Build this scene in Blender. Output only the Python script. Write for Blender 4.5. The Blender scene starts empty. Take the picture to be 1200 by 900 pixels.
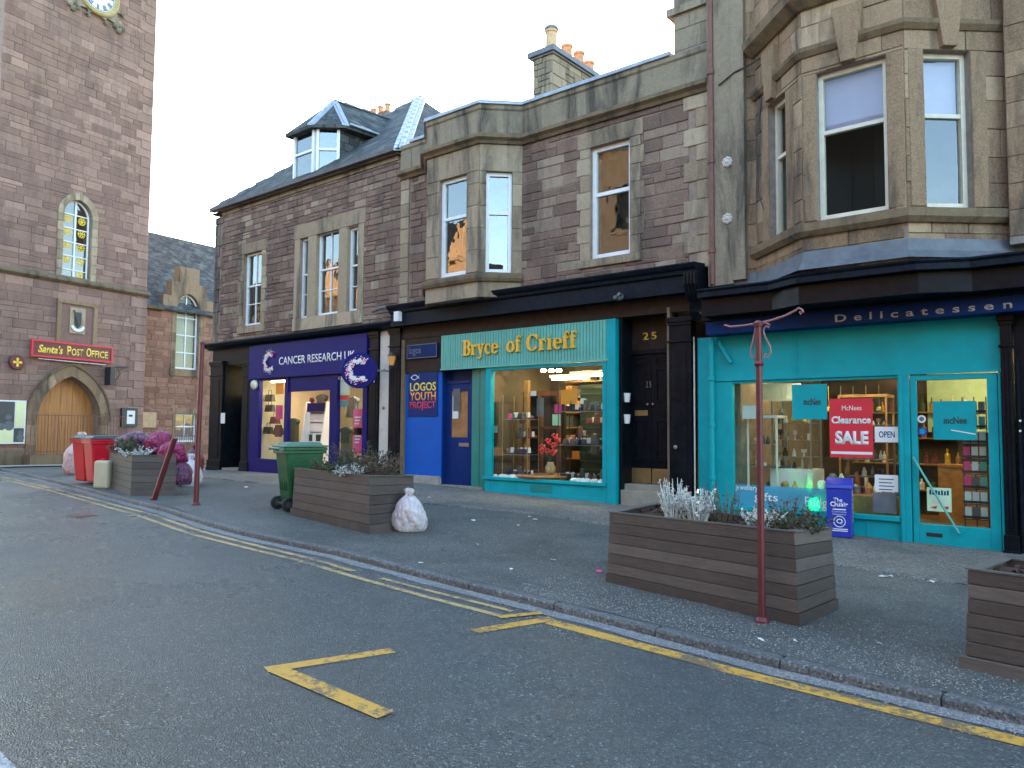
import bpy, bmesh, math, random
from mathutils import Vector, Matrix
random.seed(7)
R = math.radians
sc = bpy.context.scene
COL = sc.collection
# ------------------------------------------------------------------ camera model (metres; facade plane is y = 11)
FPX, PITCH, ROLL, YAW, CZ = 900.0, R(3.36), .0071, R(39.5), 1.5
_f0 = Vector((-math.sin(YAW), math.cos(YAW), 0)); _r0 = Vector((math.cos(YAW), math.sin(YAW), 0)); _z = Vector((0, 0, 1))
FW = math.cos(PITCH)*_f0 + math.sin(PITCH)*_z
_u = -math.sin(PITCH)*_f0 + math.cos(PITCH)*_z
RT = math.cos(ROLL)*_r0 + math.sin(ROLL)*_u
UP = -math.sin(ROLL)*_r0 + math.cos(ROLL)*_u
def ray(u, v): return FW + RT*((u-600)/FPX) + UP*((450-v)/FPX)
def PX(u, v=480, Y=11.0):
    d = ray(u, v); return (d*(Y/d.y)).x
def PZ(u, v, Y=11.0):
    d = ray(u, v); return (d*(Y/d.y)).z + CZ
def lerp_tab(x, T):
    if x <= T[0][0]: return T[0][1]
    for (a, b), (c, d) in zip(T, T[1:]):
        if x <= c: return b + (d-b)*(x-a)/(c-a)
    return T[-1][1]
ZT = [(-60, .25), (-30, .25), (-17.6, .36), (-11.6, .38), (-9.7, .31), (-7, .27), (-5, .17), (-2.3, .065), (-1, .055), (5, 0), (40, -.3)]
KT = [(-70, 17.0), (-40, 11.0), (-26.3, 8.03), (-20.7, 7.23), (-16.4, 6.52), (-13.2, 6.0), (-11, 5.68), (-8.7, 5.47), (-6.5, 5.43), (-3.5, 5.42), (-1.2, 5.28), (3, 5.1), (12, 4.8), (40, 4.6)]
def ky(x): return lerp_tab(x, KT)
def pave(x, y):
    z = lerp_tab(x, ZT) - .025*(11-min(y, 11))
    if y > 8.5: z -= .045*(y-8.5)*max(0, min(1, (-20-x)/4))
    return z
def road(x, y):
    k = ky(x); return pave(x, k) - .06 - .01*(k-y)*.5
def ground_hit(u, v, dz=0.0):
    d = ray(u, v); t = 0
    while t < 120:
        t += .02; p = d*t
        if p.z + CZ < pave(p.x, p.y) + dz: return p.x, p.y, p.z + CZ
    return p.x, p.y, 0
def z_at(x, y, v):
    lo, hi = -5, 40
    for _ in range(50):
        m = (lo+hi)/2; p = Vector((x, y, m-CZ)); vv = 450-FPX*p.dot(UP)/p.dot(FW)
        if vv > v: lo = m
        else: hi = m
    return (lo+hi)/2
# ------------------------------------------------------------------ node materials
def srgb(r, g, b):
    f = lambda c: (c/255/12.92) if c/255 <= .04045 else ((c/255+.055)/1.055)**2.4
    return (f(r), f(g), f(b))
def rgba(c): return (c[0], c[1], c[2], 1)
def newmat(name):
    m = bpy.data.materials.new(name); m.use_nodes = True; nt = m.node_tree
    return m, nt, nt.nodes['Principled BSDF'], nt.nodes.new
def link(nt, a, b): nt.links.new(a, b)
def noise(nt, scale, detail=4, rough=.6, vec=None, dist=0):
    n = nt.nodes.new('ShaderNodeTexNoise'); n.inputs['Scale'].default_value = scale; n.inputs['Detail'].default_value = detail
    n.inputs['Roughness'].default_value = rough; n.inputs['Distortion'].default_value = dist
    if vec is not None: nt.links.new(vec, n.inputs['Vector'])
    return n
def coord(nt, kind='Object', scale=(1, 1, 1)):
    tc = nt.nodes.new('ShaderNodeTexCoord'); mp = nt.nodes.new('ShaderNodeMapping'); mp.inputs['Scale'].default_value = scale
    nt.links.new(tc.outputs[kind], mp.inputs['Vector']); return mp.outputs['Vector']
def ramp(nt, fac, stops):
    r = nt.nodes.new('ShaderNodeValToRGB'); e = r.color_ramp.elements
    while len(e) < len(stops): e.new(.5)
    for el, (p, c) in zip(e, stops): el.position = p; el.color = rgba(c)
    nt.links.new(fac, r.inputs['Fac']); return r.outputs['Color']
def mixc(nt, fac, a, b, mode='MIX'):
    m = nt.nodes.new('ShaderNodeMix'); m.data_type = 'RGBA'; m.blend_type = mode
    if isinstance(fac, (int, float)): m.inputs[0].default_value = fac
    else: nt.links.new(fac, m.inputs[0])
    for i, x in ((6, a), (7, b)):
        if isinstance(x, tuple): m.inputs[i].default_value = rgba(x)
        else: nt.links.new(x, m.inputs[i])
    return m.outputs[2]
def bump(nt, h, strength, dist, bsdf, prev=None):
    b = nt.nodes.new('ShaderNodeBump'); b.inputs['Strength'].default_value = strength; b.inputs['Distance'].default_value = dist
    nt.links.new(h, b.inputs['Height'])
    if prev is not None: nt.links.new(prev, b.inputs['Normal'])
    nt.links.new(b.outputs['Normal'], bsdf.inputs['Normal']); return b.outputs['Normal']
def maprange(nt, v, a, b, c=0, d=1):
    m = nt.nodes.new('ShaderNodeMapRange'); m.clamp = True
    for i, x in ((1, a), (2, b), (3, c), (4, d)): m.inputs[i].default_value = x
    nt.links.new(v, m.inputs[0]); return m.outputs[0]
def plain(name, c, rough=.5, var=.15, scale=3, metal=0, bmp=.0, bscale=60, spec=None, dirt=None, dirt_amt=.4):
    m, nt, b, _ = newmat(name)
    v = coord(nt)
    n = noise(nt, scale, 5, .65, v)
    lo = tuple(max(0, x*(1-var)) for x in c); hi = tuple(min(1, x*(1+var)) for x in c)
    col = ramp(nt, n.outputs['Fac'], [(.3, lo), (.7, hi)])
    if dirt:
        n2 = noise(nt, scale*2.3, 6, .7, v)
        f = maprange(nt, n2.outputs['Fac'], .5, .72, 0, dirt_amt); col = mixc(nt, f, col, dirt)
    link(nt, col, b.inputs['Base Color'])
    rr = maprange(nt, n.outputs['Fac'], .2, .8, max(0, rough-.08), min(1, rough+.08)); link(nt, rr, b.inputs['Roughness'])
    b.inputs['Metallic'].default_value = metal
    if spec is not None: b.inputs['Specular IOR Level'].default_value = spec
    if bmp: bump(nt, noise(nt, bscale, 3, .6, v).outputs['Fac'], bmp, .01, b)
    return m
def stone(name, stops, soot=(.05, .045, .04), soot_amt=.6, moss=None, grain=.5):
    """each block carries its own 'tone'; weathering and streaks on top"""
    m, nt, b, _ = newmat(name)
    at = nt.nodes.new('ShaderNodeAttribute'); at.attribute_name = 'tone'
    sep = nt.nodes.new('ShaderNodeSeparateColor'); link(nt, at.outputs['Color'], sep.inputs[0])
    base = ramp(nt, sep.outputs[0], stops)
    v = coord(nt)
    n1 = noise(nt, 9, 6, .7, v); n2 = noise(nt, 45, 5, .7, v)
    base = mixc(nt, maprange(nt, n1.outputs['Fac'], .3, .7, .0, .35), base, tuple(x*.45 for x in stops[0][1]))
    base = mixc(nt, maprange(nt, n2.outputs['Fac'], .35, .75, 0, .35), base, tuple(min(1, x*1.5) for x in stops[-1][1]))
    vs = coord(nt, 'Object', (1.6, 1.6, .28)); n3 = noise(nt, 1.5, 7, .68, vs, .4)
    base = mixc(nt, maprange(nt, n3.outputs['Fac'], .48, .64, 0, soot_amt), base, soot)
    if moss:
        n4 = noise(nt, 2.2, 6, .7, v); base = mixc(nt, maprange(nt, n4.outputs['Fac'], .55, .7, 0, .5), base, moss)
    link(nt, base, b.inputs['Base Color']); b.inputs['Roughness'].default_value = .92; b.inputs['Specular IOR Level'].default_value = .25
    nb = noise(nt, 22, 8, .75, v)
    p = bump(nt, nb.outputs['Fac'], grain, .05, b)
    return m
M = {}
M['rubble'] = stone('red_rubble_stone', [(0, (.10, .058, .05)), (.4, (.175, .103, .08)), (.84, (.23, .148, .115)), (.92, (.29, .215, .16)), (1, (.36, .285, .21))], soot_amt=.45)
M['rubble_t'] = stone('tower_rubble_stone', [(0, (.17, .10, .084)), (.4, (.228, .142, .108)), (.8, (.28, .18, .14)), (1, (.38, .24, .19))], soot_amt=.3)
M['hallstone'] = stone('hall_red_stone', [(0, (.19, .09, .06)), (.5, (.27, .13, .085)), (1, (.36, .2, .13))], soot_amt=.25)
M['buff'] = stone('buff_dressed_stone', [(0, (.22, .165, .105)), (.5, (.31, .24, .16)), (1, (.41, .33, .225))], soot_amt=.75, grain=.3)
M['ashlar'] = stone('brown_ashlar_stone', [(0, (.15, .095, .055)), (.5, (.25, .165, .098)), (.85, (.33, .23, .14)), (1, (.45, .33, .21))], soot_amt=.8, grain=.3)
M['mossy'] = stone('mossy_stone', [(0, (.14, .10, .06)), (1, (.23, .17, .105))], soot_amt=.8, moss=(.06, .06, .025))
M['parapet'] = stone('grey_parapet_stone', [(0, (.18, .15, .11)), (1, (.31, .255, .18))], soot_amt=.85)
M['mortar'] = plain('lime_mortar', (.24, .21, .18), .95, .25, 8, bmp=.3)
M['mortar_d'] = plain('dark_mortar', (.25, .18, .145), .95, .25, 8, bmp=.3)
def slate_mat():
    m, nt, b, _ = newmat('slate_roof'); tc = nt.nodes.new('ShaderNodeTexCoord')
    br = nt.nodes.new('ShaderNodeTexBrick'); link(nt, tc.outputs['UV'], br.inputs['Vector'])
    br.inputs['Scale'].default_value = 1; br.inputs['Brick Width'].default_value = .3; br.inputs['Row Height'].default_value = .2
    br.inputs['Mortar Size'].default_value = .012; br.inputs['Color1'].default_value = (.038, .043, .045, 1); br.inputs['Color2'].default_value = (.085, .09, .09, 1)
    br.inputs['Mortar'].default_value = (.02, .02, .022, 1)
    n = noise(nt, 2.5, 7, .7, tc.outputs['Object']); c = mixc(nt, maprange(nt, n.outputs['Fac'], .5, .7, 0, .6), br.outputs['Color'], (.2, .21, .17))
    link(nt, c, b.inputs['Base Color']); b.inputs['Roughness'].default_value = .8; b.inputs['Specular IOR Level'].default_value = .2
    bump(nt, br.outputs['Fac'], -.6, .03, b); return m
M['slate'] = slate_mat()
M['darkslate'] = plain('shade_dark_slate', (.012, .014, .017), .8, .3, 4, spec=.1)  # shade put into the slate colour so the roofs opposite mirror as unlit
M['lead'] = plain('lead_sheet', (.3, .33, .37), .42, .25, 5, metal=.35, bmp=.15, bscale=14)
M['leadg'] = plain('grey_lead_flashing', (.12, .13, .145), .55, .3, 4, metal=.2, bmp=.1, bscale=10)
M['black'] = plain('black_gloss_paint', (.0045, .006, .010), .35, .5, 6, dirt=(.02, .02, .02), dirt_amt=.4, spec=.13)
M['blackd'] = plain('black_soft_paint', (.004, .008, .016), .5, .5, 8, dirt=(.025, .025, .026), dirt_amt=.5, spec=.13)
M['brown'] = plain('brown_band_paint', (.028, .018, .014), .5, .35, 5, spec=.15)
M['teal'] = plain('turquoise_paint', (.002, .30, .335), .5, .12, 2.5, bmp=.03, spec=.2, dirt=(.03, .2, .2), dirt_amt=.25)
M['teald'] = plain('green_teal_paint', (.015, .2, .17), .4, .12, 2.5)
M['signteal'] = plain('pale_turquoise_board', (.10, .37, .31), .45, .15, 2, dirt=(.16, .3, .26), dirt_amt=.4)
M['purple'] = plain('violet_blue_panel', (.009, .008, .125), .45, .06, 2, spec=.15)
M['purpled'] = plain('violet_blue_frame', (.008, .007, .105), .45, .1, 2, spec=.15)
M['blue'] = plain('bright_blue_paint', (.004, .09, .42), .45, .1, 2, spec=.2)
M['blued'] = plain('dark_blue_paint', (.005, .025, .13), .4, .15, 2, spec=.15)
M['navy'] = plain('navy_board', (.002, .02, .10), .45, .2, 3, spec=.1)
M['boxblue'] = plain('box_blue', (.02, .035, .33), .35, .1, 4)
M['upvc'] = plain('white_window_frame', (.72, .73, .73), .35, .06, 4)
M['cream'] = plain('cream_window_paint', (.62, .58, .46), .45, .1, 8)
M['creampost'] = plain('cream_pipe_paint', (.52, .48, .42), .5, .12, 5)
M['white'] = plain('white_card', (.7, .7, .68), .6, .03, 5)
M['gold'] = plain('gold_paint', (.65, .42, .06), .35, .15, 15, metal=.25)
M['yellow'] = plain('yellow_paint', (.8, .6, .06), .5, .05, 10)
M['orange'] = plain('orange_print', (.85, .3, .03), .5, .05, 10)
M['redp'] = plain('red_print', (.62, .02, .04), .45, .05, 6)
M['pinkp'] = plain('pink_print', (.75, .06, .22), .45, .05, 6)
M['darkp'] = plain('dark_print', (.03, .03, .03), .5, .05, 6)
M['palegrn'] = plain('pale_green_print', (.5, .7, .45), .6, .1, 6)
M['greytext'] = plain('grey_letters', (.4, .36, .33), .5, .1, 6)
M['oak'] = plain('warm_oak', (.32, .15, .05), .45, .35, 6)
M['copperpipe'] = plain('rusty_pipe_paint', (.17, .07, .05), .55, .3, 7, dirt=(.05, .03, .03))
M['maroon'] = plain('maroon_post_paint', (.13, .022, .026), .4, .2, 9, dirt=(.06, .02, .02))
M['pinkiron'] = plain('faded_maroon_iron', (.33, .14, .14), .5, .2, 12)
M['iron'] = plain('black_iron', (.03, .03, .032), .5, .3, 12)
M['brass'] = plain('aged_brass', (.34, .24, .11), .4, .2, 10, metal=.7)
M['terracotta'] = plain('terracotta_pot', (.5, .24, .11), .75, .25, 9, dirt=(.12, .07, .05))
M['buffpot'] = plain('buff_pot', (.48, .33, .18), .75, .2, 9)
M['green'] = plain('green_bin_plastic', (.008, .085, .022), .42, .12, 5, dirt=(.05, .12, .06), dirt_amt=.3)
M['greenlid'] = plain('faded_green_lid', (.09, .19, .13), .4, .12, 5)
M['redbin'] = plain('red_bin_plastic', (.58, .004, .016), .4, .08, 4)
M['greylid'] = plain('dark_grey_lid', (.055, .065, .065), .4, .15, 5)
M['rubber'] = plain('black_rubber', (.015, .015, .015), .7, .2, 8)
M['jug'] = plain('cream_plastic', (.55, .52, .36), .45, .08, 5)
M['soil'] = plain('bark_soil', (.06, .03, .018), .95, .6, 22, bmp=1, bscale=40)
M['leafg'] = plain('dull_green_leaf', (.055, .085, .03), .6, .4, 14)
M['leafd'] = plain('dark_heather_leaf', (.035, .05, .028), .7, .4, 14)
M['silver'] = plain('silver_leaf', (.62, .64, .6), .8, .2, 14)
M['dry'] = plain('dried_stem', (.12, .08, .05), .85, .4, 14)
M['concrete'] = plain('old_concrete', (.3, .28, .25), .9, .2, 4, bmp=.3)
M['sill'] = plain('stone_step', (.25, .22, .17), .85, .2, 5, bmp=.2)
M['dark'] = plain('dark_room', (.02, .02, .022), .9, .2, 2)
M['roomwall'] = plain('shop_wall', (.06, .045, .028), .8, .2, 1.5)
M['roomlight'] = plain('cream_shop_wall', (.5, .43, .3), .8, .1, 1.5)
M['lilac'] = plain('lilac_blind', (.40, .31, .45), .8, .08, 2)
M['grid'] = plain('steel', (.3, .3, .3), .35, .1, 8, metal=.8)
M['doorwood'] = None
def wood(name, c1, c2, sc_=(9, 9, .6), rough=.5, bmp=.2):
    m, nt, b, _ = newmat(name); v = coord(nt, 'Object', sc_); n = noise(nt, 2, 8, .65, v, .8)
    col = ramp(nt, n.outputs['Fac'], [(.3, c1), (.7, c2)]); link(nt, col, b.inputs['Base Color']); b.inputs['Roughness'].default_value = rough
    bump(nt, n.outputs['Fac'], bmp, .01, b); return m
M['doorwood'] = wood('varnished_plank', (.24, .085, .02), (.55, .25, .07), (14, 14, .5))
def plank_mat(name, stops):
    m, nt, b, _ = newmat(name)
    at = nt.nodes.new('ShaderNodeAttribute'); at.attribute_name = 'tone'; sep = nt.nodes.new('ShaderNodeSeparateColor'); link(nt, at.outputs['Color'], sep.inputs[0])
    base = ramp(nt, sep.outputs[0], stops); v = coord(nt, 'Object', (1.2, 1.2, 16)); n = noise(nt, 4, 8, .7, v, .5)
    base = mixc(nt, maprange(nt, n.outputs['Fac'], .35, .7, 0, .6), base, tuple(x*.45 for x in stops[0][1]))
    n2 = noise(nt, 3, 5, .7, coord(nt)); base = mixc(nt, maprange(nt, n2.outputs['Fac'], .5, .75, 0, .4), base, (.13, .12, .105))
    link(nt, base, b.inputs['Base Color']); b.inputs['Roughness'].default_value = .62
    bump(nt, n.outputs['Fac'], .5, .006, b); return m
M['plank'] = plank_mat('brown_timber_boards', [(0, (.062, .042, .034)), (.5, (.105, .078, .064)), (1, (.17, .135, .115))])
M['plankg'] = plank_mat('grey_timber_boards', [(0, (.075, .07, .062)), (.5, (.10, .093, .083)), (1, (.14, .13, .115))])
def asphalt(name, base, spk, scale, rough, wet=0, litter=False, bmpd=.012):
    m, nt, b, _ = newmat(name); v = coord(nt)
    vo = nt.nodes.new('ShaderNodeTexVoronoi'); vo.inputs['Scale'].default_value = scale; link(nt, v, vo.inputs['Vector'])
    sp = nt.nodes.new('ShaderNodeSeparateColor'); link(nt, vo.outputs['Color'], sp.inputs[0])
    c = ramp(nt, sp.outputs[0], [(0, tuple(x*.35 for x in base)), (.5, base), (.93, tuple(x*1.6 for x in base)), (1, spk)])
    big = noise(nt, .55, 6, .6, v); mid = noise(nt, 5, 5, .7, v)
    c = mixc(nt, maprange(nt, big.outputs['Fac'], .4, .65, 0, .45), c, tuple(x*.55 for x in base))
    c = mixc(nt, maprange(nt, mid.outputs['Fac'], .5, .75, 0, .35), c, tuple(x*1.5 for x in base))
    if litter:  # grit and pale specks trodden into the footway
        v2 = nt.nodes.new('ShaderNodeTexVoronoi'); v2.inputs['Scale'].default_value = 38; link(nt, v, v2.inputs['Vector'])
        s2 = nt.nodes.new('ShaderNodeSeparateColor'); link(nt, v2.outputs['Color'], s2.inputs[0])
        a = maprange(nt, s2.outputs[0], .9, .905, 0, 1); d = maprange(nt, v2.outputs['Distance'], .32, .22, 0, 1)
        mm = nt.nodes.new('ShaderNodeMath'); mm.operation = 'MULTIPLY'; link(nt, a, mm.inputs[0]); link(nt, d, mm.inputs[1])
        pt = noise(nt, 1.3, 4, .6, v); m3 = nt.nodes.new('ShaderNodeMath'); m3.operation = 'MULTIPLY'
        link(nt, mm.outputs[0], m3.inputs[0]); link(nt, maprange(nt, pt.outputs['Fac'], .42, .6, .1, .9), m3.inputs[1])
        c = mixc(nt, m3.outputs[0], c, (.38, .37, .34))
    link(nt, c, b.inputs['Base Color'])
    r = maprange(nt, big.outputs['Fac'], .35, .65, rough-.12, rough+.05); link(nt, r, b.inputs['Roughness'])
    st2 = noise(nt, 1.1, 7, .7, v, .8); c2 = mixc(nt, maprange(nt, st2.outputs['Fac'], .5, .66, 0, .5 if litter else .2), c, tuple(x*.4 for x in base)); link(nt, c2, b.inputs['Base Color'])
    p = bump(nt, vo.outputs['Distance'], 1, bmpd, b)
    bump(nt, mid.outputs['Fac'], .3, .02, b, p)
    if not litter: b.inputs['Specular IOR Level'].default_value = .8
    return m
M['road'] = asphalt('road_asphalt', (.09, .101, .097), (.46, .48, .46), 95, .34, bmpd=.018)
M['pave'] = asphalt('footway_asphalt', (.10, .101, .089), (.3, .29, .27), 120, .75, litter=True, bmpd=.005)
M['flag'] = asphalt('footway_concrete', (.15, .14, .122), (.3, .28, .25), 60, .85, litter=True, bmpd=.003)
M['kerb'] = asphalt('kerb_stone', (.1, .1, .098), (.3, .3, .29), 70, .75, bmpd=.004)
M['gutter'] = asphalt('gutter_grit', (.18, .18, .18), (.55, .55, .54), 110, .7, bmpd=.006)
def paintline(name, c, thr):
    m, nt, b, _ = newmat(name); v = coord(nt); n = noise(nt, 16, 9, .8, v); vo = nt.nodes.new('ShaderNodeTexVoronoi'); vo.inputs['Scale'].default_value = 95; link(nt, v, vo.inputs['Vector'])
    n0 = noise(nt, 1.7, 3, .5, v); a = nt.nodes.new('ShaderNodeMath'); a.operation = 'ADD'
    link(nt, n.outputs['Fac'], a.inputs[0]); link(nt, maprange(nt, n0.outputs['Fac'], .3, .7, -.12, .12), a.inputs[1])
    worn = maprange(nt, a.outputs[0], thr, thr+.07, 0, 1)
    col = mixc(nt, worn, c, (.075, .078, .078)); col = mixc(nt, maprange(nt, n.outputs['Fac'], .3, .6, 0, .4), col, tuple(x*.6 for x in c))
    link(nt, col, b.inputs['Base Color']); b.inputs['Roughness'].default_value = .6
    bump(nt, vo.outputs['Distance'], .7, .008, b); return m
M['yl'] = paintline('yellow_road_paint', (.68, .36, .045), .5)
M['ylold'] = paintline('worn_yellow_road_paint', (.52, .36, .15), .49)
M['wl'] = paintline('worn_white_road_paint', (.45, .45, .44), .5)
def glass(name, refl, tint=(.9, .95, .93), rough=.005, wav=0, ior=1.5):
    m, nt, b, _ = newmat(name); nt.nodes.remove(b); out = nt.nodes['Material Output']
    g = nt.nodes.new('ShaderNodeBsdfGlossy'); g.inputs['Roughness'].default_value = rough; g.inputs['Color'].default_value = (1, 1, 1, 1)
    t = nt.nodes.new('ShaderNodeBsdfTransparent'); t.inputs['Color'].default_value = rgba(tint)
    fr = nt.nodes.new('ShaderNodeFresnel'); fr.inputs['IOR'].default_value = ior
    gm = nt.nodes.new('ShaderNodeNewGeometry'); bf = maprange(nt, gm.outputs['Backfacing'], 0, 1, 1, 0); mu = nt.nodes.new('ShaderNodeMath'); mu.operation = 'MULTIPLY'   # pane modelled as a thin slab: only its entry face mirrors
    link(nt, maprange(nt, fr.outputs[0], 0, 1, refl, 1), mu.inputs[0]); link(nt, bf, mu.inputs[1]); mr = mu.outputs[0]
    mx = nt.nodes.new('ShaderNodeMixShader'); link(nt, mr, mx.inputs[0]); link(nt, t.outputs[0], mx.inputs[1]); link(nt, g.outputs[0], mx.inputs[2]); link(nt, mx.outputs[0], out.inputs['Surface'])
    if wav:
        n = noise(nt, wav, 2, .5, coord(nt)); bp = nt.nodes.new('ShaderNodeBump'); bp.inputs['Strength'].default_value = .22; bp.inputs['Distance'].default_value = .02
        link(nt, n.outputs['Fac'], bp.inputs['Height']); link(nt, bp.outputs['Normal'], g.inputs['Normal'])
    return m
M['glass'] = glass('shop_glass', .015, ior=1.45)
M['wglass'] = glass('window_glass', .14, (.75, .8, .8), wav=2.2)
M['midglass'] = glass('sash_glass', .07, wav=2.2)
def vinyl():
    m, nt, b, _ = newmat('blue_window_vinyl'); b.inputs['Base Color'].default_value = (.06, .42, .6, 1); b.inputs['Roughness'].default_value = .3; b.inputs['Alpha'].default_value = .55; return m
M['vinyl'] = vinyl()
def emis(name, c, s):
    m, nt, b, _ = newmat(name); b.inputs['Base Color'].default_value = rgba(c); b.inputs['Emission Color'].default_value = rgba(c); b.inputs['Emission Strength'].default_value = s; return m
M['lamp'] = emis('warm_strip_lamp', (1, .72, .36), 7)
M['lampw'] = emis('white_strip_lamp', (1, .88, .68), 7)
M['lampg'] = emis('green_lamp', (.0, 1, .12), 2.2)
M['transom_glow'] = emis('glowing_transom', (1, .72, .3), .35)
def bagmat(name, c, tr):
    m, nt, b, _ = newmat(name); v = coord(nt); n = noise(nt, 14, 6, .7, v, .6)
    col = ramp(nt, n.outputs['Fac'], [(.3, tuple(x*.55 for x in c)), (.7, c)]); link(nt, col, b.inputs['Base Color'])
    b.inputs['Roughness'].default_value = .28; b.inputs['Subsurface Weight'].default_value = tr; b.inputs['Subsurface Radius'].default_value = (.05, .05, .05)
    bump(nt, n.outputs['Fac'], .8, .03, b); return m
M['bagw'] = bagmat('white_plastic_film', (.8, .72, .72), .2)
M['bagp'] = bagmat('pinkish_plastic_film', (.75, .52, .5), .2)
M['bagm'] = bagmat('magenta_plastic_film', (.36, .03, .12), .1)
M['bagv'] = bagmat('violet_plastic_film', (.2, .07, .14), .1)
# ------------------------------------------------------------------ mesh builder in a local frame: s along, n outward, z up
class Frame:
    def __init__(self, o, ang=0.0):   # ang: rotation of +x axis about z; outward normal is to the right-hand (street) side
        self.o = Vector(o); self.a = ang; self.d = Vector((math.cos(ang), math.sin(ang), 0)); self.n = Vector((math.sin(ang), -math.cos(ang), 0))
    def p(self, s, n, z): return self.o + self.d*s + self.n*n + Vector((0, 0, z))
    def mat(self, s, n, z): # columns X=d, Y=up, Z=outward
        q = self.p(s, n, z); return Matrix(((self.d.x, 0, self.n.x, q.x), (self.d.y, 0, self.n.y, q.y), (0, 1, 0, q.z), (0, 0, 0, 1)))
FA = Frame((0, 11, 0), 0)
class MB:
    def __init__(self, fr=FA): self.v = []; self.f = []; self.t = []; self.fr = fr; self.mi = []
    def add(self, pts, faces, tone=None, mi=0, world=False):
        k = len(self.v)
        self.v += [tuple(p) if world else tuple(self.fr.p(*p)) for p in pts]
        tn = random.random() if tone is None else tone
        for f in faces: self.f.append([i+k for i in f]); self.t.append(tn); self.mi.append(mi)
    def box(self, s0, s1, n0, n1, z0, z1, tone=None, mi=0, taper=0):
        if s0 > s1: s0, s1 = s1, s0
        if n0 > n1: n0, n1 = n1, n0
        if z0 > z1: z0, z1 = z1, z0
        t = taper
        P = [(s0, n0, z0), (s1, n0, z0), (s1, n1, z0), (s0, n1, z0), (s0+t, n0, z1), (s1-t, n0, z1), (s1-t, n1-t, z1), (s0+t, n1-t, z1)]
        self.add(P, [(3, 2, 1, 0), (4, 5, 6, 7), (0, 1, 5, 4), (1, 2, 6, 5), (2, 3, 7, 6), (3, 0, 4, 7)], tone, mi); return self
    def block(self, s0, s1, z0, z1, n0, n1, b=.012, tone=None):   # stone block with chamfered face
        if s1-s0 < 2.5*b or z1-z0 < 2.5*b: return self.box(s0, s1, n0, n1, z0, z1, tone)
        j = lambda: random.uniform(-.3, .3)*b
        P = [(s0, n0, z0), (s1, n0, z0), (s1, n0, z1), (s0, n0, z1), (s0+j(), n1-b, z0+j()), (s1+j(), n1-b, z0+j()), (s1+j(), n1-b, z1+j()), (s0+j(), n1-b, z1+j()),
             (s0+b, n1+j(), z0+b), (s1-b, n1+j(), z0+b), (s1-b, n1+j(), z1-b), (s0+b, n1+j(), z1-b)]
        self.add(P, [(0, 1, 5, 4), (1, 2, 6, 5), (2, 3, 7, 6), (3, 0, 4, 7), (4, 5, 9, 8), (5, 6, 10, 9), (6, 7, 11, 10), (7, 4, 8, 11), (8, 9, 10, 11)], tone); return self
    def prism(self, poly, n0, n1, tone=None, mi=0):    # poly in (s,z), extruded along n
        k = len(poly); P = [(s, n0, z) for s, z in poly]+[(s, n1, z) for s, z in poly]
        F = [tuple(range(k))[::-1], tuple(range(k, 2*k))]+[(i, (i+1) % k, (i+1) % k+k, i+k) for i in range(k)]
        self.add(P, F, tone, mi); return self
    def profile(self, prof, s0, s1, tone=None, mi=0):   # closed profile in (n,z) extruded along s
        k = len(prof); P = [(s0, n, z) for n, z in prof]+[(s1, n, z) for n, z in prof]
        F = [tuple(range(k)), tuple(range(k, 2*k))[::-1]]+[(i, (i+1) % k, (i+1) % k+k, i+k) for i in range(k)]
        self.add(P, F, tone, mi); return self
    def sweep(self, prof, path, tone=None):  # profile (n,z) swept along path of (s,n) plan points, mitred
        k = len(prof); m = len(path); P = []
        for i, (s, n) in enumerate(path):
            def nrm(a, b):
                d = Vector((b[0]-a[0], b[1]-a[1])).normalized(); return Vector((-d.y, d.x))
            if i == 0: q = nrm(path[0], path[1])
            elif i == m-1: q = nrm(path[-2], path[-1])
            else:
                a, b = nrm(path[i-1], path[i]), nrm(path[i], path[i+1]); q = (a+b); q = q/(q.dot(a))
            for pn, pz in prof: P.append((s+q.x*pn, n+q.y*pn, pz))
        F = [tuple(range(k)), tuple(range((m-1)*k, m*k))[::-1]]
        for i in range(m-1):
            for j in range(k): F.append((i*k+j, (i+1)*k+j, (i+1)*k+(j+1) % k, i*k+(j+1) % k))
        self.add(P, F, tone); return self
    def tube(self, pts, r, seg=8, world=False, tone=None, cap=True):
        pts = [Vector(p) if world else self.fr.p(*p) for p in pts]
        rs = r if isinstance(r, (list, tuple)) else [r]*len(pts)
        P = []; F = []; prev = None
        for i, p in enumerate(pts):
            d = (pts[min(i+1, len(pts)-1)]-pts[max(i-1, 0)]).normalized()
            a = prev if prev is not None else (Vector((0, 0, 1)) if abs(d.z) < .9 else Vector((1, 0, 0)))
            x = (a-d*a.dot(d)).normalized(); y = d.cross(x); prev = x
            for k in range(seg): t = 2*math.pi*k/seg; P.append(p+x*math.cos(t)*rs[i]+y*math.sin(t)*rs[i])
        for i in range(len(pts)-1):
            for k in range(seg): F.append((i*seg+k, i*seg+(k+1) % seg, (i+1)*seg+(k+1) % seg, (i+1)*seg+k))
        if cap: F.append(tuple(range(seg))[::-1]); F.append(tuple(range((len(pts)-1)*seg, len(pts)*seg)))
        self.add(P, F, tone, world=True); return self
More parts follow.
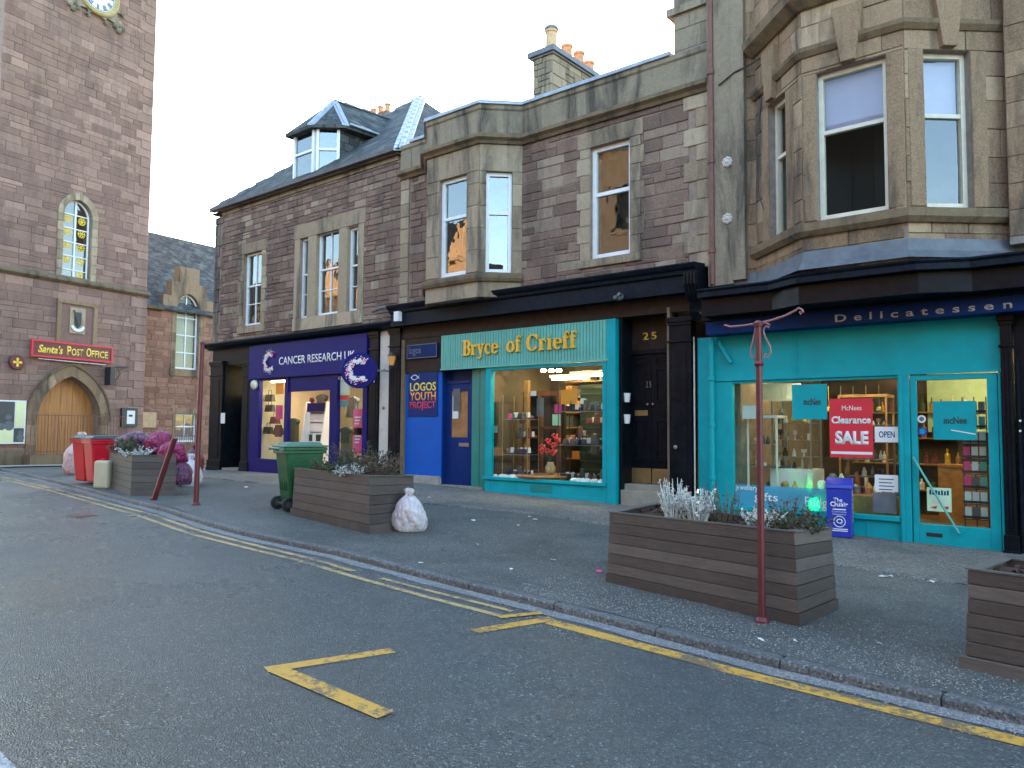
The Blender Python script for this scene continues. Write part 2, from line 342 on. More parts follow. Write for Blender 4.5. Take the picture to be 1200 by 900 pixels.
    def lathe(self, c, prof, seg=16, tone=None, axis='z'):  # prof: (r,h)
        c = Vector(c); P = []; F = []
        for r, h in prof:
            for k in range(seg):
                t = 2*math.pi*k/seg; a, b = r*math.cos(t), r*math.sin(t)
                P.append(c+Vector((a, b, h)) if axis == 'z' else c+self.fr.d*a+Vector((0, 0, b))+self.fr.n*h if axis == 'n' else c+self.fr.n*a+Vector((0, 0, b))+self.fr.d*h)
        for i in range(len(prof)-1):
            for k in range(seg): F.append((i*seg+k, i*seg+(k+1) % seg, (i+1)*seg+(k+1) % seg, (i+1)*seg+k))
        F.append(tuple(range(seg))[::-1]); F.append(tuple(range((len(prof)-1)*seg, len(prof)*seg)))
        self.add(P, F, tone, world=True); return self
    def hexa(self, bot, top, tone=None, world=True):  # 4 bottom + 4 top points
        self.add(list(bot)+list(top), [(3, 2, 1, 0), (4, 5, 6, 7), (0, 1, 5, 4), (1, 2, 6, 5), (2, 3, 7, 6), (3, 0, 4, 7)], tone, world=world); return self
    def build(self, name, mats, parent=None, bevel=0, smooth=False, recalc=True, origin=None):
        me = bpy.data.meshes.new(name)
        o_ = Vector(origin) if origin is not None else (Vector(self.v[0]) if False else Vector((0, 0, 0)))
        pl = Vector((0, 0, 0))
        me.from_pydata([Vector(p)-o_ for p in self.v], [], self.f)
        if not isinstance(mats, (list, tuple)): mats = [mats]
        for m in mats: me.materials.append(m)
        me.polygons.foreach_set('material_index', self.mi)
        if recalc:
            bm = bmesh.new(); bm.from_mesh(me); bmesh.ops.recalc_face_normals(bm, faces=bm.faces); bm.to_mesh(me); bm.free()
        at = me.color_attributes.new('tone', 'FLOAT_COLOR', 'CORNER'); buf = []
        for p in me.polygons: buf += [self.t[p.index], self.t[p.index], self.t[p.index], 1.0]*p.loop_total
        at.data.foreach_set('color', buf)
        uv = me.uv_layers.new(name='UVMap'); ub = []
        for p in me.polygons:
            n = p.normal; h = Vector((-n.y, n.x, 0))
            if h.length < .01: h = Vector((1, 0, 0))
            h.normalize(); w = n.cross(h)
            for li in p.loop_indices:
                c = me.vertices[me.loops[li].vertex_index].co; ub += [c.dot(h), c.dot(w)]
        uv.data.foreach_set('uv', ub)
        if smooth: me.polygons.foreach_set('use_smooth', [True]*len(me.polygons))
        ob = bpy.data.objects.new(name, me); COL.objects.link(ob)
        if origin is not None: ob.location = origin
        if parent is not None:
            ob.parent = parent; ob.location = o_-world_loc(parent)
        if bevel:
            b = ob.modifiers.new('bevel', 'BEVEL'); b.width = bevel; b.segments = 2; b.limit_method = 'ANGLE'; b.angle_limit = R(35)
        return ob
def world_loc(o):
    l = Vector(o.location)
    while o.parent: o = o.parent; l = l+Vector(o.location)
    return l
def tag(o, label, cat, group=None, kind=None):
    if label: o['label'] = label
    if cat: o['category'] = cat
    if group: o['group'] = group
    if kind: o['kind'] = kind
    return o
def thing(name, loc, label, cat, group=None):
    o = bpy.data.objects.new(name, None); o.empty_display_size = .2; COL.objects.link(o); o.location = loc
    return tag(o, label, cat, group)
def struct(o): o['kind'] = 'structure'; return o
def dup(root, loc, label=None, rz=None):
    def cp(o, par):
        c = o.copy(); COL.objects.link(c)
        if par is not None: c.parent = par
        for ch in kids.get(o.name, []): cp(ch, c)
        return c
    kids = {}
    for o in COL.objects:
        if o.parent is not None: kids.setdefault(o.parent.name, []).append(o)
    r = cp(root, None); r.location = loc
    if label: r['label'] = label
    if rz is not None: r.rotation_euler.z = rz
    return r
# text ------------------------------------------------------------
def text(s, fr, s0, s1, z0, z1, n, mat, parent=None, name='lettering', ext=.002, bold=0, align='fit', spacing=1.0, shear=0):
    cu = bpy.data.curves.new('txt', 'FONT'); cu.body = s; cu.size = 1; cu.extrude = 0; cu.offset = bold; cu.space_character = spacing; cu.shear = shear; cu.resolution_u = 3
    cu.space_line = .95; cu.align_x = 'CENTER'
    ob = bpy.data.objects.new('txt', cu); COL.objects.link(ob); dg = bpy.context.evaluated_depsgraph_get(); dg.update()
    me = bpy.data.meshes.new_from_object(ob.evaluated_get(dg)); bpy.data.objects.remove(ob); bpy.data.curves.remove(cu)
    xs = [v.co.x for v in me.vertices]; ys = [v.co.y for v in me.vertices]
    x0, x1, y0, y1 = min(xs), max(xs), min(ys), max(ys)
    bm = bmesh.new(); bm.from_mesh(me); bpy.data.meshes.remove(me)
    ret = bmesh.ops.extrude_face_region(bm, geom=bm.faces[:])
    for g in ret['geom']:
        if isinstance(g, bmesh.types.BMVert): g.co.z += ext
    m4 = fr.mat(0, n, 0); sx = (s1-s0)/(x1-x0); sy = (z1-z0)/(y1-y0)
    for v in bm.verts: v.co = m4 @ Vector((s0+(v.co.x-x0)*sx, z0+(v.co.y-y0)*sy, v.co.z))
    bmesh.ops.recalc_face_normals(bm, faces=bm.faces)
    m2 = bpy.data.meshes.new(name); bm.to_mesh(m2); bm.free(); m2.materials.append(mat)
    o = bpy.data.objects.new(name, m2); COL.objects.link(o)
    if parent is not None: o.parent = parent; o.location = -world_loc(parent)
    return o
class Serif:   # bold slab-serif letters drawn with a broad pen, unit cap height 1
    @staticmethod
    def arc(cx, cy, rx, ry, a0, a1, tk, th, n=18):
        P = []
        for i in range(n+1):
            a = R(a0+(a1-a0)*i/n); w = th+(tk-th)*abs(math.cos(a))**1.5
            P.append((cx+rx*math.cos(a), cy+ry*math.sin(a), w))
        return P
    @staticmethod
    def glyph(c):
        A = Serif.arc; T, t = .2, .085; L = lambda x0, y0, x1, y1, w: [(x0, y0, w), (x1, y1, w)]
        if c == 'B': return [L(.2, 0, .2, 1, T), L(.02, .04, .4, .04, t), L(.02, .96, .4, .96, t), A(.38, .74, .17, .215, 90, -90, T, t), A(.38, .27, .21, .23, 90, -90, T, t), L(.2, .52, .42, .52, t)], .68
        if c == 'C': return [A(.4, .5, .3, .46, 48, 325, T, t), L(.66, .68, .66, .98, t*1.2)], .76
        if c == 'r': return [L(.17, 0, .17, .66, T*.9), L(.02, .035, .34, .035, t), L(.03, .64, .2, .64, t), A(.34, .48, .15, .15, 150, 50, t, t*1.2), L(.4, .52, .46, .6, .14)], .5
        if c == 'y': return [L(.14, .66, .33, .1, T*.9), L(.5, .66, .3, -.05, t), A(.2, -.1, .13, .14, 20, -100, t, t), L(.1, -.2, .16, -.16, .13), L(.01, .64, .28, .64, t), L(.38, .64, .6, .64, t)], .62
        if c == 'c': return [A(.3, .33, .2, .3, 50, 310, T*.85, t), L(.4, .52, .46, .52, .13)], .52
        if c == 'e': return [A(.3, .33, .2, .3, 0, 315, T*.85, t), L(.12, .36, .5, .36, t)], .56
        if c == 'o': return [A(.33, .33, .22, .3, 0, 360, T*.9, t, 28)], .66
        if c == 'f': return [L(.17, 0, .17, .8, T*.9), L(.02, .035, .34, .035, t), L(.02, .64, .36, .64, t), A(.3, .82, .13, .14, 180, 60, T*.6, t), L(.36, .9, .42, .86, .13)], .42
        if c == 'i': return [L(.17, 0, .17, .66, T*.9), L(.03, .035, .32, .035, t), L(.03, .64, .2, .64, t), L(.16, .84, .19, .84, .19)], .36
        return [], .35
    @staticmethod
    def word(s, fr, s0, s1, z0, h, n, mat, parent, ext=.035, name='lettering'):
        tot = sum(Serif.glyph(c)[1] for c in s); sx = (s1-s0)/tot; mb = MB(fr); x = 0; k = 0
        for c in s:
            G, w = Serif.glyph(c)
            for st in G:
                k += 1; lef = []; rig = []
                for i, (px, py, tw) in enumerate(st):
                    a = st[max(i-1, 0)]; b = st[min(i+1, len(st)-1)]; dx, dy = b[0]-a[0], b[1]-a[1]; l = math.hypot(dx, dy) or 1
                    nx, ny = -dy/l*tw/2, dx/l*tw/2
                    lef.append((s0+(x+px+nx)*sx, z0+(py+ny)*h)); rig.append((s0+(x+px-nx)*sx, z0+(py-ny)*h))
                e = ext+.0004*(k % 7); m = len(lef)
                P = [(a, n, b) for a, b in lef]+[(a, n, b) for a, b in rig]+[(a, n+e, b) for a, b in lef]+[(a, n+e, b) for a, b in rig]
                F = []
                for i in range(m-1):
                    F += [(2*m+i, 2*m+i+1, 3*m+i+1, 3*m+i), (i, i+1, 2*m+i+1, 2*m+i), (m+i+1, m+i, 3*m+i, 3*m+i+1)]
                F += [(0, 2*m, 3*m, m), (m-1, 2*m-1, 4*m-1, 3*m-1)]
                mb.add(P, F)
            x += w
        return mb.build(name, mat, parent)
# ------------------------------------------------------------------ stone wall with openings
def wall_cells(s0, s1, z0, z1, ops):
    S = sorted({s0, s1, *[min(max(o[i], s0), s1) for o in ops for i in (0, 1)]}); Z = sorted({z0, z1, *[min(max(o[i], z0), z1) for o in ops for i in (2, 3)]})
    for za, zb in zip(Z, Z[1:]):
        run = None
        for sa, sb in zip(S, S[1:]):
            cs, cz = (sa+sb)/2, (za+zb)/2
            hole = any(o[0] < cs < o[1] and o[2] < cz < o[3] for o in ops)
            if hole:
                if run: yield (run[0], run[1], za, zb); run = None
            else: run = (run[0], sb) if run else (sa, sb)
        if run: yield (run[0], run[1], za, zb)
def solid_wall(mb, s0, s1, z0, z1, ops, n0=-.35, n1=0):
    for a, b, c, d in wall_cells(s0, s1, z0, z1, ops): mb.box(a, b, n0, n1, c, d, .5)
def stones(mb, s0, s1, z0, z1, ops, rh=(.1, .26), bw=(.16, .55), joint=.009, n1=.02, tones=(0, 1), regular=False, b=.012):
    z = z0; row = 0
    while z < z1-.02:
        h = random.uniform(*rh); 
        if z+h > z1-rh[0]*.6: h = z1-z
        s = s0-(random.uniform(0, bw[1]*.5) if not regular else (row % 2)*bw[0]*.5)
        while s < s1:
            w = random.uniform(*bw); a, e = max(s, s0), min(s+w, s1)
            parts = [(a, e, z, z+h)]
            if not regular and h > .17 and random.random() < .35 and w < .45:  # snecks: split block
                zz = z+h*random.uniform(.4, .6); parts = [(a, e, z, zz), (a, e, zz, z+h)]
            for o in ops:
                nxt = []
                for (pa, pb, pc, pd) in parts:
                    if pb <= o[0] or pa >= o[1] or pd <= o[2] or pc >= o[3]: nxt.append((pa, pb, pc, pd)); continue
                    if pc < o[2]: nxt.append((pa, pb, pc, o[2]))
                    if pd > o[3]: nxt.append((pa, pb, o[3], pd))
                    lo, hi = max(pc, o[2]), min(pd, o[3])
                    if pa < o[0]: nxt.append((pa, o[0], lo, hi))
                    if pb > o[1]: nxt.append((o[1], pb, lo, hi))
                parts = nxt
            for (pa, pb, pc, pd) in parts:
                if pb-pa > .03 and pd-pc > .025:
                    mb.block(pa+joint/2, pb-joint/2, pc+joint/2, pd-joint/2, n1-.03, n1+random.uniform(-.006, .01), b, random.uniform(*tones))
            s += w
        z += h; row += 1
def surround(mb, a, b, c, d, w=.16, n1=.03, lint=.28, sl=.14, quoin=True, n0=-.02):
    """dressed margin round an opening a..b, c..d; returns nothing"""
    z = c; k = 0
    while z < d-.01:
        h = min(.3, d-z); e = .07 if (k % 2 and quoin) else 0
        mb.block(a-w-e, a, z+.003, z+h-.003, n0, n1, .006); mb.block(b, b+w+e, z+.003, z+h-.003, n0, n1, .006); z += h; k += 1
    mb.block(a-w-.05, b+w+.05, d+.002, d+lint, n0, n1+.004, .006)
    mb.block(a-w-.02, b+w+.02, c-sl, c-.002, n0, n1+.03, .008)
def sash(fr, a, b, c, d, parent, mat, n=-.12, fw=.055, split=.5, vbars=0, hb=(), curtain=None, room=.6, glassm=None, kind='window'):
    """window part with sub-parts frame lives as one part 'window' (frame) > pane, blind"""
    mb = MB(fr)
    mb.box(a, a+fw, n-.05, n+.03, c, d); mb.box(b-fw, b, n-.05, n+.03, c, d)
    mb.box(a+fw, b-fw, n-.05, n+.03, c, c+fw*1.25); mb.box(a+fw, b-fw, n-.05, n+.03, d-fw, d)
    m = c+(d-c)*split
    if split > 0: mb.box(a+fw, b-fw, n-.045, n+.022, m-fw*.45, m+fw*.45)
    for i in range(vbars): x = a+(b-a)*(i+1)/(vbars+1); mb.box(x-.012, x+.012, n-.03, n+.012, c+fw, d-fw)
    for h in hb: z = c+(d-c)*h; mb.box(a+fw, b-fw, n-.028, n+.01, z-.012, z+.012)
    o = mb.build(kind, mat, parent, bevel=.004)
    g = MB(fr); g.box(a+fw*.7, b-fw*.7, n-.022, n-.016, c+fw*.7, d-fw*.7); g.build('pane', glassm or M['wglass'], o)
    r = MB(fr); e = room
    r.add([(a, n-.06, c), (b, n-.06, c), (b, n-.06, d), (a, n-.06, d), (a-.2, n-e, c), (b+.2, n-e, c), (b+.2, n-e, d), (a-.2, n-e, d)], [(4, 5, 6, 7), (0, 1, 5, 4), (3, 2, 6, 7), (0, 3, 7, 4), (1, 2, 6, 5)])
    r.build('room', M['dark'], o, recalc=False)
    if curtain:
        z0, z1, cm = curtain; q = MB(fr); q.box(a+.03, b-.03, n-.1, n-.085, z0, z1); q.build('blind', cm, o)
    return o
def FP(fr, u, v, n=0.0):
    d = ray(u, v); N = fr.n; q = fr.o+N*n-Vector((0, 0, CZ)); t = q.dot(N)/d.dot(N); p = d*t
    return (p-(fr.o-Vector((0, 0, CZ)))).dot(fr.d), p.z+CZ-fr.o.z
def wrect(fr, u0, u1, vb, vt, n=-.1):
    m = (vb+vt)/2; return FP(fr, u0, m, n)[0], FP(fr, u1, m, n)[0], FP(fr, u0, vb, n)[1], FP(fr, u0, vt, n)[1]
# ================================================================== SETTING
def sheet(name, xs, rows, mat, zf, thick=0):
    """grid: rows(x) -> list of y"""
    V = []; F = []
    for x in xs: V += [(x, y, zf(x, y)) for y in rows(x)]
    k = len(rows(xs[0]))
    for i in range(len(xs)-1):
        for j in range(k-1): F.append((i*k+j, (i+1)*k+j, (i+1)*k+j+1, i*k+j+1))
    mb = MB(); mb.add(V, F, .5, world=True); return struct(mb.build(name, mat))
def frange(a, b, s):
    n = max(1, int(round((b-a)/s))); return [a+(b-a)*i/n for i in range(n+1)]
XS = frange(-60, -30, 2)+frange(-30, 12, .5)[1:]+frange(12, 40, 2)[1:]
UT = [(-40, 12.5), (-26, 11), (-20, 9.6), (-16.9, 9.3), (-9.5, 8.95), (-7.5, 9.17), (-5.8, 9.25), (-2.5, 8.9), (-1.4, 8.7), (6, 8.4), (40, 8.4)]
uy = lambda x: lerp_tab(x, UT)
sheet('road', XS, lambda x: [-2.8+(ky(x)+2.8)*i/30 for i in range(31)], M['road'], road)
def bumpy(x, y): return .004*math.sin(x*2.1+y*1.3)+.003*math.sin(x*5.3-y*3.1)
sheet('footway', XS, lambda x: [ky(x)+.13+(uy(x)-ky(x)-.13)*i/16 for i in range(17)], M['pave'], lambda x, y: pave(x, y)+bumpy(x, y)*min(1, (y-ky(x)-.13)*3))
sheet('upper_footway', XS, lambda x: [uy(x)]+[uy(x)+.004+(14-uy(x))*i/10 for i in range(11)] if x > -19.5 else [uy(x)]+[uy(x)+.004+(45-uy(x))*i/10 for i in range(11)], M['flag'], lambda x, y: pave(x, y)+(.018 if y > uy(x)+.001 else -.03))
# kerb and gutter
kb = MB(); path = [(x, ky(x)) for x in XS if x > -40][::2]
for i, (x, y) in enumerate(path[:-1]):
    x2, y2 = path[i+1]; g = .004
    for (a, b) in ((0, 1),):
        xa, ya = x+(x2-x)*a, y+(y2-y)*a; xb, yb = x+(x2-x)*b-g, y+(y2-y)*b
        h = [pave(xa, ya), pave(xb, yb)]
        kb.hexa([(xa, ya, h[0]-.2), (xb, yb, h[1]-.2), (xb, yb+.135, h[1]-.2), (xa, ya+.135, h[0]-.2)],
                [(xa, ya+.02, h[0]+.006), (xb, yb+.02, h[1]+.006), (xb, yb+.135, h[1]+.006), (xa, ya+.135, h[0]+.006)])
struct(kb.build('kerb', M['kerb'], bevel=.02))
sheet('gutter', [x for x in XS if x > -30], lambda x: [ky(x)-.14+.07*math.sin(x*7)*.3, ky(x)-.06, ky(x)+.012], M['gutter'], lambda x, y: road(x, y)+.004)
sheet('opposite_footway', XS, lambda x: [-2.79-3.7*i/4 for i in range(5)], M['pave'], lambda x, y: road(x, -2.8)+.1)
def ridge(x, y): return -.75
sheet('ground', [-900, -400, -200, -100, -61]+frange(-60, 40, 10)+[80, 200, 400, 900], lambda x: [-900, -300, -100, -40, -7, 0, 15, 46, 100, 300, 900], M['flag'], lambda x, y: road(max(-60, min(x, 40)), 0)-.6 if y < 46 else -1.4)
def strip(name, pts, w, mat, closed_cap=True, lift=.004):
    V = []; F = []; P = []
    for a, b in zip(pts, pts[1:]):
        n = max(1, int(math.dist(a, b)/.4))
        P += [(a[0]+(b[0]-a[0])*i/n, a[1]+(b[1]-a[1])*i/n) for i in range(n)]
    P.append(pts[-1])
    for i, p in enumerate(P):
        a, b = P[max(i-1, 0)], P[min(i+1, len(P)-1)]; dx, dy = b[0]-a[0], b[1]-a[1]; l = math.hypot(dx, dy); nx, ny = -dy/l*w/2, dx/l*w/2
        for s in (-1, 1): x, y = p[0]+nx*s, p[1]+ny*s; V.append((x, y, road(x, y)+lift))
    F = [(2*i, 2*i+2, 2*i+3, 2*i+1) for i in range(len(P)-1)]
    mb = MB(); mb.add(V, F, .5, world=True); return struct(mb.build(name, mat))
strip('yellow_line', [(-21.9, 6.75), (-16.7, 6.06), (-11.9, 5.36), (-9.6, 5.12), (-7.97, 5.03), (-6.3, 4.97), (-5.1, 4.97), (-4.19, 4.98)], .075, M['ylold'])
strip('yellow_line', [(-23, 7.07), (-17.4, 6.32), (-12.4, 5.62), (-10.05, 5.35), (-8.2, 5.21), (-6.3, 5.12)], .075, M['ylold'])
strip('yellow_line', [(-5.9, 5.13), (-5.1, 5.15), (-4.24, 5.17)], .06, M['ylold'])
strip('yellow_line', [(-4.19, 4.93), (-4.03, 5.3)], .08, M['yl'], lift=.008)
strip('yellow_line', [(-4.07, 4.5), (-3.86, 5.24)], .12, M['yl'])
strip('yellow_line', [(-3.82, 5.14), (-3.28, 5.13), (-2.7, 5.12), (-1.78, 5.06), (-.7, 5.0), (4, 4.8), (8, 4.6)], .14, M['yl'])
strip('yellow_line', [(-4.43, 2.9), (-4.16, 3.74)], .11, M['yl'])
strip('yellow_line', [(-4.38, 2.95), (-3.33, 2.95)], .13, M['yl'], lift=.008)
strip('white_line', [(-30, 2.12), (-12, 1.54), (-4.0, 1.28), (-3.0, 1.1)], .17, M['wl'])
# covers set in the carriageway and footway
def cover(x, y, w, d, on, mat, label, name='manhole_cover'):
    f = road if on == 'road' else pave; z = f(x, y); mb = MB()
    dz = lambda xx, yy: f(xx, yy)+.010
    mb.hexa([(x-w, y-d, z-.05), (x+w, y-d, z-.05), (x+w, y+d, z-.05), (x-w, y+d, z-.05)], [(x-w, y-d, dz(x-w, y-d)), (x+w, y-d, dz(x+w, y-d)), (x+w, y+d, dz(x+w, y+d)), (x-w, y+d, dz(x-w, y+d))])
    for i in range(5):
        a = x-w+.04+i*(2*w-.08)/5; mb.hexa([(a, y-d+.03, z), (a+.05, y-d+.03, z), (a+.05, y+d-.03, z), (a, y+d-.03, z)], [(a, y-d+.03, dz(a, y-d)+.004), (a+.05, y-d+.03, dz(a, y-d)+.004), (a+.05, y+d-.03, dz(a, y+d)+.004), (a, y+d-.03, dz(a, y+d)+.004)])
    return tag(mb.build(name, mat), label, 'cover')
gx, gy, _ = ground_hit(96, 606, -.06); cover(gx, gy, .2, .15, 'road', M['copperpipe'], 'small rusty iron cover set in the road below the red bins')
# ================================================================== BUILDING WITH THE TURQUOISE VENTILATED SHOP (middle)
FB = FA
XB0, XB1 = -12.17, -5.1
BA, BB, BC, BD, PB = -11.36, -10.79, -9.415, -8.85, .565
tb = thing('stone_building', (-8.6, 11, 0), 'red rubble building with canted bay and grey parapet over the turquoise shoe shop', 'building')
ZC, ZP = PZ(673, 150, 10.9), PZ(640, 108.5, 10.87)
zfas1 = PZ(640, 333, 10.7); zfas0 = PZ(640, 361.5, 10.72)
wR = wrect(FB, 695.5, 742.5, 306, 176, -.1)
FBf = Frame((0, 11-PB, 0), 0); FBc = Frame((BC, 11-PB, 0), R(45)); FBl = Frame((BA, 11, 0), R(-45))
w1 = wrect(FBf, 519, 551, 327, 214, -.1); w2 = wrect(FBc, 569, 599.5, 321, 202.6, -.1)
zb = zfas1-.02
def walls(fr, segs, parent, smat, mmat, **kw):
    pass
def wallpart(name, fr, s0, s1, z0, z1, ops, parent, smat, mmat, stone_ops=None, thick=.35, **kw):
    mb = MB(fr); solid_wall(mb, s0, s1, z0, z1, ops, -thick, 0); w = mb.build(name, mmat, parent)
    st = MB(fr); stones(st, s0, s1, z0, z1, stone_ops if stone_ops is not None else ops, **kw); st.build('stonework', smat, w, recalc=True); return w
ex = lambda o, w=.2, l=.28, s=.14: (o[0]-w, o[1]+w, o[2]-s, o[3]+l)
# flat pieces
wallpart('wall', FB, XB0, BA+.02, zb, ZC, [], tb, M['rubble'], M['mortar_d'], stone_ops=[(XB0, XB0+.3, zb, ZC)])
wallpart('wall', FB, BD, XB1-.02, zb, ZC, [wR], tb, M['rubble'], M['mortar_d'], stone_ops=[ex(wR), (XB1-.36, XB1, zb, ZC)], rh=(.12, .27), bw=(.22, .7), n1=.014)
q = MB(FB)
surround(q, *wR, w=.2); q.build('window_surround', M['buff'], tb)
q = MB(FB); qq = MB(FB); z = zb; k = 0
while z < ZC-.05:
    h = min(random.uniform(.24, .34), ZC-z); w = (.2, .42)[k % 2]; q.block(XB1-w-.02, XB1-.02, z+.004, z+h-.004, -.02, .03, .008); qq.block(XB0, XB0+.26, z+.004, z+h-.004, -.02, .035, .008); z += h; k += 1
q.build('quoin', M['buff'], tb); qq.build('quoin', M['buff'], tb)
# bay: front face, right cant, left cant
sill = w1[2]-.16
for fr, s0, s1, w in ((FBf, BB, BC, w1), (FBc, 0, PB*1.41421, w2), (FBl, 0, PB*1.41421, (.2, .62, w1[2], w1[3]))):
    mb = MB(fr); solid_wall(mb, s0, s1, zb-.1, ZC, [w], -.2, 0); wm = mb.build('wall', M['mortar_d'], tb)
    q = MB(fr); z = w[2]
    for a, b in ((s0, w[0]), (w[1], s1)):
        z = w[2]
        while z < w[3]-.01:
            h = min(.42, w[3]-z); q.block(a+.002, b-.002, z+.003, z+h-.003, -.01, .018, .006); z += h
    q.block(s0, (s0+s1)/2, w[3]+.002, ZC, -.01, .02, .006); q.block((s0+s1)/2, s1, w[3]+.002, ZC, -.01, .02, .006)
    a = s0
    while a < s1-.05: b = min(s1, a+.5); q.block(a+.002, b-.002, zb-.1, sill, -.01, .02, .006); a = b
    q.build('stonework', M['buff'], wm)
bay = [(BA, 0), (BB, PB), (BC, PB), (BD, 0)]
q = MB(FB); q.sweep([(-.02, sill-.02), (.07, sill-.02), (.1, sill+.04), (.1, sill+.1), (-.02, sill+.16)], [(BA-.05, -.05)]+[(BA, 0)][:0]+[(BA+.0, 0), (BB, PB), (BC, PB), (BD, 0)]); q.build('bay_sill', M['mossy'], tb)
full = [(XB0, 0), (BA, 0), (BB, PB), (BC, PB), (BD, 0), (XB1, 0)]
q = MB(FB); q.sweep([(-.2, ZC), (.06, ZC), (.09, ZC+.05), (.16, ZC+.09), (.16, ZC+.15), (.04, ZC+.22), (-.2, ZC+.22)], full); q.build('cornice', M['mossy'], tb)
q = MB(FB); q.sweep([(-.2, ZC+.22), (.03, ZC+.22), (.03, ZP-.16), (.06, ZP-.13), (.06, ZP-.05), (-.2, ZP-.05)], full); q.build('parapet', M['parapet'], tb)
capp = [(XB0+.3, 0), (BA, 0), (BB, PB), (BC, PB), (BD, 0), (PX(787, 60), 0)]
q = MB(FB); q.sweep([(-.25, ZP-.05), (.1, ZP-.05), (.1, ZP-.02), (.085, ZP+.02), (-.25, ZP+.03)], capp); q.build('parapet_capping', M['lead'], tb)
q = MB(FB); q.box(XB0, XB0+.32, -.2, .05, ZC+.1, ZC+.62); q.build('parapet_end', M['parapet'], tb)
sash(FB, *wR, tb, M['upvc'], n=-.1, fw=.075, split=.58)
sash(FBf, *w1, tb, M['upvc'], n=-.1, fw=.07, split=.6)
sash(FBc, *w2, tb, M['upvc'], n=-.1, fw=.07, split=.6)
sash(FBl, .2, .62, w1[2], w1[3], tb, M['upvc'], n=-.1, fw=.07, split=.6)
mb = MB(FB); mb.box(XB0+.05, XB1-.4, -7.5, -.36, ZP-.9, ZP-.6); mb.build('roof', M['slate'], tb)
mb = MB(FB); mb.box(XB0+.1, XB1-.1, -7.5, -7.3, 0, ZP-.7); mb.build('rear_wall', M['mortar_d'], tb)
mb = MB(FB); mb.box(XB0+.02, XB1-.02, -7.3, -.36, zb-.05, zb+.02); mb.build('upper_floor', M['dark'], tb)
# chimney
xc0, xc1 = -11.73, -11.13; yc0, yc1 = 15.0, 17.35; zc = 10.98
st = MB(FB); st.box(xc0+.02, xc1-.02, -(yc0-11)-.02, -(yc1-11)+.02, 6.5, zc-.06, .4)
fs = Frame((xc1, yc0, 0), R(90)); fs2 = Frame((0, yc0, 0), 0)
ch = st.build('chimney', M['mortar'], tb)
st = MB(fs); stones(st, 0, yc1-yc0, 7.4, zc-.07, [], rh=(.26, .34), bw=(.3, .6), n1=.012); st.fr = fs2; stones(st, xc0, xc1, 7.4, zc-.07, [], rh=(.28, .32), bw=(.25, .4), n1=.012)
st.build('stonework', M['parapet'], ch)
st = MB(FB); st.box(xc0-.12, xc1+.12, -(yc0-11)+.12, -(yc1-11)-.12, zc-.07, zc+.06); st.box(xc0-.06, xc1+.06, -(yc0-11)+.06, -(yc1-11)-.06, zc-.12, zc-.07); st.box(xc0-.02, xc1+.02, -(yc0-11)+.02, -(yc1-11)-.02, zc+.06, zc+.12)
st.build('chimney_cap', M['leadg'], ch)
for i, (yy, h, r, mm, lid) in enumerate(((15.35, .62, .15, 'buffpot', 1), (16.05, .5, .14, 'terracotta', 0), (16.6, .52, .14, 'terracotta', 0), (17.05, .42, .15, 'terracotta', 0))):
    p = MB(); c = ((xc0+xc1)/2, yy, zc+.1)
    p.lathe(c, [(r*1.05, 0), (r*1.1, .05), (r*.98, .09), (r*.95, h-.08), (r*1.12, h-.06), (r*1.12, h), (r*.8, h)], 14); o = p.build('chimney_pot', M[mm], ch, smooth=False)
    if lid: p = MB(); p.lathe((c[0], c[1], c[2]+h), [(r*1.25, 0), (r*1.2, .06), (r*.8, .11), (.01, .12)], 14); p.build('cowl', M['leadg'], o)
# ------------------------------------------------------------------ shopfront of the middle building
sf = MB(FB)
xs0, xs1 = XB0+.02, PX(815, 360, 10.7)
def fascia(mb, s0, s1, zt, z0, n):
    mb.profile([(-.3, z0+.02), (n-.06, z0+.02), (n-.06, z0), (n-.02, z0), (n-.02, zt-.17), (n+.03, zt-.15), (n+.04, zt-.1), (n+.09, zt-.07), (n+.12, zt-.02), (n+.12, zt), (-.02, zt+.04), (-.3, zt+.04)], s0, s1)
fascia(sf, xs0, xs1+.03, zfas1, zfas0, .3); shopB = sf.build('shopfront', M['blackd'], tb)
q = MB(FB); q.box(xs0, xs1, -.28, .02, PZ(640, 381)+.0, zfas0+.015); q.build('brown_band', M['brown'], shopB)
zs1, zs0 = PZ(640, 382), PZ(575, 431)
sgx0, sgx1 = PX(516.5, 410, 10.93), PX(713, 400, 10.93)
zst = PZ(640, 580) # foot level
winx0, winx1 = PX(577, 490), PX(708, 490); wz0, wz1 = PZ(640, 562), zs0-.01
fr1 = PX(724, 480)
q = MB(FB)
q.box(PX(571, 490), winx0, -.05, .06, .2, wz1); q.box(winx1, PX(713, 490), -.05, .06, .2, wz1)
q.box(PX(713.5, 490), fr1, -.4, .075, .2, zs1)
q.box(winx0, winx1, -.05, .05, wz1-.05, wz1)
q.box(PX(569, 490), PX(713, 490), -.05, .09, wz0-.055, wz0)
q.box(PX(571, 490), PX(713, 490), -.05, .05, .2, wz0-.058)
q.box(PX(571, 490), PX(713, 490), .05, .062, .25, .36)
q.build('window_frame', M['teal'], shopB, bevel=.006)
gr = MB(FB); ga, gb_ = PX(624, 570), PX(649, 570)
for i in range(6): gr.box(ga, gb_, .052, .056, wz0-.1-i*.028, wz0-.114-i*.028)
for i in range(7): xx = ga+(gb_-ga)*i/6; gr.box(xx-.004, xx+.004, .0565, .0595, wz0-.25, wz0-.095)
gr.build('vent_grille', M['teald'], shopB)
g = MB(FB); g.box(winx0-.02, winx1+.02, .0, .008, wz0-.02, wz1); g.build('shop_window', M['glass'], shopB)
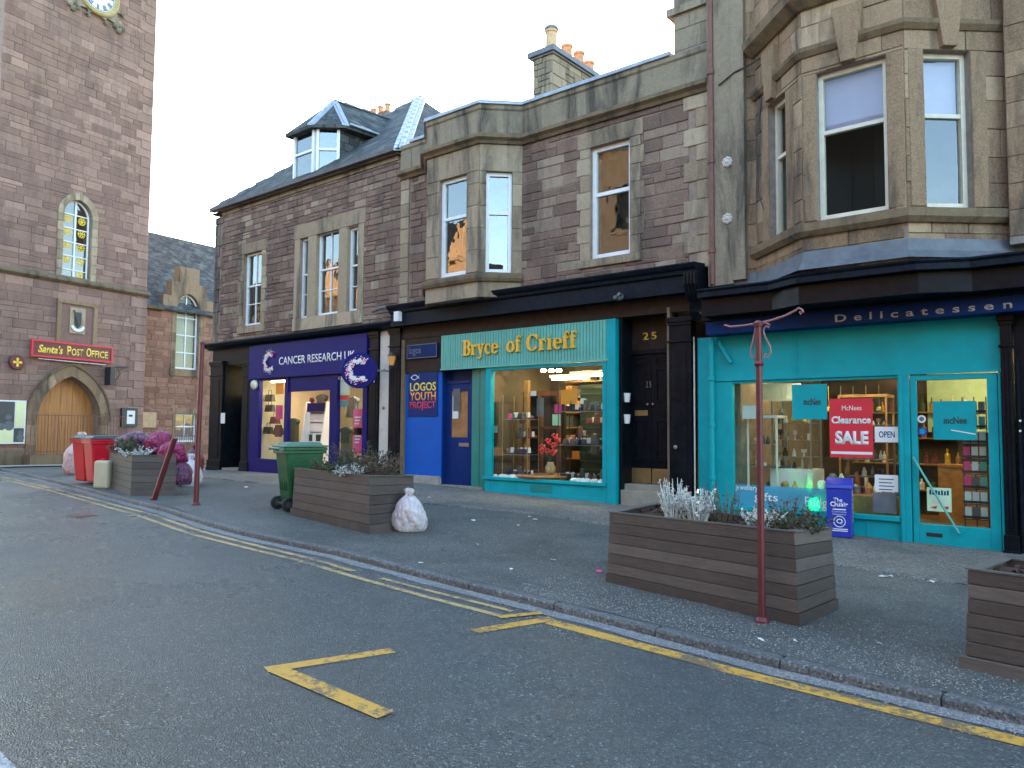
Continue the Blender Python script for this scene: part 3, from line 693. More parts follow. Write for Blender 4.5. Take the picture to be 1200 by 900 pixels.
# turquoise ribbed signboard
sg = thing('shop_sign', ((sgx0+sgx1)/2, 10.95, zs0), 'long ribbed turquoise signboard with raised gold letters above the shoe shop window', 'sign')
q = MB(FB); q.box(sgx0, sgx1, -.04, .06, zs0, zs1, .5)
x = sgx0+.02
while x < sgx1-.05: q.box(x, x+.05, .06, .072, zs0+.01, zs1-.005, .5); x += .066
q.box(sgx0, sgx1, .06, .085, zs0-.0, zs0+.03, .5)
q.build('board', M['signteal'], sg)
zt0 = PZ(641, 412.5, 10.9)
Serif.word('Bryce', FB, PX(542, 405, 10.9), PX(584, 405, 10.9), PZ(563, 415.5, 10.9), .30, .075, M['gold'], sg)
Serif.word('of', FB, PX(593, 405, 10.9), PX(610.5, 405, 10.9), PZ(600, 412.5, 10.9), .30, .075, M['gold'], sg)
Serif.word('Crieff', FB, PX(616.5, 405, 10.9), PX(676, 405, 10.9), PZ(645, 409.5, 10.9), .30, .075, M['gold'], sg)
# youth project entrance
lx0, lx1 = PX(473, 480), PX(516, 480)
q = MB(FB); q.box(lx0, lx1, -.06, -.03, PZ(495, 560), PZ(495, 437)); q.build('blue_panel', M['blue'], shopB)
q = MB(FB); q.box(lx0, lx1, -.05, .03, .35, PZ(495, 557)); q.build('panel_plinth', M['concrete'], shopB)
q = MB(FB); q.box(lx0-.1, PX(516.5, 410), -.06, .0, PZ(495, 436), zs1+.1); q.build('panel_header', M['brown'], shopB)
lg = thing('logo_sign', ((lx0+lx1)/2, 11, 2.1), 'dark blue square sign with fish outline and orange lettering on the blue panel', 'sign')
qx0, qx1, qz0, qz1 = PX(478, 462), PX(512, 462), PZ(478, 488), PZ(478, 436)
q = MB(FB); q.box(qx0, qx1, -.028, -.012, qz0, qz1); q.build('board', M['blued'], lg)
W = qx1-qx0; H = qz1-qz0
for i, (tt, mm, a, b) in enumerate((('LOGOS', 'yellow', .56, .75), ('YOUTH', 'orange', .35, .54), ('PROJECT', 'redp', .13, .33))):
    text(tt, FB, qx0+W*.06, qx0+W*.95, qz0+H*a, qz0+H*b, -.011, M[mm], lg, bold=.02, shear=-.0)
fp = [(qx0+W*(.1+.28*t/12), qz0+H*(.87+.055*math.sin(math.pi*t/12*1.18))) for t in range(13)]; fq = [(a, 2*(qz0+H*.87)-b) for a, b in fp]
q = MB(FB); q.tube([(a, -.008, b) for a, b in fp], .008, 6); q.tube([(a, -.004, b) for a, b in fq], .008, 6); q.build('fish_outline', M['white'], lg)
sm = thing('small_sign', ((lx0+lx1)/2, 11, 3), 'small dark blue framed sign above the blue panel', 'sign')
ax0, ax1, az0, az1 = PX(479, 410), PX(514, 410), PZ(479, 421), PZ(479, 405)
q = MB(FB); q.box(ax0, ax1, .002, .05, az0, az1); q.build('board', M['navy'], sm)
q = MB(FB)
for a, b, c, d in ((ax0, ax1, az0, az0+.015), (ax0, ax1, az1-.015, az1), (ax0, ax0+.015, az0+.016, az1-.016), (ax1-.015, ax1, az0+.016, az1-.016)): q.box(a, b, .051, .056, c, d)
q.build('border', M['leadg'], sm)
text('logos', FB, ax0+.06, ax0+.42, az0+.05, az1-.04, .051, M['leadg'], sm)
# recessed blue door
dz0, dz1 = PZ(535, 567)+.0, PZ(535, 434)
rx0, rx1 = lx1, PX(557, 480); dn = -.16
dx1 = PX(553, 500, 11-dn); dx0 = lx1+.03
q = MB(FB)
q.box(lx1-.02, lx1+.0, dn-.03, -.06, .3, zs0); 
q.build('recess_wall', M['blued'], shopB)
q = MB(FB); q.box(dx0-.03, rx1+.2, dn-.2, dn-.06, .3, 3.0); q.build('recess_back', M['blued'], shopB)
q = MB(FB); q.box(lx1, rx1+.3, dn, .0, zs0+.0, zs0+.04); q.build('recess_ceiling', M['brown'], shopB)
door = MB(FB); st_ = .12; d1 = dx1; d0 = dx0
dt = 2.4
door.box(d0, d1, dn-.04, dn, .38, .38+.95); door.box(d0, d0+st_, dn-.04, dn, 1.33, dt); door.box(d1-st_, d1, dn-.04, dn, 1.33, dt); door.box(d0+st_, d1-st_, dn-.04, dn, dt-.15, dt)
dd = door.build('door', M['blued'], shopB, bevel=.006)
q = MB(FB); q.box(d0+st_-.01, d1-st_+.01, dn-.025, dn-.018, 1.32, dt-.14); q.build('door_glass', M['orange'] if 0 else M['oak'], dd)
q = MB(FB); q.box(d0+.35, d0+.62, dn, dn+.012, 1.15, 1.22); q.build('letterbox', M['grid'], dd)
for k, (a, b, c, d) in enumerate(((.16, .32, 1.7, 2.15), (.18, .36, 1.85, 2.3), (.7, .86, 1.38, 1.85))):
    q = MB(FB); q.box(d0+a, d0+b, dn+.002+k*.003, dn+.004+k*.003, c, d); tag(q.build('notice', M['white'] if k != 1 else M['leadg']), ('white notice taped low left on the blue door glass', 'bluish notice at the top left of the blue door glass', 'white notice taped right on the blue door glass')[k], 'notice')
q = MB(FB); q.box(d0-.02, d1+.01, dn-.05, dn+.02, dt, dt+.06); q.box(d0-.03, d0, dn-.05, dn+.02, .35, dt); q.build('door_frame', M['blued'], shopB)
q = MB(FB); q.box(PX(554, 500, 11.1), PX(561, 500, 11.05), -.2, -.07, .3, zs0); q.box(PX(561.5, 500), PX(571, 500)-.0, -.2, -.02, .3, zs0); q.build('side_frame', M['teald'], shopB)
q = MB(FB); q.box(lx1+.0, rx1+.2, dn-.1, -.0, .3, .385); q.build('doorstep', M['sill'], shopB)
# left black pilasters and cream pipe between the shops
def pilaster(fr, s0, s1, z0, z1, n, parent, mat, flutes=0, capz=.0, base=.28, cap=True):
    q = MB(fr); q.box(s0, s1, -.1, n, z0, z1)
    q.box(s0-.02, s1+.02, -.1, n+.03, z0, z0+base); q.box(s0-.03, s1+.03, -.1, n+.045, z0, z0+base*.35)
    if cap:
        q.box(s0-.03, s1+.03, -.1, n+.04, z1-.08, z1); q.box(s0-.015, s1+.015, -.1, n+.02, z1-.13, z1-.08); q.box(s0-.02, s1+.02, -.1, n+.03, z1-.4, z1-.37)
    w = (s1-s0); 
    if flutes:
        for i in range(flutes): a = s0+w*(i+.5)/flutes-w/flutes*.3; q.box(a, a+w/flutes*.6, n, n+.012, z0+base+.05, z1-.45)
    else: q.box(s0+w*.2, s1-w*.2, n, n+.01, z0+base+.08, z1-.5)
    return q.build('pilaster', mat, parent, bevel=.005)
pilaster(FB, PX(457.5, 480), PX(470, 480), .3, zfas0, .06, shopB, M['black'])
q = MB(FB); q.box(PX(470.5, 480), PX(474, 480), -.06, .03, .3, zs1); q.build('edge_strip', M['mossy'], shopB)
pilaster(FB, PX(787, 480), PX(813, 480), .15, PZ(800, 372), .08, shopB, M['black'])
q = MB(FB); q.box(PX(783, 480), PX(786.5, 480), -.3, .03, .15, zs1+.1); q.build('jamb', M['mossy'], shopB)
# console bracket
cx0, cx1 = PX(801, 350, 10.65), PX(817, 350, 10.65)
q = MB(FB); q.profile([(0, zfas0-.45), (.1, zfas0-.42), (.16, zfas0-.3), (.18, zfas0-.15), (.3, zfas0-.05), (.36, zfas0+.1), (.36, zfas0+.3), (0, zfas0+.3)], cx0, cx1)
for i in range(4): a = cx0+(cx1-cx0)*(i+.2)/4; q.profile([(.16, zfas0-.28), (.2, zfas0-.15), (.32, zfas0-.04), (.385, zfas0+.1), (.385, zfas0+.26), (.2, zfas0+.26)], a, a+(cx1-cx0)*.15)
q.build('console_bracket', M['black'], shopB, bevel=.006)
# door 25
nx0, nx1 = PX(727, 480), PX(783, 480); nn = -.32
zt_, zb_ = PZ(750, 413), PZ(750, 579)
sx0, sx1 = PX(737, 480, 11.32), PX(783, 480, 11.32)+.12
q = MB(FB); q.box(nx0-.02, nx0+.03, nn-.1, -.01, .2, zs1+.15); q.build('door_recess', M['black'], shopB)
stp = MB(FB); stp.box(nx0, nx1+.1, nn-.2, -.0, .1, PZ(755, 580, 11)+.06); stp.box(nx0+.0, nx1+.1, nn-.2, -.08, .1, PZ(755, 568, 11.1)); stp.build('doorstep', M['sill'], shopB, bevel=.01)
zd0 = PZ(755, 568, 11.1); zd1 = PZ(740, 416, 11.32)
mid = (sx0+sx1)/2
for a, b in ((sx0, mid-.004), (mid+.004, sx1)):
    q = MB(FB); q.box(a, b, nn-.05, nn, zd0+.26, zd1); w = b-a
    for c, d in ((.38, 1.05), (1.15, 1.25), (1.35, 1.9), (1.98, 2.28)):
        if c == 1.15: continue
        e0, e1 = zd0+c, min(zd0+d, zd1-.06)
        for (s0, s1, z0, z1) in ((a+.09, b-.09, e0, e0+.02), (a+.09, b-.09, e1-.02, e1), (a+.09, a+.11, e0+.02, e1-.02), (b-.11, b-.09, e0+.02, e1-.02)): q.box(s0, s1, nn, nn+.014, z0, z1)
        q.box(a+.14, b-.14, nn, nn+.01, e0+.05, e1-.05)
    d = q.build('door_leaf', M['black'], shopB, bevel=.004)
    q = MB(FB); q.box(a+.01, b-.01, nn-.05, nn+.004, zd0+.01, zd0+.255); q.build('kick_plate', M['brass'], d)
    if a < mid-.1: q = MB(FB); q.box(a+.12, b-.06, nn+.002, nn+.014, zd0+1.13, zd0+1.22); q.build('letterbox', M['brass'], d)
    q = MB(FB); q.lathe(tuple(FB.p(mid+(.05 if a > mid-.1 else -.05), nn, zd0+1.32)), [(.012, 0), (.02, .03), (.018, .05)], 10, axis='n'); q.build('knob', M['grid'], d)
q = MB(FB); q.box(sx0-.06, sx1+.06, nn-.06, nn+.05, zd1, zd1+.07); q.box(sx0-.1, sx0, nn-.06, nn+.03, zd0, zd1+.9); q.build('door_frame', M['black'], shopB)
q = MB(FB); q.box(sx0-.0, sx1+.06, nn-.04, nn-.01, zd1+.07, zs1+.12); q.build('transom', M['brown'], shopB)
text('25', FB, PX(752, 394, 11.3), PX(768.5, 394, 11.3), PZ(760, 398, 11.3), PZ(760, 389, 11.3), nn-.009, M['gold'], shopB, 'house_number', bold=.02, spacing=1.3)
text('2 5', FB, mid-.1, mid-.0, zd0+1.5+.1, zd0+1.6+.1, nn+.001, M['grid'], shopB, 'house_number')
def cup(u, v, lab):
    x, z = FP(FB, u, v, -.12); q = MB(); q.lathe((x, 11.12, z-.075), [(.045, 0), (.055, .07), (.066, .15), (.058, .15), (.05, .02)], 14); tag(q.build('wall_pot', M['white'], smooth=False), lab, 'pot', 'small white pots on the door jamb')
cup(734.5, 466, 'upper small white pot fixed beside the black double door')
cup(734.5, 491, 'lower small white pot fixed beside the black double door')
q = MB(); q.lathe(tuple(FB.p(PX(795, 524), .09, PZ(795, 524, 10.92))), [(.03, 0), (.03, .015), (.012, .02)], 12, axis='n'); tag(q.build('doorbell', M['grid']), 'small round door bell on the black pilaster by door 25', 'doorbell')
# shop shell behind
def room(fr, s0, s1, nb, z0, z1, parent, wall, floor, ceil=None, sk=0):
    q = MB(fr); q.add([(s0-sk, nb, z0), (s1+sk, nb, z0), (s1+sk, nb, z1), (s0-sk, nb, z1), (s0, -.07, z0), (s1, -.07, z0), (s1, -.07, z1), (s0, -.07, z1)], [(0, 1, 2, 3), (4, 0, 3, 7), (1, 5, 6, 2), (3, 2, 6, 7)]); a = q.build('shop_wall', wall, parent, recalc=False)
    q = MB(fr); q.add([(s0-sk, nb, z0), (s1+sk, nb, z0), (s1, -.07, z0), (s0, -.07, z0)], [(0, 1, 2, 3)]); q.build('shop_floor', floor, parent, recalc=False); return a
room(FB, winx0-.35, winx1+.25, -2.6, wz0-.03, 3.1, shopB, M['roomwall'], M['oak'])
# ---- goods in the shoe shop window
def shelf_row(fr, s0, s1, n, z, parent=None): pass
lt = thing('ceiling_light', (winx1-.8, 11.9, 2.6), 'warm strip light glowing inside the shoe shop ceiling', 'light')
q = MB(FB); q.box(winx1-1.5, winx1-.25, -1.3, -1.2, 2.52, 2.56); q.build('tube', M['lamp'], lt); q = MB(FB); q.box(winx1-1.55, winx1-.2, -1.32, -1.18, 2.565, 2.62); q.build('housing', M['white'], lt)
lt = thing('ceiling_light', (winx0+.6, 12.4, 2.6), 'smaller warm strip light at the left of the shoe shop ceiling', 'light')
q = MB(FB); q.box(winx0+.1, winx0+.9, -1.85, -1.75, 2.52, 2.56); q.build('tube', M['lamp'], lt); q = MB(FB); q.box(winx0+.05, winx0+.95, -1.87, -1.73, 2.565, 2.62); q.build('housing', M['white'], lt)
gp = thing('slatwall_panel', tuple(FB.p(winx1-.7, -1.25, wz0)), 'dark green slatwall panel behind the right rack in the shoe shop window', 'panel')
q = MB(FB); q.box(winx0+1.15, winx1+.1, -1.3, -1.26, wz0-.02, 2.3); q.build('board', plain('dark_green_board', (.012, .03, .016), .6, .2), gp)
for i in range(11): q = MB(FB); q.box(winx0+1.15, winx1+.1, -1.255, -1.24, wz0+.12+i*.16, wz0+.15+i*.16); q.build('slat', plain('slat_green', (.03, .07, .04), .5, .2) if i == 0 else bpy.data.materials['slat_green'], gp)
cb2 = thing('wooden_case', tuple(FB.p(winx0+.4, -1.0, wz0)), 'brown glazed wooden case at the left rear of the shoe shop window', 'cabinet')
q = MB(FB); a, b = winx0-.05, winx0+.85
for (c, d, e, f) in ((a, a+.07, wz0, 2.25), (b-.07, b, wz0, 2.25), (a+.07, b-.07, 2.16, 2.25), (a+.07, b-.07, wz0, wz0+.1), (a+.42, a+.47, wz0+.1, 2.16), (a+.07, b-.07, wz0+.9, wz0+.95)): q.box(c, d, -1.05, -.98, e, f)
q.build('frame', plain('red_brown_wood', (.12, .04, .02), .5, .3), cb2); q = MB(FB); q.box(a, b, -1.2, -1.16, wz0, 2.25); q.build('back', M['dark'], cb2)
snow = MB(FB)
for i in range(60):
    s = random.choice([random.uniform(winx0+.02, winx0+.75), random.uniform(winx1-.7, winx1-.05)]); n = random.uniform(-.2, -.03)
    r = random.uniform(.05, .08); snow.lathe(tuple(FB.p(s, n, wz0-.01)), [(r, 0), (r*.8, r*.5), (r*.3, r*.8), (.001, r*.85)], 7)
tag(snow.build('fake_snow', M['white'], smooth=True), None, None, kind='stuff')
def shoe(name, c, L, mat, ang, label, group, boot=False, price=True):
    fr = Frame((0, 0, 0), ang); t = thing(name, c, label, 'shoe', group)
    c = Vector(c); fr = Frame(c, ang); q = MB(fr)
    q.profile([(-.04, 0), (-.045, .03), (-.04, .055), (.04, .055), (.045, .03), (.04, 0)], -L/2, L/2)
    q.hexa([fr.p(-L/2, -.04, .05), fr.p(-L*.1, -.04, .05), fr.p(-L*.1, .04, .05), fr.p(-L/2, .04, .05)], [fr.p(-L/2+.01, -.03, .11 if not boot else .2), fr.p(-L*.12, -.03, .1 if not boot else .2), fr.p(-L*.12, .03, .1 if not boot else .2), fr.p(-L/2+.01, .03, .11 if not boot else .2)])
    q.hexa([fr.p(-L*.1, -.038, .052), fr.p(L/2, -.035, .052), fr.p(L/2, .035, .052), fr.p(-L*.1, .038, .052)], [fr.p(-L*.1, -.03, .1), fr.p(L*.3, -.03, .07), fr.p(L*.3, .03, .07), fr.p(-L*.1, .03, .1)])
    q.build('upper', mat, t, bevel=.012)
    if price: q = MB(fr); q.box(-.035, .035, .05, .053, .03, .13); q.build('price_tag', M['white'], t)
    return t
shcol = [M['navy'], M['darkp'], M['maroon'], M['rubber'], M['copperpipe'], M['greylid']]
ords = ['first', 'second', 'third', 'fourth', 'fifth', 'sixth', 'seventh', 'eighth', 'ninth', 'tenth']
def shelfunit(name, fr, s0, s1, n0, n1, zs, label, board, postm):
    t = thing(name, tuple(fr.p((s0+s1)/2, (n0+n1)/2, zs[0])), label, 'shelves')
    for z in zs: q = MB(fr); q.box(s0, s1, n0, n1, z-.012, z); q.build('shelf', board, t)
    for a in (s0, s1):
        for b in (n0, n1): q = MB(fr); q.tube([(a, b, wz0-.02), (a, b, zs[-1]+.45)], .008, 6); q.build('upright', postm, t)
    return t
zsL = [wz0+.42, wz0+.78, wz0+1.08]
shelfunit('shelf_rack', FB, winx0+.12, winx0+.72, -.5, -.16, [zsL[0], zsL[2]], 'glass shelf rack with shoes at the left of the shop window', M['grid'], M['brass'])
shelfunit('shelf_rack', FB, winx1-1.1, winx1-.12, -.55, -.2, [wz0+.62, wz0+1.22], 'glass shelf rack with shoes at the right of the shop window', M['grid'], M['iron'])
for row, (s0, s1, z, cnt, nm, n) in enumerate(((winx0+.2, winx0+.66, zsL[0], 5, 'lower shelf of the left rack', -.3), (winx0+.2, winx0+.66, zsL[2], 5, 'upper shelf of the left rack', -.3), (winx1-1.02, winx1-.2, wz0+.62, 8, 'lower shelf of the right rack', -.35), (winx1-1.02, winx1-.2, wz0+1.22, 6, 'upper shelf of the right rack', -.35), (winx1-1.1, winx1-.1, wz0+1.0, 6, 'third slat up the green panel', -1.15), (winx1-1.1, winx1-.1, wz0+.44, 6, 'lowest slat of the green panel', -1.15), (winx0+1.2, winx1-1.2, wz0+.75, 3, 'slat beside the timber post', -1.15), (winx0+.2, winx0+.66, wz0+.72, 3, 'middle of the left rack', -.45), (winx0+.15, winx0+.7, wz0, 6, 'window floor under the left rack', -.32), (winx1-1.1, winx1-.15, wz0, 9, 'window floor under the right rack', -.38))):
    for i in range(cnt):
        s = s0+(s1-s0)*(i+.5)/cnt; m_ = random.choice(shcol)
        if row == 1 and i == 0: m_ = M['pinkp']
        if row == 5 and i in (3,): m_ = M['redp']
        shoe('shoe', (s, 11-n, z), .24, m_, R(random.uniform(40, 140)), f'{ords[i]} shoe from the left on the {nm}', f'shoes on the {nm}', boot=random.random() < .4)
post = MB(FB); post.box(PX(617, 490, 11.7)-.03, PX(617, 490, 11.7)+.06, -.74, -.66, wz0-.02, 2.45); tag(post.build('timber_post', M['oak']), 'tall orange brown timber post standing inside the shoe shop window', 'post')
tr = MB(FB); tr.lathe(tuple(FB.p(PX(640, 555, 11.4), -.45, wz0-.01)), [(.55, 0), (.6, .05), (.58, .07), (.02, .07)], 24); tag(tr.build('round_plinth', M['oak']), 'low round brown display plinth on the shoe shop window floor', 'plinth')
fl = thing('flower_display', tuple(FB.p(PX(645, 530, 11.45), -.45, wz0+.06)), 'vase of red silk flowers standing on the round plinth', 'flowers')
fc = FB.p(PX(645, 530, 11.45), -.45, wz0+.06)
q = MB(); q.lathe(tuple(fc), [(.05, 0), (.09, .05), (.1, .13), (.06, .2), (.07, .23)], 14); q.build('vase', M['buffpot'], fl, smooth=True)
q = MB(); hd = MB()
for i in range(11):
    a = random.uniform(0, 6.28); r = random.uniform(.03, .2); e = fc+Vector((r*math.cos(a), r*math.sin(a)*.6, random.uniform(.38, .72))); q.tube([fc+Vector((0, 0, .2)), fc+Vector((r*.4*math.cos(a), 0, .35)), e], .005, 5, world=True)
    for k in range(7):
        b = k*.9; c = e+Vector((.04*math.cos(b), .03*math.sin(b*2), .04*math.sin(b))); hd.lathe(tuple(c), [(.005, -.025), (.027, 0), (.005, .025)], 7)
q.build('stems', M['leafg'], fl); hd.build('blooms', M['redp'], fl)
for k, (u, v, w, h, mm, lab) in enumerate(((633, 477, .16, .34, 'leadg', 'grey blue card hanging above the red flowers'), (654, 479, .16, .16, 'pinkp', 'pink card hanging in the middle of the shoe shop window'), (652, 492, .18, .2, 'palegrn', 'pale green card hanging below the pink card'), (667, 465, .36, .26, 'orange', 'yellow and blue picture card in the shoe shop window'), (683, 470, .11, .1, 'white', 'small white card upper right in the shoe shop window'), (696, 477, .17, .17, 'leadg', 'blue grey picture card near the right window edge'), (612, 490, .14, .2, 'leadg', 'pale card standing on the upper left shelf'), (580, 503, .12, .13, 'white', 'white card low at the left edge of the shoe window'), (625, 461, .13, .09, 'white', 'small white card above the orange timber post'))):
    s, z = FP(FB, u, v, -.25); q = MB(FB); q.box(s-w/2, s+w/2, -.255, -.25, z-h/2, z+h/2); tag(q.build('display_card', M[mm], None), lab, 'card')
for i in range(6):   # slatwall shelving and stock boxes further in
    z = wz0+.3+i*.32
    q = MB(FB); q.box(winx0+.1, winx1+.1, -2.5, -2.2, z-.02, z)
    tag(q.build('wall_shelf', M['oak']), f'{ords[i]} shelf up the back wall of the shoe shop', 'shelf', 'back wall shelves of the shoe shop')
    s = winx0+.12
    k = 0
    while s < winx1-.1:
        w = random.uniform(.14, .24); h = random.uniform(.12, .24)
        if random.random() < .8:
            q = MB(FB); q.box(s, s+w-.01, -2.46, -2.22, z+.001, z+h); q.box(s-.004, s+w-.006, -2.464, -2.216, z+h-.04, z+h+.003)
            tag(q.build('shoe_box', random.choice([M['roomlight'], M['oak'], M['greylid'], M['maroon'], M['darkp'], M['teald']])), f'cardboard shoe box among those on the {ords[i]} back wall shelf', 'box', f'shoe boxes on the {ords[i]} back wall shelf')
        s += w; k += 1
for k, u in enumerate((637, 646, 655)):
    s, z = FP(FB, u, 434.5, -1.5); q = MB(FB); q.lathe(tuple(FB.p(s, -1.5, z)), [(.05, -.02), (.06, 0), (.05, .03)], 10); tag(q.build('spot_lamp', M['lamp']), f'{ords[k]} small round spot lamp in the shoe shop ceiling row', 'light', 'spot lamps in the shoe shop')
# ================================================================== CHARITY SHOP BUILDING (left)
XC0, XC1 = -19.75, XB0
cb = thing('stone_building', (-16, 11, 0), 'red rubble stone building with slate hipped roof and dormer over the violet charity shop', 'building')
ZE = PZ(330, 224.5)   # eaves
zc1, zc0 = PZ(330, 391, 10.7), PZ(330, 399.5, 10.75)
cw = [wrect(FA, 289.8, 310.8, 383, 299.6, -.1), wrect(FA, 355.2, 365.2, 374, 281.5, -.1), wrect(FA, 375, 401.5, 371, 274.5, -.1), wrect(FA, 411.5, 424, 366, 268.8, -.1)]
trio = (cw[1][0], cw[3][1], cw[1][2], cw[1][3])
wallpart('wall', FA, XC0, XC1, zc1-.03, ZE-.16, cw, cb, M['rubble'], M['mortar_d'], stone_ops=[ex(cw[0]), (trio[0]-.2, trio[1]+.2, trio[2]-.3, trio[3]+.34), (XC0, XC0+.34, 0, 9)], rh=(.09, .22), bw=(.15, .5))
q = MB(FA); surround(q, *cw[0], w=.18, sl=.2); q.build('window_surround', M['buff'], cb)
q = MB(FA)
q.block(trio[0]-.2, trio[0], trio[2], trio[3], -.02, .03, .006); q.block(trio[1], trio[1]+.2, trio[2], trio[3], -.02, .03, .006)
for a, b in ((cw[1][1], cw[2][0]), (cw[2][1], cw[3][0])): q.block(a, b, trio[2], trio[3], -.12, .03, .006)
q.block(trio[0]-.25, trio[1]+.25, trio[3]+.002, trio[3]+.34, -.02, .034, .006); q.block(trio[0]-.2, trio[1]+.2, trio[2]-.3, trio[2]-.002, -.02, .05, .006)
q.build('window_surround', M['buff'], cb)
q = MB(FA); z = zc1; k = 0
while z < ZE-.2: h = min(random.uniform(.24, .36), ZE-.16-z); w = (.24, .38)[k % 2]; q.block(XC0, XC0+w, z+.004, z+h-.004, -.35, .032, .008); z += h; k += 1
q.build('quoin', M['parapet'], cb)
q = MB(FA); q.box(XC0+.35, XC1-.1, -.3, .04, ZE-.158, ZE-.0); q.build('eaves_course', M['buff'], cb)
q = MB(FA); q.profile([(.02, ZE), (.16, ZE+.02), (.18, ZE+.09), (.1, ZE+.1), (.02, ZE+.06)], XC0-.1, XC1-.12); q.build('gutter', M['leadg'], cb)
for o, vb_ in zip(cw, (1, 1, 1, 0)):
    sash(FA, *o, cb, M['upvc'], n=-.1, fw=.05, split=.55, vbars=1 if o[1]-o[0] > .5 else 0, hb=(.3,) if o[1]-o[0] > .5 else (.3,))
# roof: hip with apex behind
ap = Vector((-16.0, 15.1, PZ(485, 117.5, 15.1)))
e0 = Vector((XC0-.12, 10.86, ZE+.05)); e1 = Vector((XC1+.0, 10.86, ZE+.05)); e2 = Vector((XC1, 19.3, ZE+.05)); e3 = Vector((XC0-.12, 19.3, ZE+.05))
q = MB(); th = Vector((0, 0, -.12))
q.add([e0, e1, e2, e3, ap], [(0, 1, 4), (1, 2, 4), (2, 3, 4), (3, 0, 4)], world=True); q.add([e0+th, e1+th, e2+th, e3+th], [(0, 1, 2, 3)], world=True)
rf = q.build('roof', M['slate'], cb)
def leadstrip(a, b, w, mat, parent, nm='lead_hip', up=.05):
    d = (b-a).normalized(); s = d.cross(Vector((0, 0, 1))).normalized()*w; u = Vector((0, 0, up)); q = MB()
    n = max(2, int((b-a).length/.28))
    for i in range(n):
        p, r = a.lerp(b, i/n), a.lerp(b, (i+1)/n+.01); h = u*(1+.5*(i % 2)); q.hexa([p-s-u, r-s-u, r+s-u, p+s-u], [p-s+h*.3, r-s+h*.1, r+s+h*.1, p+s+h*.3]); q.hexa([p-s*.4, r-s*.4, r+s*.4, p+s*.4], [p-s*.25+h*1.2, r-s*.25+h, r+s*.25+h, p+s*.25+h*1.2])
    return q.build(nm, mat, parent)
leadstrip(e1+Vector((0, .1, .02)), ap, .17, M['lead'], rf)
leadstrip(e0, ap, .05, M['leadg'], rf)
q = MB(); q.tube([ap, ap+Vector((-.1, 0, .55)), ap+Vector((-.25, 0, 1.1))], .012, 5, world=True); q.tube([ap+Vector((-.22, -.2, .95)), ap+Vector((-.22, .2, .95))], .008, 5, world=True); tag(q.build('roof_aerial', M['pinkiron']), 'thin bent aerial on the slate roof apex', 'aerial')
# side and rear walls
q = MB(); q.box(XC0+.0, XC0+.35, -.36, -8.2, 0, ZE); q.box(XC0+.36, XC1-.1, -8.2, -7.9, 0, ZE); q.build('side_wall', M['mortar_d'], cb)
q = MB(); q.box(XC0+.36, XC1-.02, -7.8, -.36, zc1-.1, zc1-.04); q.build('upper_floor', M['dark'], cb)
# dormer
Yd = 11.25
d0x, d1x = PX(344.5, 185, Yd), PX(369, 185, Yd); zdb, zdt = ZE+.12, PZ(369, 148, Yd)
FD = Frame((0, Yd, 0), 0); FDc = Frame((d1x, Yd, 0), R(42))
sR, _ = FP(FDc, 398, 185, 0)
dm = rf.name
drm = MB(FD); P0 = (d0x, 0); P1 = (d1x, 0); pe = FDc.p(sR, 0, 0); P2 = (pe.x, Yd-pe.y)
poly = [P0, P1, P2, (P2[0]+.15, -3.2), (d0x, -3.2)]
k = len(poly)
drm.add([(s, n, ZE-.1) for s, n in poly]+[(s, n, zdt) for s, n in poly], [(2, 3, 8, 7), (3, 4, 9, 8), (4, 0, 5, 9)])
dormer = drm.build('dormer', M['slate'], cb)
sash(FD, d0x, d1x-.03, zdb+.1, zdt, dormer, M['upvc'], n=.0, fw=.07, split=.55, room=1.5, kind='window')
sash(FDc, .03, sR, zdb+.1, zdt, dormer, M['upvc'], n=.0, fw=.07, split=.55, room=.9, kind='window')
q = MB(FD); q.box(d0x-.05, d1x, -.05, .05, zdb-.0, zdb+.1); q.fr = FDc; q.box(0, sR+.03, -.05, .05, zdb, zdb+.1); q.build('dormer_sill', M['leadg'], dormer)
za = PZ(392, 118, 12.1); apd = Vector((PX(392, 118, 12.1), 12.1, za)); eo = .16
E0 = Vector((d0x-eo, Yd-eo, zdt)); E1 = Vector((d1x+.05, Yd-eo, zdt)); E2 = FDc.p(sR+eo, eo, zdt); E3 = Vector((E2.x+.2, Yd+3.0, zdt)); E4 = Vector((d0x-eo, Yd+3, zdt)); apb = Vector((apd.x+.3, 14.4, za))
q = MB(); q.add([E0, E1, E2, E3, E4, apd, apb], [(0, 1, 5), (1, 2, 5), (2, 3, 6, 5), (4, 0, 5, 6)], world=True); dv = Vector((0, 0, -.09))
q.add([E0, E1, E2, E3, E4, E0+dv, E1+dv, E2+dv, E3+dv, E4+dv], [(0, 1, 6, 5), (1, 2, 7, 6), (2, 3, 8, 7), (4, 0, 5, 9), (5, 6, 7, 8, 9)], world=True)
dr = q.build('dormer_roof', M['slate'], dormer)
leadstrip(E1, apd, .11, M['lead'], dormer, up=.03); leadstrip(E2, apd, .09, M['lead'], dormer, up=.03); leadstrip(apd, apb, .07, M['leadg'], dormer, up=.03); leadstrip(E2+Vector((.05, .1, .02)), E3, .05, M['lead'], dormer, up=.03)
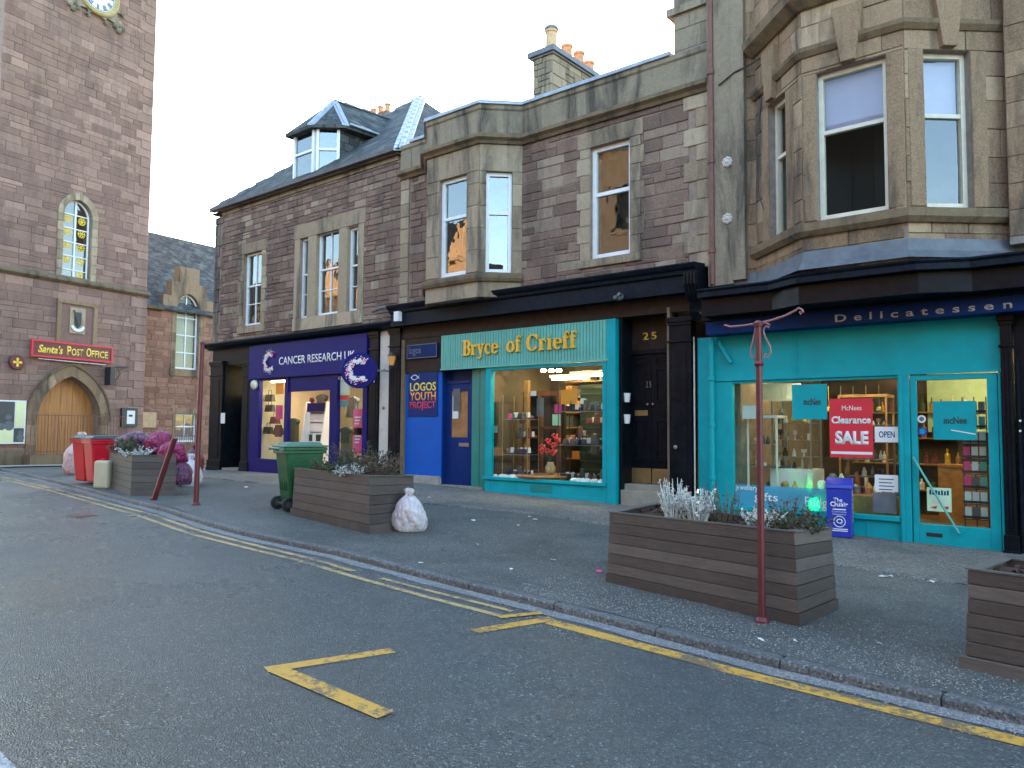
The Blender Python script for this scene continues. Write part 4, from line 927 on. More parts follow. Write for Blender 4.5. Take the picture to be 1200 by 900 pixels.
# far chimney pots behind the dormer
u0, u1 = 428, 452; yk = 18.6
kx0, kx1 = PX(u0, 140, yk), PX(u1, 140, yk); kz = PZ(440, 137, yk)
fc_ = thing('chimney_stack', (kx0, yk, kz-3), 'distant brick chimney with orange pots showing behind the dormer', 'chimney')
q = MB(); q.box(kx0, kx1, -(yk-11)-.5, -(yk-11), kz-3.2, kz-.05); q.box(kx0-.06, kx1+.06, -(yk-11)-.56, -(yk-11)+.06, kz-.05, kz+.08); q.build('stack', M['hallstone'], fc_)
for i in range(3):
    q = MB(); q.lathe((kx0+(kx1-kx0)*(i+.5)/3, yk+.25, kz+.08), [(.12, 0), (.13, .05), (.11, .08), (.1, .34), (.13, .36), (.12, .4)], 10); q.build('chimney_pot', M['terracotta'], fc_)
# ------------------------------------------------------------------ shopfront of the charity shop
q = MB(FA); q.profile([(-.3, zc0+.0), (.05, zc0), (.08, zc0+.03), (.24, zc0+.06), (.3, zc0+.12), (.3, zc1-.03), (.26, zc1), (0, zc1+.05), (-.3, zc1+.05)], XC0-.12, XB0+.0); sC = q.build('shopfront', M['blackd'], cb)
px0, px1 = PX(294.5, 480), PX(433, 450); pz1, pz0 = zc0-.01, PZ(400, 438)
q = MB(FA); q.box(XC0+.02, px0, -.25, -.0, PZ(270, 428), zc0+.02); q.build('door_header', M['black'], sC)
pilaster(FA, XC0+.02, PX(262, 480), .33, PZ(255, 424), .06, sC, M['black'])
pilaster(FA, PX(285.5, 480), px0-.01, .33, PZ(289, 424), .06, sC, M['black'])
pilaster(FA, PX(434.5, 480), PX(445, 480), .33, zc0, .07, sC, M['black'])
q = MB(FA); q.box(PX(445.8, 480), PX(456.6, 480), -.08, .03, .3, zc0+.0); q.build('cream_panel', M['creampost'], sC)
for i, v in enumerate((434, 478)): q = MB(FA); q.lathe(tuple(FA.p(PX(451, 480), .03, PZ(451, v))), [(.03, 0), (.03, .02), (.01, .03)], 10, axis='n'); q.build('fixing_boss', M['leadg'], sC)
# dark entrance door; transom pane glows by its own emission, no lamp behind
q = MB(FA); ex0, ex1 = PX(262, 480), PX(285.5, 480); q.box(ex0, ex0+.04, -.6, -.0, .3, PZ(270, 428)); q.box(ex1-.02, ex1+.02, -.6, -.11, .3, PZ(270, 428)); q.box(ex0, ex1, -.64, -.6, .3, 1.5); q.box(ex0+.1, ex1-.1, -.6, -.58, .6, 1.35)
dC = q.build('door', M['black'], sC)
q = MB(FA); q.box(ex0, ex1, -.64, -.62, 1.5, 2.3); q.build('door_glass', M['wglass'], dC); q = MB(FA); q.box(ex0, ex1, -.8, -.75, 1.5, 3.1); q.build('inner_wall', M['roomlight'], dC)
q = MB(FA); q.box(ex0, ex1, -.64, -.62, 2.36, PZ(270, 430)); q.build('transom', M['transom_glow'], dC); q = MB(FA); q.box(ex0, ex1, -.66, -.58, 2.3, 2.36); q.build('transom_bar', M['black'], dC)
q = MB(FA); q.box(ex0-.1, ex1+.1, -.65, .02, .25, .42); q.build('doorstep', M['sill'], sC)
q = MB(FA); s, z = FP(FA, 261, 490, .07); q.box(s-.1, s+.1, .062, .072, z-.14, z+.14); tag(q.build('notice', M['white']), 'small white notice on the black pilaster by the dark doorway', 'notice')
# signboard
sg = thing('shop_sign', ((px0+px1)/2, 11, pz0), 'wide violet blue signboard with white lettering and dotted letter C', 'sign')
q = MB(FA); q.box(px0, px1, -.05, .1, pz0, pz1, .5); q.build('board', M['purple'], sg)
text('CANCER RESEARCH UK', FA, PX(327, 420, 10.9), PX(416, 410, 10.9), PZ(327, 428, 10.9), PZ(327, 418.7, 10.9), .101, M['white'], sg, bold=.012)
def dotC(fr, cx, cz, r, n, parent):
    a = MB(fr); b = MB(fr); c_ = MB(fr); k = 0
    for i in range(210):
        t = R(random.uniform(48, 312)); rr = r*random.triangular(.45, 1.25, .8); w = r*random.uniform(.035, .1)*(1.1 if .55 < rr/r < .9 else .6)
        bb = (a, b, c_)[i % 3] if rr > r*.7 or i % 2 else c_; k += 1
        bb.lathe(tuple(fr.p(cx+rr*math.cos(t), n+.0002*k, cz+rr*math.sin(t))), [(w, 0), (w*.9, .002)], 8, axis='n')
    a.build('logo_dots', M['pinkp'], parent); b.build('logo_dots', M['white'], parent)
    arc = []
    for i in range(25): t = R(45+270*i/24); arc.append((cx+r*.72*math.cos(t), cz+r*.72*math.sin(t), math.cos(t), math.sin(t)))
    for i in range(24):
        p, q_ = arc[i], arc[i+1]; w = r*.1; c_.add([(p[0]+p[2]*w*m, n+.045*0+.0325+.0, p[1]+p[3]*w*m) for m in (-1, 1)]+[(q_[0]+q_[2]*w*m, n+.0325, q_[1]+q_[3]*w*m) for m in (1, -1)], [(0, 1, 2, 3)])
    c_.build('logo_dots', M['white'], parent, recalc=False)
s, z = FP(FA, 316.5, 424.5, .1); dotC(FA, s, z, .27, .101, sg)
# shop window frames
zf0, zfb = PZ(320, 551.5), PZ(316, 540)
stC = PZ(300, 545)
a1, a2 = PX(305.5, 480), PX(335, 480); b1, b2 = PX(388, 480), PX(397, 480); c2 = PX(427, 480)
zsl = PZ(318, 538)
q = MB(FA)
q.box(px0, a1, -.05, .06, .3, pz0); q.box(a2, PX(339, 480), -.05, .05, .36, pz0); q.box(b1, b2, -.05, .05, .3, pz0); q.box(c2, px1, -.05, .06, .3, pz0)
q.box(a1, a2, -.05, .07, .3, zsl); q.box(b2, c2, -.05, .07, .3, zsl+.02); q.box(PX(339, 480), b1, -.05, .02, PZ(365, 458), pz0); q.box(a1, a2, -.05, .03, pz0-.05, pz0); q.box(b2, c2, -.05, .03, pz0-.05, pz0)
q.build('window_frame', M['purpled'], sC, bevel=.006)
for a, b in ((a1, a2), (b2, c2)): g = MB(FA); g.box(a-.01, b+.01, 0, .008, zsl-.01, pz0-.04); g.build('shop_window', M['glass'], sC)
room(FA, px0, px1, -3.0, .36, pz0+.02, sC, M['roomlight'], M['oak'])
for k, (s, nn_) in enumerate(((px0+1.3, -.8), (px0+2.6, -1.6), (px1-.9, -.9))):
    lt = thing('ceiling_light', (s, 11-nn_, pz0), (f'{ords[k]} white strip light from the left in the charity shop ceiling'), 'light', 'strip lights in the charity shop')
    q = MB(FA); q.box(s-.5, s+.5, nn_-.05, nn_+.05, pz0-.1, pz0-.06); q.build('tube', M['lampw'], lt); q = MB(FA); q.box(s-.52, s+.52, nn_-.07, nn_+.07, pz0-.055, pz0-.01); q.build('housing', M['white'], lt)
# goods: black handbags left, brochure stand centre, clothes, pink posters right
for k, (u, v) in enumerate(((316, 466), (316, 478), (314, 504), (322, 492), (326, 505))):
    s, z = FP(FA, u, v, -.35); q = MB(FA); w = .16; q.profile([(-.42, z-.1), (-.3, z-.1), (-.33, z+.08), (-.39, z+.08)], s-w, s+w); o = q.build('bag_body', M['darkp'] if k != 3 else M['maroon'])
    o.name = 'handbag'; tag(o, ('top dark handbag in the left charity shop window', 'second dark handbag down in the left charity shop window', 'lowest dark handbag at the left of the charity window', 'maroon handbag in the left charity shop window', 'dark handbag beside the violet frame low in the left window')[k], 'handbag')
    h = MB(FA); h.tube([(s-.08, -.36, z+.07), (s-.06, -.36, z+.19), (s+.06, -.36, z+.19), (s+.08, -.36, z+.07)], .008, 5); h.build('handle', M['darkp'], o)
for k, (u, v, w, h, mm) in enumerate(((328, 455, .34, .3, 'orange'), (327, 483, .3, .35, 'pinkp'), (326, 505, .3, .3, 'maroon'))):
    s, z = FP(FA, u, v, -.2); q = MB(FA); q.box(s-w/2, s+w/2, -.21, -.2, z-h/2, z+h/2); tag(q.build('poster', M[mm]), ('orange picture poster at the top of the left charity window', 'pink poster in the middle of the left charity window', 'maroon poster low in the left charity window')[k], 'poster')
bs = thing('leaflet_stand', tuple(FA.p(PX(366, 500, 11.6), -.6, .4)), 'white sloping leaflet stand with rows of leaflets in the charity shop doorway', 'stand')
sx, zb0 = PX(366, 510, 11.6), .4
q = MB(FA); q.profile([(-.9, zb0), (-.45, zb0), (-.7, zb0+1.75), (-.8, zb0+1.75)], sx-.42, sx-.38); q.profile([(-.9, zb0), (-.45, zb0), (-.7, zb0+1.75), (-.8, zb0+1.75)], sx+.38, sx+.42); q.box(sx-.38, sx+.38, -.82, -.8, zb0, zb0+1.72); q.build('frame', M['white'], bs)
for i in range(6):
    z = zb0+.25+i*.24; nn_ = -.48-.14*i*.24/.25*.9
    q = MB(FA); q.box(sx-.37, sx+.37, -.8, nn_, z, z+.03); q.build('shelf', M['white'], bs)
    for j in range(5): q = MB(FA); a = sx-.35+j*.14; q.box(a, a+.12, nn_-.05, nn_-.035, z+.031, z+.2); q.build('leaflet', random.choice([M['pinkp'], M['darkp'], M['leadg'], M['maroon'], M['white'], M['purple']]), bs)
q = MB(FA); q.box(sx-.36, sx+.36, -.72, -.69, zb0+1.5, zb0+1.72); q.build('header_card', M['purpled'], bs)
def garment(u, v, h, mm, lab, nn_=-1.0):
    s, z = FP(FA, u, v, nn_); q = MB(FA)
    prof = [(.05, 0), (.2, -.04), (.23, -.1), (.17, -.16), (.17, -h*.6), (.2, -h), (-.2, -h), (-.17, -h*.6), (-.17, -.16), (-.23, -.1), (-.2, -.04), (-.05, 0)]
    q.prism([(s+a, z+b) for a, b in prof], nn_-.1, nn_+.02); tag(q.build('hanging_garment', M[mm], bevel=.03), lab, 'clothes')
garment(343, 490, .9, 'leafd', 'dark green coat hanging left of the leaflet stand')
garment(379, 483, 1.1, 'iron', 'black coat hanging right of the leaflet stand')
garment(384, 486, 1.3, 'oak', 'brown coat hanging beside the right door post', -1.2)
garment(376, 462, .5, 'rubber', 'black jacket hanging high in the charity shop entrance', -1.5)
garment(360, 465, .45, 'maroon', 'dark maroon top hanging high behind the leaflet stand', -1.8)
garment(405, 500, .9, 'leafd', 'dark dress hanging in the right charity shop window', -.6)
garment(412, 465, .5, 'leadg', 'grey top hanging high in the right charity shop window', -.9)
q = MB(FA); s, z = FP(FA, 371, 525, -1.0); q.box(s-.5, s+.4, -1.3, -.9, .38, z+.35); tag(q.build('counter', M['redp']), 'red counter low behind the leaflet stand', 'counter')
for k, (u, v) in enumerate(((419.5, 494), (419.5, 516))):
    s, z = FP(FA, u, v, -.03); q = MB(FA); q.box(s-.17, s+.17, -.035, -.03, z-.3, z+.28); p_ = tag(q.build('poster', M['pinkp']), ('upper pink poster in the right charity shop window', 'lower pink poster in the right charity shop window')[k], 'poster', 'pink charity posters')
    q = MB(FA)
    for j in range(3): q.box(s-.11, s+.1-.03*j, -.029, -.027, z+.08-j*.07, z+.11-j*.07)
    q.build('print_lines', M['white'], p_)
q = MB(FA); s, z = FP(FA, 404, 463, -.03)
q.box(s-.2, s+.16, -.03, -.026, z, z+.36); w_ = q.build('poster_top', M['palegrn']); w_.name = 'window_sticker'; tag(w_, 'red white and turquoise balloon shaped sticker on the right charity window', 'sticker')
q = MB(FA); q.box(s-.2, s+.16, -.025, -.023, z-.12, z-.0); q.build('red_band', M['redp'], w_); q = MB(FA); q.box(s-.14, s+.1, -.025, -.023, z-.26, z-.121); q.build('turquoise_band', M['teal'], w_); q = MB(FA); q.box(s-.15, s+.1, -.0255, -.0235, z+.05, z+.3); q.build('white_panel', M['white'], w_)
# round projecting sign
s, z = FP(FA, 421, 434, .55); rs = thing('round_hanging_sign', tuple(FA.p(s, .5, z)), 'round violet projecting sign with dotted letter C at the right of the charity shop', 'sign')
fr_ = Frame(FA.p(s, .55, 0), R(62)); rr = .37
FZ = Frame((fr_.o.x, fr_.o.y, 0), R(38))
q = MB(FZ); q.lathe(tuple(FZ.p(0, 0, z)), [(rr, -.045), (rr+.012, -.03), (rr+.012, .03), (rr, .045)], 36, axis='n'); q.build('disc', M['purple'], rs)
dotC(FZ, 0, z, rr*.72, .046, rs)
q = MB(FZ); q.tube([tuple(Vector((rr*.8, -.0, z))), tuple(Vector((rr+.35, -.2, z)))], .018, 8); q.build('bracket_arm', M['grid'], rs)
s, z = FP(FA, 298.5, 451, .08); q = MB(FA); q.lathe(tuple(FA.p(s, .06, z)), [(.12, 0), (.12, .05), (.09, .09), (.02, .11)], 18, axis='n'); tag(q.build('alarm_box', M['cream'], smooth=True), 'round cream alarm bell box at the left of the violet shop frame', 'alarm')
for k, v in enumerate((427, 445)): s, z = FP(FA, 437, v, .08); q = MB(FA); q.box(s-.06, s+.06, .08, .13, z-.06, z+.06); tag(q.build('alarm_box', M['white']), ('upper small white box on the pilaster right of the round sign', 'lower small white box on the pilaster right of the round sign')[k], 'alarm')
# lantern
s, z = FP(FA, 459, 424, .2); ln = thing('wall_lantern', tuple(FA.p(s, .1, z)), 'small amber glass wall lantern on the black pilaster left of the blue panel', 'lantern')
q = MB(FA); c = FA.p(s, .2, z-.1); q.lathe(tuple(c), [(.045, .03), (.085, .2), (.08, .22)], 8); q.build('lantern_glass', emis('amber_lamp', (.55, .26, .06), .02), ln)
q = MB(FA); q.lathe(tuple(c+Vector((0, 0, .22))), [(.1, 0), (.06, .05), (.02, .09)], 8); q.lathe(tuple(c+Vector((0, 0, -.05))), [(.03, 0), (.07, .04), (.06, .05)], 8); q.tube([(s, .06, z+.05), (s, .14, z+.18), (s, .2, z+.19)], .012, 6); q.build('lantern_frame', M['iron'], ln)
s, z = FP(FA, 467, 371, .33); q = MB(FA); q.box(s-.07, s+.07, .3, .4, z-.1, z+.1); tag(q.build('junction_box', M['white']), 'small white junction box at the party wall fascia', 'box')
q = MB(FA); s2, z2 = FP(FA, 450, 363, .35); q.tube([(s2-.35, .35, z2), (s2, .42, z2+.03), (s2+.25, .32, z2+.03)], .035, 8); q.box(s2+.2, s2+.5, .15, .3, z2-.02, z2+.1); tag(q.build('security_camera', M['leadg']), 'grey security camera pointing left at the party wall fascia', 'camera')
q = MB(FA); s2, z2 = FP(FA, 726.5, 348, .32); q.lathe(tuple(FA.p(s2, .3, z2)), [(.06, 0), (.06, .05), (.03, .07)], 12, axis='n'); q.tube([(s2-.05, .33, z2), (s2-.02, .45, z2-.02)], .03, 8); q.tube([(s2+.03, .33, z2+.02), (s2+.06, .45, z2+.03)], .025, 8); tag(q.build('flood_lamp', M['leadg']), 'small grey twin flood lamp on the black fascia above the house number', 'lamp')
# ================================================================== BROWN ASHLAR BUILDING (right)
mbld = thing('ashlar_building', (-2, 11, 0), 'tall brown ashlar building with a wide canted bay and cream sash windows at the right', 'building')
PM = .88; MBx = PX(942, 260, 11-PM); MCx = PX(1063, 260, 11-PM); dxm = PM/math.tan(R(42)); MAx, MDx = MBx-dxm, MCx+dxm; LC = PM/math.sin(R(42))
FMf = Frame((0, 11-PM, 0), 0); FMl = Frame((MAx, 11, 0), R(-42)); FMr = Frame((MCx, 11-PM, 0), R(42))
MX1 = 4.5; ZM0, ZM1 = 3.55, 9.6
mw = wrect(FMf, 961, 1043, 261.2, 90, -.12); ml = wrect(FMl, 911, 932, 276, 121, -.12); mr = wrect(FMr, 1077, 1130.5, 245, 62, -.12)
ml = (ml[0], ml[1], mw[2], mw[3]); mr = (mr[0], mr[1], mw[2], mw[3])
kw = dict(rh=(.3, .36), bw=(.45, .8), joint=.007, n1=.012, regular=True, b=.006)
def aw(fr, s0, s1, w, name='wall', z0=ZM0):
    mb = MB(fr); solid_wall(mb, s0, s1, z0, ZM1, [w] if w else [], -.3, 0); o = mb.build(name, M['mortar'], mbld)
    st = MB(fr); stones(st, s0, s1, z0, ZM1, [w] if w else [], **kw); st.build('stonework', M['ashlar'], o); return o
aw(FA, XB1, MAx+.05, None); aw(FMl, 0, LC, ml); aw(FMf, MBx, MCx, mw); aw(FMr, 0, LC, mr); aw(FA, MDx-.05, MX1, (.0, .95, 4.2, 6.1))
sash(FA, .0, .95, 4.2, 6.1, mbld, M['cream'], n=-.12, fw=.06, split=.55)
# projecting strips
q = MB(FA); q.box(XB1+.0, XB1+.4, .0, .1, ZM0+.15, ZM1, .8); q.box(MAx-.34, MAx-.14, .0, .12, ZM0+.2, ZM1, .9); q.build('pilaster_strip', M['parapet'], mbld)
q = MB(FA); q.box(PX(1181, 200, 10.8), PX(1181, 200, 10.8)+1.3, 0, .2, ZM0+.2, ZM1, .6); st = MB(Frame((0, 10.8, 0), 0)); stones(st, PX(1181, 200, 10.8)+.0, PX(1181, 200, 10.8)+1.3, 3.84, ZM1, [], **kw); a_ = q.build('pier', M['mortar'], mbld); st.build('stonework', M['ashlar'], a_)
bayM = [(MAx, 0), (MBx, PM), (MCx, PM), (MDx, 0)]
zsl_ = mw[2]
q = MB(FA); q.sweep([(-.05, zsl_-.2), (.06, zsl_-.2), (.12, zsl_-.14), (.13, zsl_-.04), (-.05, zsl_-.005)], bayM); q.build('bay_sill', M['mossy'], mbld)
zst_ = PZ(1044, 30, 10.1)-.03
q = MB(FA); q.sweep([(-.05, zst_-.07), (.04, zst_-.06), (.09, zst_), (.1, zst_+.05), (.03, zst_+.09), (-.05, zst_+.09)], bayM); q.build('string_course', M['mossy'], mbld)
zu_ = PZ(946, 4, 10.1)
q = MB(FA); q.sweep([(-.05, zu_-.1), (.06, zu_-.08), (.2, zu_+.02), (.22, zu_+.12), (-.05, zu_+.2)], bayM); q.build('string_course', M['mossy'], mbld)
q = MB(FA); q.sweep([(-.1, 9.3), (.3, 9.4), (.35, 9.6), (-.1, 9.75)], [(XB1, 0)]+bayM+[(MX1, 0)]); q.build('eaves_cornice', M['parapet'], mbld)
for fr, c in ((FMf, (mw[0]+mw[1])/2), (FMl, (ml[0]+ml[1])/2-.1), (FMr, (mr[0]+mr[1])/2)):
    q = MB(fr); q.prism([(c-.09, mw[3]+.02), (c+.09, mw[3]+.02), (c+.19, zst_+.45), (c-.19, zst_+.45)], -.02, .1, .5); q.build('keystone', M['ashlar'], mbld, bevel=.008)
for fr, w in ((FMf, mw), (FMl, ml), (FMr, mr)):
    for (a, b) in ((w[0]-.2, w[0]-.002), (w[1]+.002, w[1]+.2)):
        q = MB(fr); q.block(max(a, .02 if fr is not FMf else MBx+.02), b if fr is FMf else min(b, LC-.02), w[2], w[3], 0, .022, .01, .45); q.build('mullion', M['ashlar'], mbld)
    spl = .6
    bl = (w[2]+(w[3]-w[2])*spl, w[3]-.02, M['lilac']) if fr is not FMl else (w[2]+(w[3]-w[2])*spl, w[3]-.02, M['maroon'])
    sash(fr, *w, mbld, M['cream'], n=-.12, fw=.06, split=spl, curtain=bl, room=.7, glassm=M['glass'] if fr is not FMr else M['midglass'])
# side chimney stack above party wall, roof block
q = MB(FA); q.box(PX(790, 60), XB1-.0, -1.2, -.0, ZP-.3, 10.5, .5); a_ = q.build('party_stack', M['mortar'], mbld)
st = MB(FA); stones(st, PX(790, 60), XB1-.0, ZP-.0, 10.5, [], **kw); st.build('stonework', M['parapet'], a_)
q = MB(FA); q.box(PX(787, 20)-.06, XB1, -1.26, .07, PZ(790, 20), PZ(790, 20)+.12); q.build('stack_moulding', M['parapet'], mbld)
q = MB(FA); q.box(XB1+.05, MX1, -8, -.3, 9.3, 9.5); q.build('roof', M['slate'], mbld); q = MB(FA); q.box(XB1+.05, XB1+.3, -8, -.36, 0, 9.3); q.box(MX1-.3, MX1, -8, -.36, 0, 9.3); q.box(XB1+.3, MX1-.3, -8, -7.7, 0, 9.3); q.build('side_wall', M['mortar'], mbld)
q = MB(FA); q.box(XB1+.3, MX1-.3, -7.6, -.36, 3.62, 3.7); q.build('upper_floor', M['dark'], mbld)
# downpipe on the party line
pxp = PX(834, 200, 10.9)
dp = thing('downpipe', (pxp, 10.9, 3.7), 'rusty red brown downpipe running up the party wall beside the ashlar building', 'pipe')
q = MB(FA); q.tube([(pxp, .1, 3.72), (pxp, .1, 9.4)], .045, 10); q.build('pipe', M['copperpipe'], dp)
for z in (4.2, 5.6, 7.0, 8.4): q = MB(FA); q.lathe(tuple(FA.p(pxp, .1, z)), [(.045, 0), (.06, .01), (.06, .07), (.045, .08)], 10); q.box(pxp-.1, pxp+.1, .0, .05, z, z+.06); q.build('collar', M['copperpipe'], dp)
cbl = MB(FA); cpts = []
for (u, v, n) in ((842, 100, .12), (860, 85, .13), (880, 75, .14), (899, 62, .2), (893, 110, .15), (886, 170, .14), (889, 230, .14), (905, 268, .25)): s, z = FP(FA, u, v, n); cpts.append((s, n, z))
cbl.tube(cpts[:4], .014, 5); cbl.tube(cpts[3:], .008, 5); cbl.tube([(a+.03, b, c) for a, b, c in cpts[3:5]]+[(a+.09, b, c) for a, b, c in cpts[5:7]]+[cpts[7]], .008, 5)
tag(cbl.build('hanging_cable', M['iron']), 'thin black cables looping down the ashlar wall left of the bay', 'cable')
for k, v in enumerate((189.5, 256)):
    s, z = FP(FA, 852, v, .12); q = MB(FA)
    for i in range(8): a = i*math.pi/4; q.lathe(tuple(FA.p(s+.055*math.cos(a), .1, z+.055*math.sin(a))), [(.03, 0), (.03, .02), (.01, .035)], 8, axis='n')
    q.lathe(tuple(FA.p(s, .1, z)), [(.04, 0), (.04, .03), (.01, .05)], 10, axis='n'); tag(q.build('tie_plate', M['creampost']), ('upper pale flower shaped tie plate beside the rusty downpipe', 'lower pale flower shaped tie plate beside the rusty downpipe')[k], 'tie plate')
# ------------------------------------------------------------------ gift shop front
zt_ = 3.53; n1, n2 = .72, .97
pth = [(PX(817, 340, 10.28), n1), (MBx-.55, n1), (MBx-.1, n2), (MCx+.1, n2), (MCx+.62, n1), (MX1, n1)]
q = MB(FA); q.sweep([(-.75, zt_-.1), (-.0, zt_-.1), (.0, zt_-.03), (.03, zt_), (-.02, zt_+.03), (-.75, zt_+.12)], pth); sM = q.build('shopfront', M['blackd'], mbld)
bayl = [(XB1+.05, .0), (MAx, 0), (MBx, PM), (MCx, PM), (MDx, 0), (MX1, 0)]
q = MB(FA); q.sweep([(-.05, zt_+.1), (.12, zt_+.06), (.05, zt_+.16), (.02, 3.84), (-.05, 3.86)], bayl); q.build('lead_flashing', M['leadg'], sM)
q = MB(FA); pt2 = [(a, b-.14) for a, b in pth]; q.sweep([(-.5, zt_-.36), (.0, zt_-.36), (.0, zt_-.11), (-.5, zt_-.11)], pt2); q.build('frieze_board', M['black'], sM)
zd1_, zd0_ = PZ(1000, 347, 10.62), PZ(1000, 362, 10.66)
q = MB(FA); q.profile([(-.3, zd1_+.02), (.38, zd1_), (.38, zd1_-.05), (.34, zd1_-.08), (.35, zd0_+.02), (.33, zd0_), (-.3, zd0_)], PX(822, 380, 10.65), MX1)
q.build('cornice', M['black'], sM)
q = MB(FA); s = PX(824, 380, 10.7)
while s < 1: q.box(s, s+.03, .39, .42, zd1_-.045, zd1_-.01); s += .065
q.build('dentil', M['iron'], sM)
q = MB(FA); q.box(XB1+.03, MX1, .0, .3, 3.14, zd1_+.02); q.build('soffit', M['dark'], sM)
nv = thing('shop_sign', (-3, 10.7, 2.94), 'narrow navy blue fascia strip with wide spaced grey letters', 'sign')
nz1, nz0 = zd0_-.0, PZ(1000, 379, 10.68)
q = MB(FA); q.box(PX(827, 390, 10.68), .2, .0, .32, nz0, nz1-.002); q.build('board', M['navy'], nv)
text('Delicatessen', FA, PX(978.5, 372, 10.68), PX(1186, 355, 10.68), nz0+.035, nz0+.135, .321, M['greytext'], nv, bold=.015, spacing=1.75)
tz1, tz0 = nz0, PZ(950, 440)
tx0, tx1 = PX(838, 440), PX(1173, 440)
q = MB(FA); q.box(tx0, tx1, -.1, .0, tz0, tz1+.05); q.build('sign_panel', M['teal'], sM)
q = MB(FA); q.box(tx0, tx1, 0, .05, tz0-.04, tz0); q.box(PX(934, 420)-.01, PX(934, 420)+.01, 0, .012, tz0+.02, tz1-.1); q.build('panel_trim', M['teal'], sM)
kx0, kx1 = PX(859.5, 500), PX(1053.5, 500); ky1 = tz0-.08; kyb = PZ(1040, 603.5)
zsil = kyb-.01
ddx0, ddx1 = PX(1067, 500), PX(1171.5, 500)
q = MB(FA)
q.box(tx0, kx0, -.06, .03, .03, tz0-.04); q.box(kx0, kx1, -.06, .02, ky1, tz0-.04); q.box(kx1, ddx0, -.06, .05, .03, tz0-.04)
q.box(kx0, kx1, -.06, .08, zsil-.06, zsil); q.box(kx0, kx1, -.06, .02, .03, zsil-.06); q.box(kx1+.02, kx1+.06, .05, .07, .03, tz0-.04); q.box(ddx1, tx1, -.06, .04, .0, tz0-.04)
q.box(PX(1017, 600)-.008, PX(1017, 600)+.008, .02, .03, .03, zsil-.07)
q.build('window_frame', M['teal'], sM, bevel=.006)
g = MB(FA); g.box(kx0-.01, kx1+.01, -.03, -.022, zsil-.01, ky1+.02); g.build('shop_window', M['glass'], sM)
# turquoise end strip, pipe and edge pipe
q = MB(FA); q.box(PX(818, 480), PX(832, 480), -.1, .0, .1, nz0-.0); q.box(XB1-.2, XB1+.1, -.1, -.01, .1, nz0); q.build('end_panel', M['teal'], sM)
q = MB(FA); xx = PX(834, 480, 10.9); q.tube([(xx, .09, .1), (xx, .09, nz0-.02)], .04, 10)
for z in (.75, 1.55, 2.25): q.lathe(tuple(FA.p(xx, .09, z)), [(.04, 0), (.053, .01), (.053, .06), (.04, .07)], 10)
q.tube([(xx+.1, .06, nz0-.08), (xx+.22, .06, nz0-.3), (xx+.3, .06, nz0-.42)], .03, 8); tag(q.build('painted_downpipe', M['teal']), 'turquoise painted downpipe at the left of the gift shop', 'pipe')
q = MB(FA); xx = PX(813.8, 480, 10.95); q.tube([(xx, .05, .15), (xx, .05, 2.95)], .012, 6); tag(q.build('thin_conduit', M['creampost']), 'thin pale conduit between black pilaster and turquoise shop', 'pipe')
# glazed door
q = MB(FA); dzb, dzt = .02, tz0-.05; gx0, gx1 = PX(1075, 500), PX(1158, 500); gz0, gz1 = PZ(1080, 613.5), PZ(1075, 446)
q.box(ddx0+.01, gx0, -.05, .02, dzb+.02, dzt); q.box(gx1, ddx1-.01, -.05, .02, dzb+.02, dzt); q.box(gx0, gx1, -.05, .02, dzb+.02, gz0); q.box(gx0, gx1, -.05, .02, gz1, dzt)
dM = q.build('door', M['teal'], sM, bevel=.006)
g = MB(FA); g.box(gx0-.01, gx1+.01, -.02, -.012, gz0-.01, gz1+.01); g.build('door_glass', M['glass'], dM)
q = MB(FA); q.box(PX(1086, 625), PX(1105, 627), .02, .024, PZ(1095, 629), PZ(1095, 624.5)); q.build('letterbox', M['dark'], dM)
a_, b_ = FP(FA, 1070, 536, .07), FP(FA, 1124, 625, .07); q = MB(FA); q.tube([(a_[0], .03, a_[1]), (a_[0], .075, a_[1]), (b_[0], .075, b_[1]), (b_[0], .03, b_[1])], .014, 8); q.build('push_bar', M['signteal'], dM)
q = MB(FA); q.box(ddx0-.03, ddx1+.05, -.1, .03, -.05, .035); q.build('doorstep', M['concrete'], sM)
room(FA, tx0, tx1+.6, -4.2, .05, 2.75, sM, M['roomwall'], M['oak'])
pilaster(FA, PX(1175.5, 480), PX(1189, 480), .0, nz0, .09, sM, M['black'], flutes=3)
q = MB(FA); q.box(PX(1190, 480), MX1, -.3, -.02, .0, nz0); q.build('side_entrance', M['black'], sM)
q = MB(FA); a = PX(1193, 480); q.box(a, a+.03, -.02, .03, 0, 2.4); q.box(a+.2, a+1.1, -.02, .01, .1, 2.3); q.build('side_door', M['blackd'], sM)
for k, v in enumerate((493, 505)): s, z = FP(FA, 1195.5, v, .04); q = MB(FA); q.lathe(tuple(FA.p(s, .03, z)), [(.014, 0), (.014, .012)], 8, axis='n'); q.build('bell_push', M['white'], sM)
# posters and stickers in window
def card(u0, v0, u1, v1, mm, name, label, cat, n=-.008, par=None):
    s0, z1 = FP(FA, u0, v0, n); s1, _ = FP(FA, u1, (v0+v1)/2, n); _, z0 = FP(FA, u0, v1, n); q = MB(FA); q.box(s0, s1, n-.004, n, z0, z1); o = q.build(name, M[mm]); tag(o, label, cat); return o, s0, s1, z0, z1
o, s0, s1, z0, z1 = card(928, 451, 969, 491.5, 'teal', 'square_poster', 'square turquoise poster with black script hanging in the gift shop window', 'poster')
text('mcNee', FA, s0+.16, s1-.08, z0+.2, z0+.3, -.007, M['darkp'], o, bold=.02)
o, s0, s1, z0, z1 = card(1093, 470.5, 1144, 515, 'teal', 'square_poster', 'square turquoise poster with black script on the glazed shop door', 'poster', n=-.004)
text('mcNee', FA, s0+.12, s1-.1, z0+.2, z0+.29, -.003, M['darkp'], o, bold=.02)
